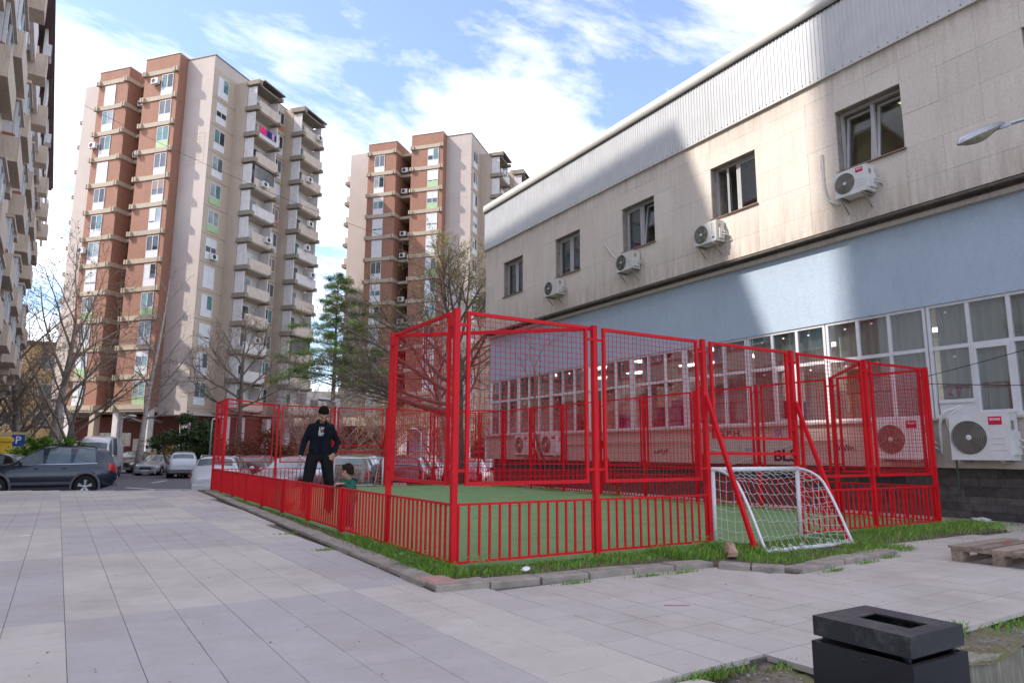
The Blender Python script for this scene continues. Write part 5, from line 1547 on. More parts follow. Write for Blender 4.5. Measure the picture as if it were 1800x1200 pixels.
for q, (x, y, s_) in enumerate(((-8.2, 47.5, 31), (-10.0, 56.0, 32), (-7.4, 58.0, 33))):
    bare_tree('street_tree', ('bare tree under the left apartment block', 'bare tree behind the yellow container', 'bare tree in front of the ochre building')[q], (x, y, -0.69), s_,
              [(0, 0, 0), R2(0, 0.1, 2.0), R2(0, 0.2, 4.0)], rl(random.Random(s_), 8, 3.0, 4.6, 0.5, 1.5, 0.4), 0.2, (7, 5, 4), m_bark, m_twig, group='bare street trees on the left', twig_r=0.012)
# birch in front of the nearer tower
bare_tree('birch_tree', 'slender birch with white speckled trunk in front of the nearer tower', (0.2, 51.3, -0.69), 51,
          [(0, 0, 0), R2(0, 0.15, 3.0), R2(0, 0.35, 6.0), R2(0, 0.7, 9.0), R2(0, 1.0, 12.0), R2(0, 1.15, 14.5)],
          [(0.30, R2(0, 0.9, 0.6), 3.2), (0.38, R2(0, 1, 0.75), 4.6), (0.42, R2(0.3, -0.8, 0.7), 2.8), (0.50, R2(0, 0.9, 0.8), 3.4), (0.58, R2(-0.3, -0.8, 0.9), 2.6), (0.66, R2(0.2, 0.8, 1.0), 3.0), (0.74, R2(0, -0.8, 1.0), 2.6), (0.82, R2(0, 0.8, 1.2), 2.6), (0.9, R2(0, -0.6, 1.3), 2.2), (0.95, R2(0.2, 0.5, 1.3), 2.0), (0.25, R2(-0.2, -0.9, 0.2), 1.6), (0.27, R2(0, 0.9, 0.05), 1.8)],
          0.23, (5, 4), m_birch, m_barkp, up=0.10, twig_r=0.011, tp=0.93)
# dark bare trees in front of the balconies and the thicket between the towers
bare_tree('bare_tree', 'dark bare tree in front of the nearer tower balconies', (6.7, 49.7, -0.69), 61,
          [(0, 0, 0), R2(0, 0, 2.6), R2(0, -0.05, 5.0), R2(0, -0.1, 7.0), R2(0, -0.1, 9.0)],
          [(0.45, R2(0.2, -1, 0.35), 5.2), (0.5, R2(-0.2, 1, 0.3), 4.6), (0.58, R2(-0.3, -1, 0.6), 4.8), (0.64, R2(0.3, 1, 0.7), 4.8), (0.72, R2(0, -0.9, 0.9), 4.2), (0.8, R2(0, 0.9, 1), 4.0), (0.88, R2(0.2, -0.6, 1.2), 3.4), (0.95, R2(0, 0.6, 1.4), 3.2), (1.0, R2(0, 0, 1.5), 3.0)],
          0.22, (8, 6, 4), m_bark, m_twig, twig_r=0.012)
TH = [(9.8, 42.0), (11.2, 46.5), (13.2, 44.0), (14.8, 40.5), (16.5, 43.5), (17.2, 37.5), (19.5, 40.0), (21.0, 35.5), (12.0, 52.0)]
where = ('behind the silver hatchback', 'behind the dark bare tree', 'under the cedar', 'left of the lamp post', 'behind the far goal', 'right of the cedar', 'in front of the farther tower', 'behind the big budding tree', 'beside the nearer tower balconies')
for q, (x, y) in enumerate(TH):
    s_ = 80+q; r3 = random.Random(s_)
    bare_tree('thicket_tree', 'twiggy bare tree in the thicket '+where[q], (x, y, -0.69), s_,
              [(0, 0, 0), R2(0, r3.uniform(-.2, .2), 1.2), R2(0, r3.uniform(-.4, .4), 2.8)], rl(r3, 9, 2.6, 4.4, 0.35, 1.4, 0.35), 0.12, (7, 5, 4), m_bark, m_twig if q % 2 else m_twigp,
              group='thicket between the towers', leaves=(0.12, 1, 0.22, m_bud) if q in (3, 4, 5, 6, 7) else None, twig_r=0.012)

# cedar with flat layered sprays
def cedar(base, H, label, seed):
    rr = random.Random(seed); T = empty('cedar_tree', base, 0, label, 'tree')
    b = MB(); b.smooth = True; b.tube([(0, 0, 0), (0.05, 0, H*0.5), (0, 0.05, H*0.97)], [0.28, 0.17, 0.03], 8); b.build('trunk', m_bark, T, local=True)
    br = MB(); nd = MB()
    z = H*0.42; k = 0
    while z < H*0.985:
        f = (z/H-0.42)/0.58; L = (4.9*(1-f)**0.7+0.6)*rr.uniform(0.35, 1.2); a = k*2.4+rr.uniform(-.5, .5); k += 1
        d = Vector((math.cos(a), math.sin(a), 0)); P = []; lift = rr.uniform(0.05, 0.30)
        for i in range(7):
            t_ = i/6; P.append(Vector((0, 0, z)) + d*(L*t_) + Vector((0, 0, lift*L*math.sin(t_*2.2)*0.7 - 0.08*L*t_*t_)))
        br.tube(P, [0.06*(1-f*0.5)*(1-0.8*i/6)+0.008 for i in range(7)], 4, False)
        s = Vector((-d.y, d.x, 0))
        for j in range(int(2+3.6*L)):
            t_ = rr.uniform(0.25, 1.02); x = min(5.99, t_*6); i = int(x); c = P[i].lerp(P[i+1], x-i)
            c = c + s*rr.gauss(0, 0.28*L*(1.1-t_)+0.05) + Vector((0, 0, rr.uniform(0.0, 0.12)))
            rx = rr.uniform(0.35, 0.80)*(0.55+0.45*(1-f)); rz_ = rr.uniform(0.08, 0.18)
            for q in range(115):
                u, v = rr.uniform(0, 6.28), math.sqrt(rr.random())
                o = c+Vector((math.cos(u)*v*rx, math.sin(u)*v*rx, rr.gauss(0, rz_)-0.10*v*v))
                a2 = rr.uniform(0, 6.28); l = rr.uniform(.10, .22); e = Vector((math.cos(a2)*l, math.sin(a2)*l, rr.uniform(-.04, .12))); w = Vector((-math.sin(a2), math.cos(a2), 0))*0.028
                nd.add([o-w, o+w, o+e], [(0, 1, 2)])
        z += H*0.0088*rr.uniform(0.4, 1.7)
    c = br.build('branches', m_bark, T, local=True)
    stuff(nd.build('needles', m_cedar, c, local=True))
cedar((15.0, 54.1, -0.69), 17.6, 'green cedar with flat layered branches between the towers', 9)
# evergreen yew mass left of the court
def leafy(name, label, base, blobs, n, s, mats, seed, cat='shrub', stems=True, group=None):
    rr = random.Random(seed); T = empty(name, base, 0, label, cat, group)
    lf = MB(); st = MB()
    tot = sum(b_[3]*b_[4]*b_[5] for b_ in blobs)
    for (x, y, z, rx, ry, rz_) in blobs:
        m = int(n*rx*ry*rz_/tot)
        sub = [(rr.gauss(0, 1), rr.gauss(0, 1), rr.gauss(0, 1)) for _ in range(max(4, m//90))]
        for _ in range(m):
            g = rr.choice(sub); l = math.sqrt(sum(c*c for c in g)) or 1
            v = [c/l*min(1, 0.55+0.5*rr.random()) + rr.gauss(0, 0.17) for c in g]
            p = Vector((x+v[0]*rx, y+v[1]*ry, max(0.05, z+v[2]*rz_)))
            lf.cur = 0 if len(mats) == 1 or rr.random() < 0.8 else 1
            quadleaf(lf, p, s*rr.uniform(0.6, 1.3), rr)
        if stems:
            for _ in range(5):
                st.tube([(x*0.4, y*0.4, 0), (x*0.8+rr.gauss(0, .1), y*0.8+rr.gauss(0, .1), z*0.6), (x+rr.gauss(0, rx*.4), y+rr.gauss(0, ry*.4), z+rr.uniform(0, rz_*.8))], [0.05, 0.03, 0.012], 5, False)
    if st.v: st.build('stems', m_bark, T, local=True)
    stuff(lf.build('foliage', mats, T, local=True))
    return T
leafy('yew_shrub', 'dark evergreen yew spreading under the nearer tower', (2.7, 45.2, -0.69), [(0.3, 0, 1.6, 1.2, 1.1, 1.4), (-.9, .5, 2.6, 1.1, .9, .45), (1.0, -.6, 2.8, .9, .9, .9), (-.1, 0, 3.5, .7, .7, .6), (1.5, -1.0, 1.5, 1.0, .9, 1.2), (-1.5, .9, 2.2, .8, .7, .4), (-.4, .3, 3.9, .35, .35, .5)], 11000, 0.17, [m_ever, m_cedar], 3)
leafy('yew_shrub', 'dark evergreen shrub behind the far left corner of the court', (5.6, 42.0, -0.69), [(0, 0, 1.3, 1.6, 1.2, 1.3), (1.2, -.7, 1.8, 1.1, 1.0, 1.3), (2.4, -1.2, 1.2, 1.2, 1.0, 1.1)], 7000, 0.17, [m_ever], 4)
leafy('hedge', 'bright green leafy bush behind the navy car', (-4.8, 35.6, -0.60), [(0, 0, 1.2, 1.2, .7, .9), (-1.1, .4, .9, .9, .7, .7), (.9, -.4, 1.5, .6, .5, .8), (-.2, 0, 1.9, .5, .4, .6), (1.5, -.8, 1.4, .45, .4, .6)], 6500, 0.15, [m_leaf], 5)
leafy('low_hedge', 'low green hedge behind the white estate car', (4.5, 39.5, -0.69), [(0, 0, .6, 1.3, .5, .5), (1.6, -.8, .6, 1.2, .5, .5)], 2600, 0.12, [m_leaf], 6)
leafy('forsythia_shrub', 'yellow flowering shrub behind the silver saloon', (1.7, 52.0, -0.69), [(0, 0, 1.2, 1.0, .8, 1.0), (2.2, -1.1, 1.3, 1.0, .8, .9)], 900, 0.13, [m_yellow], 7)
leafy('dry_shrub', 'brownish dry shrubs behind the far fence', (8.0, 37.0, -0.69), [(0, 0, 1.0, 1.6, .8, .9), (2.4, -1.3, 1.1, 1.6, .8, 1.0), (5.0, -2.5, 1.0, 1.6, .8, .9)], 2600, 0.13, [m_dryleaf, m_ever], 8)
# ------------------------------------------------------------------ vehicles
def paint(name, c, rough=0.28):
    return M(name, c, rough, metal=0.15, var=0.04, scale=3, spec=0.5, coat=0.7)
m_rubber = M('tyre_rubber', (0.02, 0.02, 0.021), 0.85, var=0.2)
m_alloy = M('alloy_rim', (0.48, 0.48, 0.50), 0.3, metal=0.8, var=0.06)
m_plast = M('grey_plastic', (0.14, 0.14, 0.155), 0.6, var=0.1)
m_blackp = M('black_plastic', (0.022, 0.022, 0.024), 0.5, var=0.1)
m_autog = M('car_glass', (0.13, 0.165, 0.18), 0.04, var=0.25, scale=2, spec=0.8)
m_tail = M('tail_red', (0.50, 0.012, 0.02), 0.2, var=0.05, spec=0.6)
m_head = M('headlamp', (0.55, 0.57, 0.60), 0.12, var=0.05, spec=0.7)
m_chrome = M('chrome', (0.65, 0.65, 0.67), 0.15, metal=0.9, var=0.03)
m_plate = M('number_plate', (0.72, 0.72, 0.70), 0.5, var=0.02)
m_platet = M('plate_text', (0.03, 0.03, 0.05), 0.5, var=0.0)
def lerp_st(st, x):
    if x <= st[0][0]: return st[0][1:]
    for a, c in zip(st[:-1], st[1:]):
        if x <= c[0]:
            t_ = (x-a[0])/(c[0]-a[0]); return [p+(q-p)*t_ for p, q in zip(a[1:], c[1:])]
    return st[-1][1:]
SPEC = {
 # stations: x (0 = front), bottom z, belt z, top z, half width at belt, half width at top ; wheels: x positions, radius
 'suv': dict(L=4.64, W=0.925, H=1.70, wh=(0.93, 3.63), r=0.36, st=[(0, .42, .74, .76, .62, .55), (.06, .30, .80, .84, .74, .68), (.25, .25, .90, .93, .86, .80), (.9, .24, 1.02, 1.04, .91, .84), (1.35, .24, 1.06, 1.10, .92, .80), (1.75, .24, 1.07, 1.36, .925, .72), (2.2, .24, 1.08, 1.62, .925, .66), (2.7, .24, 1.09, 1.68, .925, .65), (3.4, .24, 1.10, 1.66, .92, .65), (4.0, .26, 1.12, 1.60, .90, .64), (4.25, .30, 1.13, 1.56, .88, .63), (4.46, .36, 1.12, 1.22, .85, .66), (4.60, .42, .95, .98, .78, .68), (4.64, .46, .80, .82, .66, .60)],
             glass=[('side', 1.50, 2.28, .10), ('side', 2.36, 3.12, .10), ('side', 3.20, 3.90, .12)], ws=(1.45, 2.15), rw=(4.27, 4.45)),
 'wagon': dict(L=4.35, W=0.86, H=1.45, wh=(0.83, 3.40), r=0.31, st=[(0, .35, .62, .64, .55, .5), (.08, .24, .68, .70, .70, .66), (.5, .2, .78, .82, .82, .76), (1.15, .2, .88, .92, .855, .76), (1.55, .2, .90, 1.14, .86, .68), (2.0, .2, .91, 1.40, .86, .60), (2.6, .2, .92, 1.44, .86, .60), (3.5, .2, .93, 1.43, .855, .60), (4.0, .22, .93, 1.38, .84, .60), (4.2, .25, .92, 1.10, .82, .66), (4.30, .30, .80, .84, .76, .68), (4.35, .36, .60, .62, .62, .56)],
             glass=[('side', 1.42, 2.15, .08), ('side', 2.22, 2.95, .08), ('side', 3.02, 3.85, .08)], ws=(1.25, 1.95), rw=(4.01, 4.19)),
 'sedan': dict(L=4.45, W=0.87, H=1.43, wh=(0.85, 3.45), r=0.31, st=[(0, .35, .60, .62, .55, .5), (.08, .24, .68, .70, .72, .66), (.5, .2, .78, .82, .83, .76), (1.2, .2, .88, .92, .865, .76), (1.6, .2, .90, 1.14, .87, .66), (2.05, .2, .91, 1.40, .87, .58), (2.6, .2, .92, 1.43, .87, .58), (3.1, .2, .93, 1.38, .865, .58), (3.6, .2, .93, 1.06, .86, .66), (3.8, .22, .93, .97, .85, .74), (4.3, .25, .88, .93, .80, .72), (4.42, .32, .70, .74, .70, .64), (4.45, .38, .60, .62, .6, .55)],
             glass=[('side', 1.45, 2.25, .08), ('side', 2.32, 3.1, .08)], ws=(1.28, 2.0), rw=(3.14, 3.62)),
 'hatch': dict(L=4.2, W=0.88, H=1.52, wh=(0.82, 3.35), r=0.32, st=[(0, .36, .64, .66, .56, .5), (.08, .25, .72, .75, .73, .66), (.45, .2, .83, .87, .84, .76), (1.0, .2, .94, .98, .875, .76), (1.4, .2, .97, 1.22, .88, .68), (1.85, .2, .98, 1.48, .88, .60), (2.4, .2, 1.0, 1.52, .88, .60), (3.2, .2, 1.01, 1.49, .875, .60), (3.75, .22, 1.02, 1.40, .86, .60), (4.0, .26, 1.0, 1.12, .83, .66), (4.15, .32, .84, .88, .76, .68), (4.2, .40, .66, .68, .64, .58)],
             glass=[('side', 1.25, 2.05, .08), ('side', 2.12, 2.85, .08), ('side', 2.92, 3.5, .1)], ws=(1.1, 1.78), rw=(3.77, 3.98)),
 'van': dict(L=5.6, W=1.0, H=2.6, wh=(1.0, 4.3), r=0.34, st=[(0, .4, .80, .84, .70, .62), (.08, .3, .98, 1.04, .88, .80), (.45, .26, 1.18, 1.24, .96, .88), (.9, .25, 1.30, 1.55, .99, .86), (1.35, .25, 1.32, 2.15, 1.0, .80), (1.75, .25, 1.34, 2.50, 1.0, .80), (2.4, .25, 1.36, 2.62, 1.0, .82), (4.8, .25, 1.36, 2.60, 1.0, .84), (5.35, .28, 1.36, 2.52, .98, .84), (5.55, .34, 1.30, 2.30, .95, .85), (5.6, .42, 1.0, 1.1, .90, .84)],
             glass=[('side', 1.15, 1.9, .12), ('side', 2.1, 3.4, .15)], ws=(.86, 1.42), rw=(5.54, 5.58)),
}
def section(st, x):
    zb, zt, zr, wb, wr = lerp_st(st, x)
    hz = zt-zb
    return [(0.0, zb), (wb*0.80, zb), (wb*0.965, zb+hz*0.14), (wb, zb+hz*0.42), (wb*0.998, zb+hz*0.68), (wb*0.965, zb+hz*0.90), (wb*0.935, zt), (wr+(wb*0.93-wr)*0.5, zt+(zr-zt)*0.50), (wr, zt+(zr-zt)*0.90), (wr*0.86, zr-0.0*hz), (wr*0.45, zr+0.022), (0.0, zr+0.03)]
def fine(sp):
    xs = sorted(set([s[0] for s in sp['st']])); out = []
    for a, c in zip(xs[:-1], xs[1:]):
        n = max(1, int((c-a)/0.12)); out += [a+(c-a)*i/n for i in range(n)]
    return out+[xs[-1]]
def car_body(kind, mp):
    sp = SPEC[kind]; st = sp['st']; xs = fine(sp); bm = bmesh.new(); rings = []
    # smooth the station interpolation a little
    def sm(x): 
        a = [section(st, max(0, min(sp['L'], x+d))) for d in (-0.07, 0, 0.07)]
        return [((p[0]+2*q[0]+r[0])/4, (p[1]+2*q[1]+r[1])/4) for p, q, r in zip(*a)]
    for x in xs:
        s = sm(x) if 0.1 < x < sp['L']-0.1 else section(st, x)
        rings.append([bm.verts.new((x, y, z)) for y, z in s] + [bm.verts.new((x, -y, z)) for y, z in s[-2:0:-1]])
    n = len(rings[0])
    for a, c in zip(rings[:-1], rings[1:]):
        for k in range(n):
            f = bm.faces.new((a[k], a[(k+1) % n], c[(k+1) % n], c[k])); f.smooth = True
    bm.faces.new(rings[0][::-1]); bm.faces.new(rings[-1])
    bmesh.ops.recalc_face_normals(bm, faces=bm.faces)
    me = bpy.data.meshes.new('body'); bm.to_mesh(me); bm.free(); me.materials.append(mp); me.materials.append(m_blackp)
    o = bpy.data.objects.new('tmp', me); col.objects.link(o)
    b = MB()
    for x in sp['wh']:
        b.tube([(x, -1.3, sp['r']+0.0), (x, -0.62, sp['r'])], sp['r']*1.17, 22); b.tube([(x, 0.62, sp['r']), (x, 1.3, sp['r'])], sp['r']*1.17, 22)
    cme = b.mesh('cut', m_blackp); c = bpy.data.objects.new('cut', cme); col.objects.link(c)
    md = o.modifiers.new('b', 'BOOLEAN'); md.object = c; md.operation = 'DIFFERENCE'; md.solver = 'EXACT'
    try: md.material_mode = 'TRANSFER'
    except Exception: pass
    dg = bpy.context.evaluated_depsgraph_get(); res = bpy.data.meshes.new_from_object(o.evaluated_get(dg))
    bpy.data.objects.remove(o, do_unlink=True); bpy.data.objects.remove(c, do_unlink=True)
    # a dark lining for the inside of each wheel arch
    return res
def patch(st, x0, x1, i0, t0, i1, t1, side, n=6, m=4, off_=0.006, taper=0.0):
    """surface patch between section rows i0+t0 and i1+t1, lifted off the body"""
    b = MB(); b.smooth = True; vs = []
    def pt(x, f):
        s = section(st, x); i = min(len(s)-2, int(f)); u = f-i
        return Vector((x, (s[i][0]+(s[i+1][0]-s[i][0])*u)*side, s[i][1]+(s[i+1][1]-s[i][1])*u))
    for j in range(m+1):
        f = i0+t0 + ((i1+t1)-(i0+t0))*j/m
        for i in range(n+1):
            e = 1e-2; xa = x0+taper*j/m; xb = x1-taper*j/m*0.4
            x = xa+(xb-xa)*i/n; p = pt(x, f)
            nn = (pt(x+e, f)-pt(x-e, f)).cross(pt(x, f+e)-pt(x, f-e)); nn = nn.normalized() if nn.length > 1e-9 else Vector((0, side, 0))
            if nn.y*side < 0: nn = -nn
            vs.append(p+nn*off_)
    b.add(vs, [(j*(n+1)+i, j*(n+1)+i+1, (j+1)*(n+1)+i+1, (j+1)*(n+1)+i) for j in range(m) for i in range(n)])
    return b
def screen(st, x0, x1, n=5, m=10, shrink=0.90, off_=0.008, sgn=-1):
    b = MB(); b.smooth = True; vs = []
    for i in range(n+1):
        x = x0+(x1-x0)*i/n; s = section(st, x); wr, zr = s[8][0], s[10][1]
        for k in range(m+1):
            y = -1+2*k/m; yy = abs(y)
            z = s[9][1]+(0.03-0.045*yy*yy)
            vs.append((x+sgn*off_*1.6, wr*shrink*y, z+off_))
    b.add(vs, [(i*(m+1)+k, i*(m+1)+k+1, (i+1)*(m+1)+k+1, (i+1)*(m+1)+k) for i in range(n) for k in range(m)])
    return b
_wheel = {}
_body = {}
def wheel_meshes(r):
    if r in _wheel: return _wheel[r]
    b = MB(); b.smooth = True
    b.lathe([(r*0.66, -0.10), (r*0.93, -0.105), (r, -0.07), (r, 0.07), (r*0.93, 0.105), (r*0.66, 0.10)], (0, 0, 0), 26, 'y'); ty = b.mesh('tyre', m_rubber)
    b = MB()
    b.lathe([(r*0.67, 0.07), (r*0.62, 0.085), (r*0.60, 0.03), (0.001, 0.02)], (0, 0, 0), 24, 'y'); b.m = [1]*len(b.m)
    for i in range(24): b.m[i] = 0
    b.cur = 0
    for k in range(5):
        a = 2*math.pi*k/5+0.3
        for da in (-0.13, 0.13):
            b.bar((0.02*math.cos(a), 0.07, 0.02*math.sin(a)), (r*0.63*math.cos(a+da), 0.078, r*0.63*math.sin(a+da)), 0.045, 0.03, (0, 1, 0))
    b.lathe([(0.055, 0.06), (0.05, 0.095), (0.001, 0.098)], (0, 0, 0), 12, 'y')
    ri = b.mesh('rim', [m_alloy, m_blackp])
    _wheel[r] = (ty, ri); return _wheel[r]
def make_car(kind, mp, label, loc, rz, trim=None, group='parked cars', cat='car', name='parked_car', rails=False, extra=None):
    sp = SPEC[kind]; st = sp['st']; L = sp['L']; W = sp['W']
    C = empty(name, loc, rz, label, cat, group)
    off_ = Vector((-L/2, 0, 0))
    def part(nm, b, m, par=None):
        o = b.build(nm, m, par or C, local=True)
        if par is None: o.location = off_
        return o
    key = (kind, mp.name)
    if kind not in _body: _body[kind] = car_body(kind, mp)
    me_ = _body[kind].copy(); me_.materials[0] = mp
    body = link('body', me_, C, off_)
    for s_ in (1, -1):
        for (_, x0, x1, tp) in sp['glass']:
            part('side_window', patch(st, x0, x1, 6, 0.10, 8, 0.05, s_, taper=tp), m_autog)
        x0, x1 = sp['glass'][0][1], sp['glass'][-1][2]
        part('window_trim', patch(st, x0-0.05, x1+0.05, 6, -0.06, 6, 0.06, s_, 8, 1, 0.009), m_chrome)
        # door seams and handles
        xs = [sp['glass'][0][2]+0.04]
        for xd in (sp['glass'][0][1]-0.02, xs[0], sp['glass'][1][2]+0.04):
            part('door_seam', patch(st, xd-0.006, xd+0.006, 2, 0.2, 6, 0.0, s_, 1, 5, 0.0025), m_blackp)
        for xd in (sp['glass'][0][2]-0.16, sp['glass'][1][2]-0.16):
            part('door_handle', patch(st, xd-0.10, xd+0.06, 5, -0.32, 5, -0.12, s_, 2, 1, 0.025), mp if trim is None else m_blackp)
        zs_ = section(st, sp['glass'][0][1]+0.12)
        b = MB(); b.smooth = True; b.ball((sp['glass'][0][1]+0.12, s_*(W+0.06), zs_[6][1]+0.08), 0.1, 8, 6, (0.75, 1.0, 0.72)); part('wing_mirror', b, mp)
        part('sill_trim', patch(st, sp['wh'][0]+sp['r']*1.2, sp['wh'][1]-sp['r']*1.2, 1, 0.05, 2, 0.75, s_, 6, 2, 0.008), trim or m_blackp)
        # tail and head lamps
        b = patch(st, L-0.34, L-0.05, 4, 0.05, 5, 0.95, s_, 4, 3, 0.012); part('tail_lamp', b, m_tail)
        b = patch(st, 0.05, 0.42, 4, 0.1, 5, 0.6, s_, 4, 3, 0.012); part('headlamp', b, m_head)
        for x in sp['wh']:
            ty, ri = wheel_meshes(sp['r'])
            w = link('wheel', ty, C, off_+Vector((x, s_*(W-0.115), sp['r']))); w.scale = (1, s_, 1)
            link('rim', ri, w)
            b = MB(); b.tube([(x, s_*0.55, sp['r']), (x, s_*0.625, sp['r'])], sp['r']*1.14, 18); part('arch_lining', b, m_blackp)
            if trim is not None:
                b = MB(); b.smooth = True; R1, R2_ = sp['r']*1.16, sp['r']*1.36; n = 14; vs = []
                for k in range(n+1):
                    a = math.pi*(-0.08+1.16*k/n)
                    for rr_, o_ in ((R1, 0.004), (R1, 0.03), (R2_, 0.022), (R2_, 0.0)): vs.append((x+rr_*math.cos(a), s_*(W-0.012+o_), sp['r']+rr_*math.sin(a)))
                b.add(vs, [(4*k+q, 4*k+q+1, 4*k+5+q, 4*k+4+q) for k in range(n) for q in range(3)]); part('arch_trim', b, trim)
        if rails:
            b = MB(); b.smooth = True; x0, x1 = sp['glass'][0][2]-0.1, sp['glass'][-1][2]
            b.tube([(x0, s_*0.56, section(st, x0)[9][1]+.01), (x0+.12, s_*0.56, section(st, x0+.1)[9][1]+.07), (x1-.12, s_*0.56, section(st, x1-.1)[9][1]+.06), (x1, s_*0.56, section(st, x1)[9][1])], 0.018, 6); part('roof_rail', b, m_chrome if rails == 'c' else m_blackp)
    part('windscreen', screen(st, sp['ws'][0]+0.04, sp['ws'][1]-0.03), m_autog)
    # rear window follows the tailgate
    b = MB(); b.smooth = True; xa, xb = sp['rw']; vs = []; n, m = 5, 8
    for i in range(n+1):
        t_ = (i+0.3)/(n+0.6); x = xa+(xb-xa)*t_; s = section(st, x); wr = s[8][0]*0.92
        for k in range(m+1):
            y = -1+2*k/m; vs.append((x+0.014, wr*y, s[9][1]+0.03-0.045*y*y+0.004))
    b.add(vs, [(i*(m+1)+k, i*(m+1)+k+1, (i+1)*(m+1)+k+1, (i+1)*(m+1)+k) for i in range(n) for k in range(m)]); part('rear_window', b, m_autog)
    # bumpers, plates, grille
    b = MB(); b.bevbox(L-0.13, L+0.02, -W*0.84, W*0.84, st[-1][1]-0.10, st[-1][1]+0.12, 0.04); part('rear_bumper', b, trim or mp)
    b = MB(); b.bevbox(-0.02, 0.13, -W*0.80, W*0.80, st[0][1]-0.16, st[0][1]+0.06, 0.04); part('front_bumper', b, trim or mp)
    b = MB(); b.box(-0.012, 0.04, -W*0.42, W*0.42, st[0][2]-0.16, st[0][2]-0.01); gr = part('grille', b, m_blackp)
    b = MB()
    for k in range(3): b.box(-0.018, -0.0125, -W*0.40, W*0.40, st[0][2]-0.14+0.045*k, st[0][2]-0.125+0.045*k)
    stuff(b.build('grille_bar', m_chrome, gr, local=True))
    zp = st[-1][2]-0.17
    for x, sg, z in ((L+0.012, 1, zp), (-0.024, -1, st[0][1]+0.02)):
        b = MB(); b.box(x-0.006, x+0.012, -0.26, 0.26, z-0.055, z+0.055); pl = part('number_plate', b, m_plate)
    if extra: extra(C, part, sp, st)
    return C
m_navy = paint('paint_navy', (0.012, 0.021, 0.042)); m_blk = paint('paint_black', (0.012, 0.012, 0.015)); m_silv = paint('paint_silver', (0.36, 0.36, 0.38))
m_whit = paint('paint_white', (0.60, 0.61, 0.63)); m_brnz = paint('paint_bronze', (0.20, 0.135, 0.10)); m_dred = paint('paint_dark_red', (0.12, 0.015, 0.025)); m_redc = paint('paint_red', (0.42, 0.012, 0.03)); m_bluec = paint('paint_blue', (0.03, 0.07, 0.24)); m_brn = paint('paint_brown', (0.05, 0.04, 0.04))
def face(x): return x
def zc(x, y): return road_z(x, y)
# facing: rz turns the car's nose (local -x) ; rz=0 -> nose towards -X
_s = make_car('suv', m_navy, 'dark navy four by four parked side-on at the left', (-4.02, 23.35, -0.575), R(-1), trim=m_plast, rails=True)
_s.scale = (0.93, 0.96, 1.03)
make_car('hatch', m_blk, 'black car half hidden behind the navy four by four at the left edge', (-6.6, 28.2, zc(-6, 28)), R(-20))
make_car('van', m_whit, 'white high-roof van parked behind the navy four by four', (-2.3, 46.3, -0.69), R(78), cat='van', name='parked_van')
make_car('suv', m_brn, 'dark four by four facing the camera in front of the tower pillars', (0.15, 57.5, -0.69), R(66), trim=m_plast)
make_car('sedan', m_silv, 'silver saloon facing the camera beside the dark four by four', (2.5, 58.2, -0.69), R(64))
make_car('suv', m_whit, 'white four by four seen from behind in the car park', (2.55, 45.0, -0.69), R(-97), trim=m_plast)
make_car('sedan', m_silv, 'grey saloon just visible left of the white four by four', (1.4, 51.2, -0.69), R(68))
make_car('wagon', m_whit, 'old white estate car half hidden by the far left fence corner', (1.75, 23.4, zc(1.6, 23)), R(-108), rails='c')
make_car('hatch', m_dred, 'dark car behind the white estate, seen through the mesh', (4.3, 29.6, zc(4, 29)), R(-118))
make_car('sedan', m_silv, 'silver hatchback facing the court behind the man', (3.75, 20.9, zc(3.7, 20.9)), R(54))
make_car('hatch', m_brnz, 'bronze hatchback behind the far goal', (5.9, 19.6, zc(6, 19.5)), R(-124))
make_car('hatch', m_bluec, 'blue car behind the bronze hatchback', (8.7, 26.2, zc(8.6, 26)), R(-120))
make_car('hatch', m_blk, 'dark hatchback seen from behind through the left mesh panel', (8.0, 19.9, zc(8, 19.8)), R(-122))
make_car('hatch', m_whit, 'white hatchback farther behind the dark hatchback', (12.4, 28.2, zc(12, 28)), R(60))
make_car('sedan', m_redc, 'red car beside the trunk of the big budding tree', (10.9, 20.4, zc(10.8, 20)), R(-125))
make_car('hatch', m_silv, 'silver car between the dark hatchback and the red car', (10.2, 24.0, zc(10, 24)), R(-122))
# ------------------------------------------------------------------ people
def remeshed(b, name, mats, voxel, it=4, fac=0.5):
    me = b.mesh(name, mats); o = bpy.data.objects.new('tmp', me); col.objects.link(o)
    m = o.modifiers.new('r', 'REMESH'); m.mode = 'VOXEL'; m.voxel_size = voxel; m.use_smooth_shade = True
    s = o.modifiers.new('s', 'SMOOTH'); s.iterations = it; s.factor = fac
    dg = bpy.context.evaluated_depsgraph_get(); res = bpy.data.meshes.new_from_object(o.evaluated_get(dg)); res.name = name
    bpy.data.objects.remove(o, do_unlink=True)
    return res
def loft(b, rings, n=14):
    """rings: (cx, cy, z, rx, ry)"""
    vs, fs = [], []
    for cx_, cy_, z, rx, ry in rings:
        for k in range(n):
            t_ = 2*math.pi*k/n; vs.append((cx_+rx*math.cos(t_), cy_+ry*math.sin(t_), z))
    for i in range(len(rings)-1):
        for k in range(n): fs.append((i*n+k, i*n+(k+1) % n, (i+1)*n+(k+1) % n, (i+1)*n+k))
    fs.append(tuple(range(n-1, -1, -1))); fs.append(tuple((len(rings)-1)*n+k for k in range(n)))
    b.add(vs, fs)
def V(*a): return Vector(a)
m_skin = M('skin', (0.47, 0.27, 0.19), 0.55, var=0.08, scale=25, spec=0.35)
m_hair = M('hair_dark', (0.012, 0.009, 0.008), 0.9, var=0.3, scale=60, spec=0.1)
m_hairc = M('hair_brown', (0.028, 0.016, 0.011), 0.9, var=0.3, scale=60, spec=0.1)
m_eye = M('eye_dark', (0.02, 0.015, 0.012), 0.2, var=0)
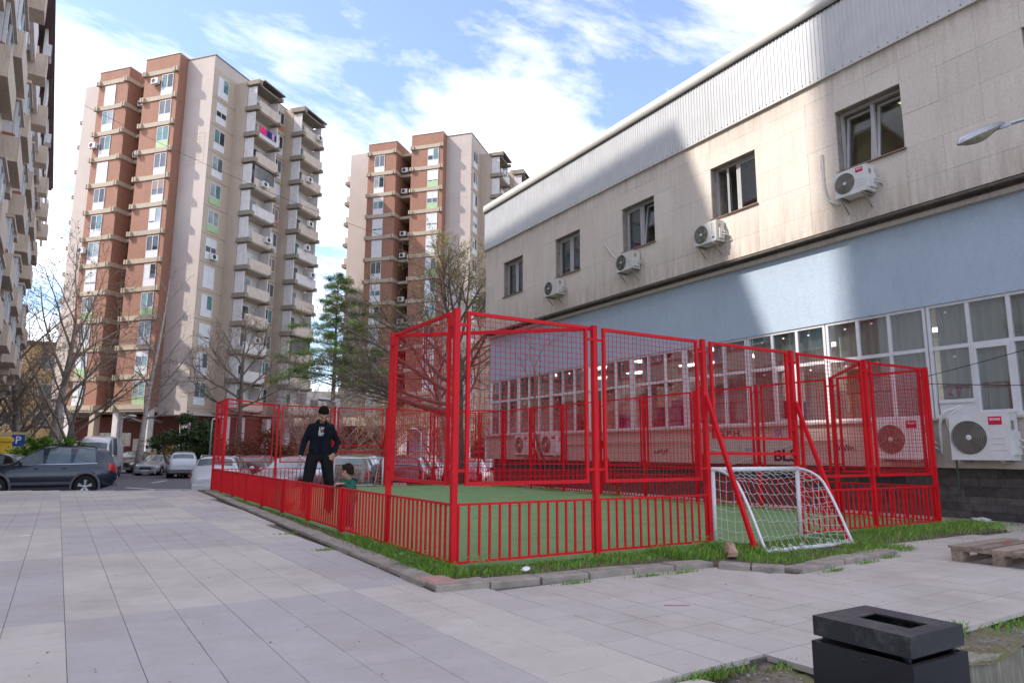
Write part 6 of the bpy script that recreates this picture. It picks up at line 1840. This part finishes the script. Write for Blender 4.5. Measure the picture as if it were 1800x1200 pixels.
def hand(b, w, d, palm_n, s, curl=0.5, spread=0.16):
    """palm from wrist w along d; palm_n = palm normal; five fingers, unequal and bent"""
    d = d.normalized(); pn = (palm_n - d*palm_n.dot(d)).normalized(); sd = d.cross(pn)
    c = w + d*0.045*s
    for k in (-1.5, -0.5, 0.5, 1.5): b.tube([w+sd*k*0.012*s, c+sd*k*0.019*s+d*0.045*s], [0.018*s, 0.0125*s], 6)
    for k, L in zip((-1.5, -0.5, 0.5, 1.5), (0.066, 0.080, 0.076, 0.060)):
        p = c+sd*k*0.020*s+d*0.042*s; dd = d.copy(); P = [p]
        for j in range(3):
            dd = (dd + pn*curl*(0.35+0.25*j) + sd*k*spread*0.15).normalized(); P.append(P[-1]+dd*(L*s*(0.45, 0.32, 0.23)[j]))
        b.tube(P, [0.0098*s, 0.0092*s, 0.0085*s, 0.0065*s], 6)
    p = w+d*0.022*s-sd*0.024*s; dd = (d*0.7-sd*0.7+pn*0.25).normalized(); P = [p, p+dd*0.034*s]
    dd = (dd+d*0.5+pn*0.3).normalized(); P += [P[-1]+dd*0.028*s, P[-1]+dd*0.028*s+(dd+pn*0.3).normalized()*0.02*s]
    b.tube(P, [0.0145*s, 0.0115*s, 0.010*s, 0.0075*s], 6)
def head(Pn, par, c, rot, s, hm, beard=False, longer=0.0, skin=m_skin):
    """head pieces built about the origin facing -y then turned; returns a function adding the skull to a body MB"""
    def tr(p): return c + rot @ (Vector(p)*s)
    def skull(b):
        q = MB()
        q.ball((0, 0.012, 0.035), 0.088, 16, 12, (0.86, 1.05, 1.0)); q.ball((0, -0.022, -0.045), 0.066, 14, 10, (0.88, 0.98, 1.02)); q.ball((0, -0.062, -0.088), 0.026, 10, 7, (1.2, 0.9, 0.85))
        q.tube([(0, -0.088, 0.018), (0, -0.103, -0.012), (0, -0.110, -0.030)], [0.010, 0.013, 0.017], 8); q.tube([(-0.03, -0.079, 0.027), (0.03, -0.079, 0.027)], 0.012, 6)
        for x in (-1, 1):
            q.ball((x*0.079, 0.012, -0.010), 0.026, 8, 6, (0.42, 0.75, 1.15)); q.ball((x*0.045, -0.062, -0.032), 0.024, 8, 6)
        q.tube([(-0.024, -0.083, -0.062), (0, -0.092, -0.060), (0.024, -0.083, -0.062)], [0.007, 0.010, 0.007], 6)
        b.add([tr(v) for v in q.v], q.f)
    q = MB(); q.ball((0, 0.016, 0.042), 0.0915, 28, 20, (0.885, 1.06, 1.02)); q.ball((0, 0.055, -0.005-longer), 0.066, 14, 9, (1.06, 0.72, 1.0+longer*4))
    if longer: q.ball((0, -0.045, 0.095), 0.052, 10, 7, (1.25, 0.85, 0.6))
    h = MB()
    for v, in zip(q.v):
        pass
    keep = [f for f in q.f if all(q.v[i][2] > 0.070-longer*1.2-max(0.0, q.v[i][1]+0.075)*0.95 for i in f)]
    rr = random.Random(4); h.smooth = True
    h.add([tr((v[0]*(1+rr.uniform(-.02, .02)), v[1]*(1+rr.uniform(-.02, .02)), v[2]+rr.uniform(-.002, .002))) for v in q.v], keep)
    h.build('hair', hm, par, local=True)
    for x in (-1, 1):
        e = MB(); e.smooth = True; e.ball(tr((x*0.031, -0.080, 0.006)), 0.006*s, 8, 6); e.build('eye', m_eye, par, local=True)
        e = MB(); e.smooth = True; e.tube([tr((x*0.014, -0.0925, 0.030)), tr((x*0.032, -0.090, 0.035)), tr((x*0.050, -0.080, 0.030))], 0.003*s, 5); e.build('eyebrow', hm, par, local=True)
    m = MB(); m.smooth = True; m.tube([tr((-0.02, -0.0905, -0.061)), tr((0, -0.0985, -0.059)), tr((0.02, -0.0905, -0.061))], [0.003*s, 0.0045*s, 0.003*s], 5); m.build('lips', M('lips_%s' % par.name, (0.30, 0.10, 0.09), 0.5, var=0.05), par, local=True)
    if beard:
        bd = MB(); bd.smooth = True; bd.ball((0, -0.030, -0.072), 0.062, 14, 9, (0.93, 1.0, 0.72))
        kf = [f for f in bd.f if all(bd.v[i][2] < -0.066 or bd.v[i][1] > -0.03 for i in f)]
        g = MB(); g.smooth = True; g.add([tr(v) for v in bd.v], kf); g.build('beard', hm, par, local=True)
    return skull
def figure(name, loc, rz, label, J, s, cols, head_rot, hm, beard, longer, shoe_m, voxel):
    """J: joints in metres, local axes, facing -y; s = limb thickness scale"""
    p = empty(name, loc, rz, label, 'person')
    b = MB()
    skull = head(None, p, J['head'], head_rot, J['hs'], hm, beard, longer)
    skull(b)
    b.tube([J['chest'], J['neck'], J['head']+head_rot @ Vector((0, 0.02, -0.05))*J['hs']], [0.062*s, 0.054*s, 0.050*s], 10)
    z0, z1 = J['pelvis'].z, J['chest'].z
    loft(b, [(J['pelvis'].x, J['pelvis'].y, z0-0.06*s, .10*s, .08*s), (J['pelvis'].x, J['pelvis'].y, z0, .145*s, .10*s), (J['chest'].x*.5, J['chest'].y*.5, (z0+z1)/2, .125*s, .088*s), (J['chest'].x, J['chest'].y, z1-.08*s, .155*s, .105*s), (J['chest'].x, J['chest'].y, z1+.04*s, .14*s, .085*s), (J['chest'].x, J['chest'].y, z1+.09*s, .06*s, .06*s)])
    for sd in ('l', 'r'):
        b.tube([J['chest']+V(0, 0, .02*s), J['sh'+sd], J['el'+sd], J['wr'+sd]], [.05*s, .048*s, .038*s, .025*s], 9)
        hand(b, J['wr'+sd], J['hd'+sd], J['hn'+sd], J['hs']*s**0.3, J.get('curl'+sd, 0.5))
        b.tube([J['pelvis'], J['hip'+sd], J['kn'+sd], J['an'+sd]], [.085*s, .082*s, .055*s, .038*s], 10)
        b.tube([J['an'+sd], J['an'+sd]+V(0, -.03*s, -.05*s), J['toe'+sd]], [.036*s, .036*s, .022*s], 8)
    o = link('body', remeshed(b, 'body', m_skin, voxel*0.75, 3), p)
    # top
    b = MB(); px_, py_ = J['pelvis'].x, J['pelvis'].y
    cx_, cy_ = J['chest'].x, J['chest'].y
    k = cols['bulk']
    loft(b, [(px_, py_, z0-.015*s, .172*s*k, .128*s*k), (px_, py_, z0+.05*s, .178*s*k, .132*s*k), (cx_*.5, cy_*.5, (z0+z1)/2, .168*s*k, .128*s*k), (cx_, cy_, z1-.10*s, .188*s*k, .132*s*k), (cx_, cy_, z1+.02*s, .165*s*k, .112*s*k), (cx_, cy_*1.0+.01, z1+.075*s, .105*s*k, .085*s*k), (cx_, cy_+.004, z1+.125*s, .068*s*k, .066*s*k)], 18)
    rr = random.Random(8)
    for sd in ('l', 'r'):
        A, E_, W = J['sh'+sd], J['el'+sd], J['wr'+sd]
        pts = [J['chest']+V(0, 0, .03*s), A, A.lerp(E_, .5), E_, E_.lerp(W, .5), W.lerp(E_, .06)]
        b.tube([q+V(rr.uniform(-.004, .004), rr.uniform(-.004, .004), 0) for q in pts], [.070*s*k, .066*s*k, .058*s*k, .052*s*k, .047*s*k, .039*s*k], 12)
        for q in range(5):   # sleeve folds
            f = rr.random(); c = (A.lerp(E_, f) if rr.random() < .5 else E_.lerp(W, f*0.8)); b.ball(c, .051*s*k, 10, 7, (1.05, 1.05, .45))
    for q in range(9): b.ball((px_+rr.uniform(-.1, .1)*s, py_+rr.choice((-.06, .06))*s, z0+rr.uniform(0, .25)*s), .085*s*k, 10, 6, (1.0, .75, .22))
    top = link(cols['top_name'], remeshed(b, 'top', cols['top'], voxel, 3), p)
    if cols.get('hood'):
        h = MB(); h.tube([V(cx_-.07*s, cy_+.02, z1+.10*s), V(cx_-.03*s, cy_+.12*s, z1+.09*s), V(cx_+.04*s, cy_+.12*s, z1+.09*s), V(cx_+.08*s, cy_+.02, z1+.10*s)], [.035*s, .06*s, .06*s, .035*s], 10)
        link('hood', remeshed(h, 'hood', cols['hood'], voxel, 3), p)
    # trousers
    b = MB(); kt = cols['tbulk']
    loft(b, [(px_, py_, z0-.10*s, .155*s, .115*s), (px_, py_, z0-.02*s, .165*s, .122*s), (px_, py_, z0+.03*s, .158*s, .118*s)], 16)
    for sd in ('l', 'r'):
        H, K, A = J['hip'+sd], J['kn'+sd], J['an'+sd]
        b.tube([J['pelvis']+V(0, 0, -.01), H, H.lerp(K, .5), K, K.lerp(A, .5), A.lerp(K, .04), A+V(0, -.008, -.035*s)], [.11*s*kt, .108*s*kt, .098*s*kt, .084*s*kt, .080*s*kt, .070*s*kt, .072*s*kt], 12)
        for q in range(6):
            f = rr.random(); b.ball(K.lerp(A, f*.9)+V(0, rr.uniform(-.01, .01), 0), .078*s*kt, 10, 6, (1.04, 1.04, .3))
    link('trousers', remeshed(b, 'trousers', cols['trousers'], voxel, 3), p)
    for sd in ('l', 'r'):
        b = MB(); a, t_ = J['an'+sd], J['toe'+sd]; d = (t_-a); d.z = 0; d.normalize(); g = Vector((a.x, a.y, a.z-.045*s))
        b.tube([g-d*.045*s, g+d*.03*s, g+d*.10*s, g+d*.16*s], [.034*s, .042*s, .042*s, .030*s], 10); b.tube([a+V(0, 0, .02*s), g], [.042*s, .044*s], 8)
        link('shoe', remeshed(b, 'shoe', shoe_m, voxel*.8, 2), p)
    return p, top
m_navyj = M('navy_knit', (0.0065, 0.009, 0.016), 0.9, var=0.2, scale=14, spec=0.2)
m_blackt = M('black_trousers', (0.010, 0.010, 0.012), 0.9, var=0.25, scale=10, spec=0.2)
m_shoeb = M('dark_shoe', (0.02, 0.02, 0.022), 0.6, var=0.2)
man_rz = R(-15)
JM = dict(hs=1.06, head=V(0.03, -0.125, 1.575), neck=V(0.02, -0.05, 1.47), chest=V(0.01, -0.01, 1.37), pelvis=V(0, 0, 0.94),
          shr=V(-0.155, 0.0, 1.368), elr=V(-0.245, 0.03, 1.14), wrr=V(-0.30, -0.04, 0.90), hdr=V(-0.02, -0.08, -1), hnr=V(1, 0.1, 0), curlr=0.55,
          shl=V(0.168, 0.0, 1.368), ell=V(0.275, 0.05, 1.13), wrl=V(0.215, -0.06, 0.935), hdl=V(-0.45, -0.12, -1), hnl=V(-0.6, 0.7, 0), curll=0.35,
          hipr=V(-0.105, 0, 0.90), knr=V(-0.165, -0.05, 0.50), anr=V(-0.185, 0.0, 0.09), toer=V(-0.21, -0.17, 0.035),
          hipl=V(0.105, 0, 0.90), knl=V(0.165, -0.04, 0.50), anl=V(0.185, 0.02, 0.09), toel=V(0.225, -0.15, 0.035))
hr = Matrix.Rotation(R(8), 3, 'Z') @ Matrix.Rotation(R(50), 3, 'X')
man, mtop = figure('person', (0.45, 5.78, 0.03), man_rz, 'man in navy jacket and black trousers looking down, one hand at his hip', JM, 1.0,
             dict(top=m_navyj, top_name='jacket', bulk=1.0, trousers=m_blackt, tbulk=1.0), hr, m_hair, True, 0.0, m_shoeb, 0.013)
# open jacket front: dark shirt with a white and red print, then the zip edges
m_shirt = M('black_shirt', (0.006, 0.006, 0.008), 0.9, var=0.1)
b = MB(); b.smooth = True; vs = []
for i in range(7):
    z = 1.43-0.035*i; w_ = 0.062-0.007*i
    for k in range(5): vs.append((0.01+w_*(-1+k/2), -0.136+0.012*abs(k-2)*0.5+0.004*(i < 2)*i-(0.006 if i > 1 else -0.004*(2-i)), z))
b.add(vs, [(i*5+k, i*5+k+1, (i+1)*5+k+1, (i+1)*5+k) for i in range(6) for k in range(4)])
shirt = b.build('shirt_front', m_shirt, man, local=True)
m_print = M('print_white', (0.62, 0.60, 0.62), 0.8, var=0.05)
for s_, z, x in (('LIV', 1.345, 0.012), ('B', 1.297, -0.018), ('SET', 1.250, 0.006)):
    o = link('shirt_print', text_mesh(s_, 0.058, m_print, 0.0006, 0.002), shirt, (x, -0.150, z), (R(90), 0, 0))
b = MB(); b.lathe([(0.0005, -0.151), (0.019, -0.150)], (0.028, 0, 1.297), 12, 'y'); b.build('shirt_print_disc', m_redlet, shirt, local=True)
b = MB(); b.smooth = True; b.tube([V(-0.33, -0.045, 0.925)+V(0.028*math.cos(a*0.7), 0.028*math.sin(a*0.7), 0.0) for a in range(10)], 0.006, 5)
if False: b.build('watch', m_blackp, man, local=True)
b = MB(); b.smooth = True; b.tube([V(0.238+0.03*math.cos(a*0.7), -0.06+0.03*math.sin(a*0.7), 0.965) for a in range(10)], 0.007, 6); b.build('watch', m_blackp, man, local=True)
for sd in (-1, 1):
    b = MB(); b.smooth = True
    b.tube([V(0.01+sd*0.062, -0.045, 1.485), V(0.01+sd*0.080, -0.115, 1.43), V(0.01+sd*0.070, -0.141, 1.34), V(0.01+sd*0.050, -0.142, 1.24), V(0.01+sd*0.022, -0.140, 1.14), V(0.005+sd*0.006, -0.139, 1.08), V(0.004+sd*0.005, -0.136, 0.95)], [0.012, 0.016, 0.013, 0.012, 0.010, 0.007, 0.006], 7)
    b.build('jacket_edge', m_navyj, man, local=True)
# child at the railing
m_greenj = M('green_jacket', (0.018, 0.115, 0.075), 0.8, var=0.2, scale=20, spec=0.25)
m_navyh = M('navy_hood', (0.008, 0.014, 0.03), 0.85, var=0.2)
m_pattern = NT('patterned_trousers'); _n = m_pattern.noise(45, 2, 0.5)
m_pattern.color(m_pattern.mix(m_pattern.ramp(_n, [(0.52, 0.0), (0.60, 1.0)]), (0.05, 0.02, 0.03), (0.22, 0.14, 0.17))); m_pattern = m_pattern.mat
m_shoew = M('pale_shoe', (0.40, 0.38, 0.42), 0.6, var=0.2, scale=30)
JC = dict(hs=0.80, head=V(-0.012, -0.015, 0.725), neck=V(0, 0.0, 0.625), chest=V(0, 0.0, 0.555), pelvis=V(0, 0.01, 0.36),
          shr=V(-0.095, 0.0, 0.578), elr=V(-0.145, -0.055, 0.535), wrr=V(-0.055, -0.125, 0.578), hdr=V(0.75, -0.55, 0.05), hnr=V(0.1, -0.2, -1), curlr=0.6,
          shl=V(0.095, 0.0, 0.578), ell=V(0.125, -0.03, 0.49), wrl=V(0.045, -0.11, 0.578), hdl=V(-0.5, -0.75, 0.05), hnl=V(0.0, -0.2, -1), curll=0.6,
          hipr=V(-0.048, 0.01, 0.34), knr=V(-0.055, -0.01, 0.19), anr=V(-0.055, 0.01, 0.045), toer=V(-0.065, -0.075, 0.018),
          hipl=V(0.048, 0.01, 0.34), knl=V(0.055, -0.005, 0.19), anl=V(0.055, 0.02, 0.045), toel=V(0.065, -0.065, 0.018))
hc = Matrix.Rotation(R(-78), 3, 'Z') @ Matrix.Rotation(R(12), 3, 'X')
kid, ktop = figure('person', (0.145, 3.3, 0.03), R(-72), 'small child in green jacket leaning on the low red railing', JC, 0.60,
             dict(top=m_greenj, top_name='jacket', bulk=1.12, trousers=m_pattern, tbulk=1.0, hood=m_navyh), hc, m_hairc, False, 0.012, m_shoew, 0.008)
# orange ball
m_ball = NT('orange_ball'); _n = m_ball.noise(12, 2, 0.5); m_ball.color(m_ball.mix(m_ball.ramp(_n, [(0.55, 0.0), (0.6, 1.0)]), (0.70, 0.15, 0.01), (0.65, 0.40, 0.03))); m_ball.bsdf.inputs['Roughness'].default_value = 0.4; m_ball = m_ball.mat
b = MB(); b.smooth = True; b.ball((0, 0, 0.105), 0.105, 20, 14); 
o = b.build('football', m_ball); o.location = (0.24, 6.72, 0.03); tag(o, 'orange ball behind the low railing beside the man', 'ball')

# ------------------------------------------------------------------ foreground things
m_binm = M('bin_metal', (0.020, 0.021, 0.026), 0.42, metal=0.2, var=0.25, scale=5, spec=0.5, grime=0.0)
t = NT('bin_lid'); n1 = t.noise(7, 7, 0.7); n2 = t.noise(60, 4, 0.6)
t.color(t.mix(t.math('MULTIPLY', t.ramp(n1, [(0.48, 0.0), (0.7, 0.55)]), t.ramp(n2, [(0.4, 0.2), (0.65, 1.0)])), (0.022, 0.023, 0.029), (0.22, 0.21, 0.20))); t.bsdf.inputs['Roughness'].default_value = 0.5
m_binlid = t.mat
bx0, bx1, by0, by1 = -0.325, 0.018, -4.065, -3.700
bin_ = empty('litter_bin', ((bx0+bx1)/2, (by0+by1)/2, -0.66), 0, 'black metal litter bin with slotted lid in the lower right corner', 'litter bin')
b = MB(); w_ = 0.006
zt, zl = 0.310, 0.40
b.box(bx0-w_, bx0+0.01, by0-w_, by1+w_, -0.655, zt); b.box(bx1-0.01, bx1+w_, by0-w_, by1+w_, -0.655, zt); b.box(bx0+0.01, bx1-0.01, by0-w_, by0+0.01, -0.655, zt); b.box(bx0+0.01, bx1-0.01, by1-0.01, by1+w_, -0.655, zt); b.box(bx0+0.01, bx1-0.01, by0+0.01, by1-0.01, -0.655, -0.60)
b.build('bin_body', m_binm, bin_)
ox0, ox1, oy0, oy1 = -0.205, -0.085, -4.00, -3.80
b = MB(); z0 = 0.330
for (a0, a1, c0, c1) in ((bx0, ox0, by0, by1), (ox1, bx1, by0, by1), (ox0, ox1, by0, oy0), (ox0, ox1, oy1, by1)):
    b.box(a0, a1, c0, c1, zl-0.006, zl)
b.box(bx0, bx0+0.006, by0, by1, z0, zl-0.006); b.box(bx1-0.006, bx1, by0, by1, z0, zl-0.006); b.box(bx0+0.006, bx1-0.006, by0, by0+0.006, z0, zl-0.006); b.box(bx0+0.006, bx1-0.006, by1-0.006, by1, z0, zl-0.006)
b.build('bin_lid', m_binlid, bin_)
b = MB(); b.box(ox0-0.01, ox1+0.01, oy0-0.01, oy1+0.01, 0.30, 0.31); b.build('inner_plate', m_dark, bin_)
for (x, y) in ((bx0+0.03, by0+0.03), (bx1-0.03, by0+0.03), (bx0+0.03, by1-0.03), (bx1-0.03, by1-0.03)):
    b = MB(); b.box(x-0.008, x+0.008, y-0.008, y+0.008, 0.25, 0.392); b.build('lid_support', m_binm, bin_)
b = MB(); b.ball((bx0-0.006, -3.90, 0.290), 0.007, 8, 6); b.build('bolt', m_blackp, bin_)
# pallet
t = NT('pallet_wood'); n1 = t.noise(4, 6, 0.6, (0.6, 7, 7)); cc = t.mix(t.ramp(n1, [(0.3, 0.0), (0.7, 1.0)]), (0.20, 0.145, 0.105), (0.40, 0.315, 0.245)); cc = t.mix(1.0, cc, t.ramp(t.rand(), [(0, 0.7), (1, 1.1)]), 'MULTIPLY'); t.color(cc); t.bsdf.inputs['Roughness'].default_value = 0.85
m_wood = t.mat
pal = empty('wooden_pallet', (5.05, -2.2, 0), R(2), 'weathered wooden pallet lying on the paving at the right edge', 'pallet')
for y in (-0.345, -0.17, 0.0, 0.17, 0.345):
    wd = 0.145 if y in (-0.345, 0.0, 0.345) else 0.10
    b = MB(); b.box(-0.6, 0.6, -wd/2, wd/2, -0.011, 0.011); o = b.build('deck_board', m_wood, pal, local=True); o.location = (rnd.uniform(-.01, .01), y, 0.133); o.rotation_euler = (rnd.gauss(0, .01), 0, rnd.gauss(0, .006))
for x in (-0.527, 0, 0.527):
    b = MB(); b.box(-0.072, 0.072, -0.40, 0.40, -0.011, 0.011); o = b.build('cross_board', m_wood, pal, local=True); o.location = (x, 0, 0.111)
    for y in (-0.35, 0, 0.35):
        b = MB(); b.box(-0.072, 0.072, -0.05, 0.05, -0.039, 0.039); o = b.build('block', m_wood, pal, local=True); o.location = (x, y, 0.061)
for y in (-0.35, 0, 0.35):
    b = MB(); b.box(-0.6, 0.6, -0.05, 0.05, -0.011, 0.011); o = b.build('bottom_board', m_wood, pal, local=True); o.location = (0, y, 0.011)
m_redrag = M('red_paint_mark', (0.45, 0.05, 0.04), 0.7, var=0.2)
b = MB(); b.box(-0.1, 0.08, -0.02, 0.02, 0.1445, 0.147); b.build('red_mark', m_redrag, pal, local=True).location = (0.05, 0.17, 0)
# crumpled litter
def crumple(name, label, loc, r, sc_, m, seed, cat='litter'):
    rr = random.Random(seed); b = MB(); b.ball((0, 0, 0), r, 9, 6, sc_)
    vs = [(x*rr.uniform(.55, 1.25), y*rr.uniform(.55, 1.25), max(0.0, z*rr.uniform(.6, 1.3)+r*sc_[2]*.7)) for x, y, z in b.v]; b.v = vs
    o = b.build(name, m); o.location = loc; return tag(o, label, cat)
m_kraft = M('kraft_paper', (0.42, 0.27, 0.20), 0.9, var=0.2, scale=20); m_film = M('clear_film', (0.60, 0.60, 0.60), 0.25, var=0.15, scale=20)
crumple('crumpled_paper', 'crumpled brown paper in the grass beside the left goal post', (2.62, -0.72, 0.02), 0.085, (0.8, 1.0, 0.95), m_kraft, 5)
crumple('plastic_bag', 'clear crumpled plastic bag on the paving by the slate wall', (9.0, -0.02, 0.0), 0.15, (0.5, 1.1, 0.25), m_film, 6)
crumple('paper_scrap', 'white paper scrap in the grass by the near kerb', (0.42, -0.52, 0.05), 0.05, (1.0, 0.6, 0.35), m_paperlab, 7)
crumple('paper_scrap', 'small white scrap lying on the paving at the left', (-3.3, 4.7, 0.0), 0.05, (1.2, 0.7, 0.12), m_paperlab, 8)
m_dleaf = M('fallen_leaf', (0.14, 0.09, 0.05), 0.9, var=0.4, scale=30)
b = MB(); rr = random.Random(12)
for k in range(340):
    x, y = (rr.uniform(5, 9.3), rr.uniform(-2.6, 0.3)) if k < 110 else ((rr.uniform(-4, 4), rr.uniform(-2.9, -0.9)) if k < 200 else (-rr.uniform(0.5, 4), rr.uniform(-1, 12)))
    s = rr.uniform(.006, .018); a = rr.uniform(0, 6.28); b.add([(x, y, .003), (x+s*math.cos(a), y+s*math.sin(a), .004+rr.uniform(0, .006)), (x+s*math.cos(a+1), y+s*math.sin(a+1), .004)], [(0, 1, 2)])
stuff(tag(b.build('leaf_litter', m_dleaf), 'tiny dead leaves and crumbs scattered on the paving', 'leaf litter'))
m_pinkp = M('pink_chalk', (0.55, 0.26, 0.32), 0.9, var=0.2)
b = MB(); b.box(-0.09, 0.09, -0.008, 0.008, 0.0012, 0.0022); o = b.build('chalk_mark', m_pinkp); o.location = (0.72, -1.92, 0.0015); o.rotation_euler = (0, 0, R(-30)); tag(o, 'short pink chalk stroke on the paving in front of the goal', 'chalk mark')
for q, (x, y) in enumerate(((-0.62, 9.6), (-0.58, 8.1))):
    crumple('pink_petal', ('pink scrap by the kerb near the far corner', 'second pink scrap on the kerb left of the man')[q], (x, y, 0.0), 0.05, (1.2, 1.0, 0.12), m_pinkp, 20+q)

# ------------------------------------------------------------------ lamps, signs, cables
def park_lamp(x, y, h, rz, label):
    L_ = empty('street_lamp', (x, y, -0.69), rz, label, 'street lamp', 'lamp posts of the car park')
    b = MB(); b.smooth = True; b.tube([(0, 0, 0), (0, 0, h*0.97), (0.05, 0, h), (0.35, 0, h+0.08)], [0.06, 0.045, 0.04, 0.035], 8); b.build('pole', m_lampal, L_, local=True)
    b = MB(); b.smooth = True; b.ball((0.62, 0, h+0.12), 0.32, 10, 7, (1.0, 0.5, 0.32)); b.build('lamp_head', m_lampal, L_, local=True)
park_lamp(3.42, 40.0, 3.65, R(20), 'thin lamp post left of the far court corner')
park_lamp(-1.25, 47.3, 3.9, R(0), 'lamp with bulky head in front of the tower pillars')
park_lamp(7.5, 28.2, 4.15, R(170), 'lamp post rising above the far fence behind the man')
park_lamp(-4.6, 49.0, 4.9, R(150), 'lamp post behind the green bush on the left')
park_lamp(9.9, 23.2, 2.6, R(100), 'short pale lamp post behind the dark hatchback')
m_signb = M('sign_blue', (0.01, 0.08, 0.42), 0.5, var=0.03); m_signy = M('sign_cream', (0.62, 0.50, 0.26), 0.7, var=0.05)
sg = empty('parking_sign', (-6.42, 43.6, -0.69), -YAW-R(2)+R(25), 'blue parking sign with white letter P behind the bush', 'sign')
b = MB(); b.tube([(0, 0.05, 0), (0, 0.05, 2.7)], 0.03, 6); b.build('pole', m_lampal, sg, local=True)
b = MB(); b.box(-1.2, 0.6, 0.02, 0.04, 0.9, 2.75); b.build('backing_board', m_signy, sg, local=True)
b = MB(); b.box(-0.32, 0.32, -0.01, 0.019, 1.95, 2.6); bd = b.build('sign_plate', m_signb, sg, local=True)
link('letter', text_mesh('P', 0.58, m_badgew, 0.004, 0.01), bd, (0.0, -0.018, 2.275), (R(90), 0, 0))
m_yel = M('container_yellow', (0.62, 0.38, 0.012), 0.5, var=0.08, scale=4, grime=0.15)
yc = empty('waste_container', (-7.05, 39.2, -0.69), R(-20), 'yellow waste container at the left edge behind the cars', 'container')
b = MB(); b.bevbox(-0.75, 0.55, -0.6, 0.6, 0.15, 2.15, 0.06); b.build('bin_body', m_yel, yc, local=True)
b = MB(); b.bevbox(-0.80, 0.60, -0.65, 0.65, 2.151, 2.40, 0.08); b.build('lid', m_yel, yc, local=True)
m_cable = M('black_cable', (0.03, 0.03, 0.032), 0.6, var=0.1)
def cable(p, q, sag, r, label):
    p, q = Vector(p), Vector(q); n = 20
    b = MB(); b.tube([p.lerp(q, i/n) - Vector((0, 0, sag*4*(i/n)*(1-i/n))) for i in range(n+1)], r, 5)
    tag(b.build('cable', m_cable), label, 'cable')
cable((-6.9, 46.2, 24.6), (19.5, 33.8, 13.2), 0.9, 0.013, 'thin cable crossing in front of both towers')
cable((7.86, 0.02, 2.16), (9.6, -3.6, 3.35), 0.06, 0.006, 'upper thin cable from the right fence corner along the windows')
cable((7.86, 0.02, 2.05), (9.15, -3.2, 1.85), 0.02, 0.006, 'lower thin cable from the right fence corner past the air conditioner')
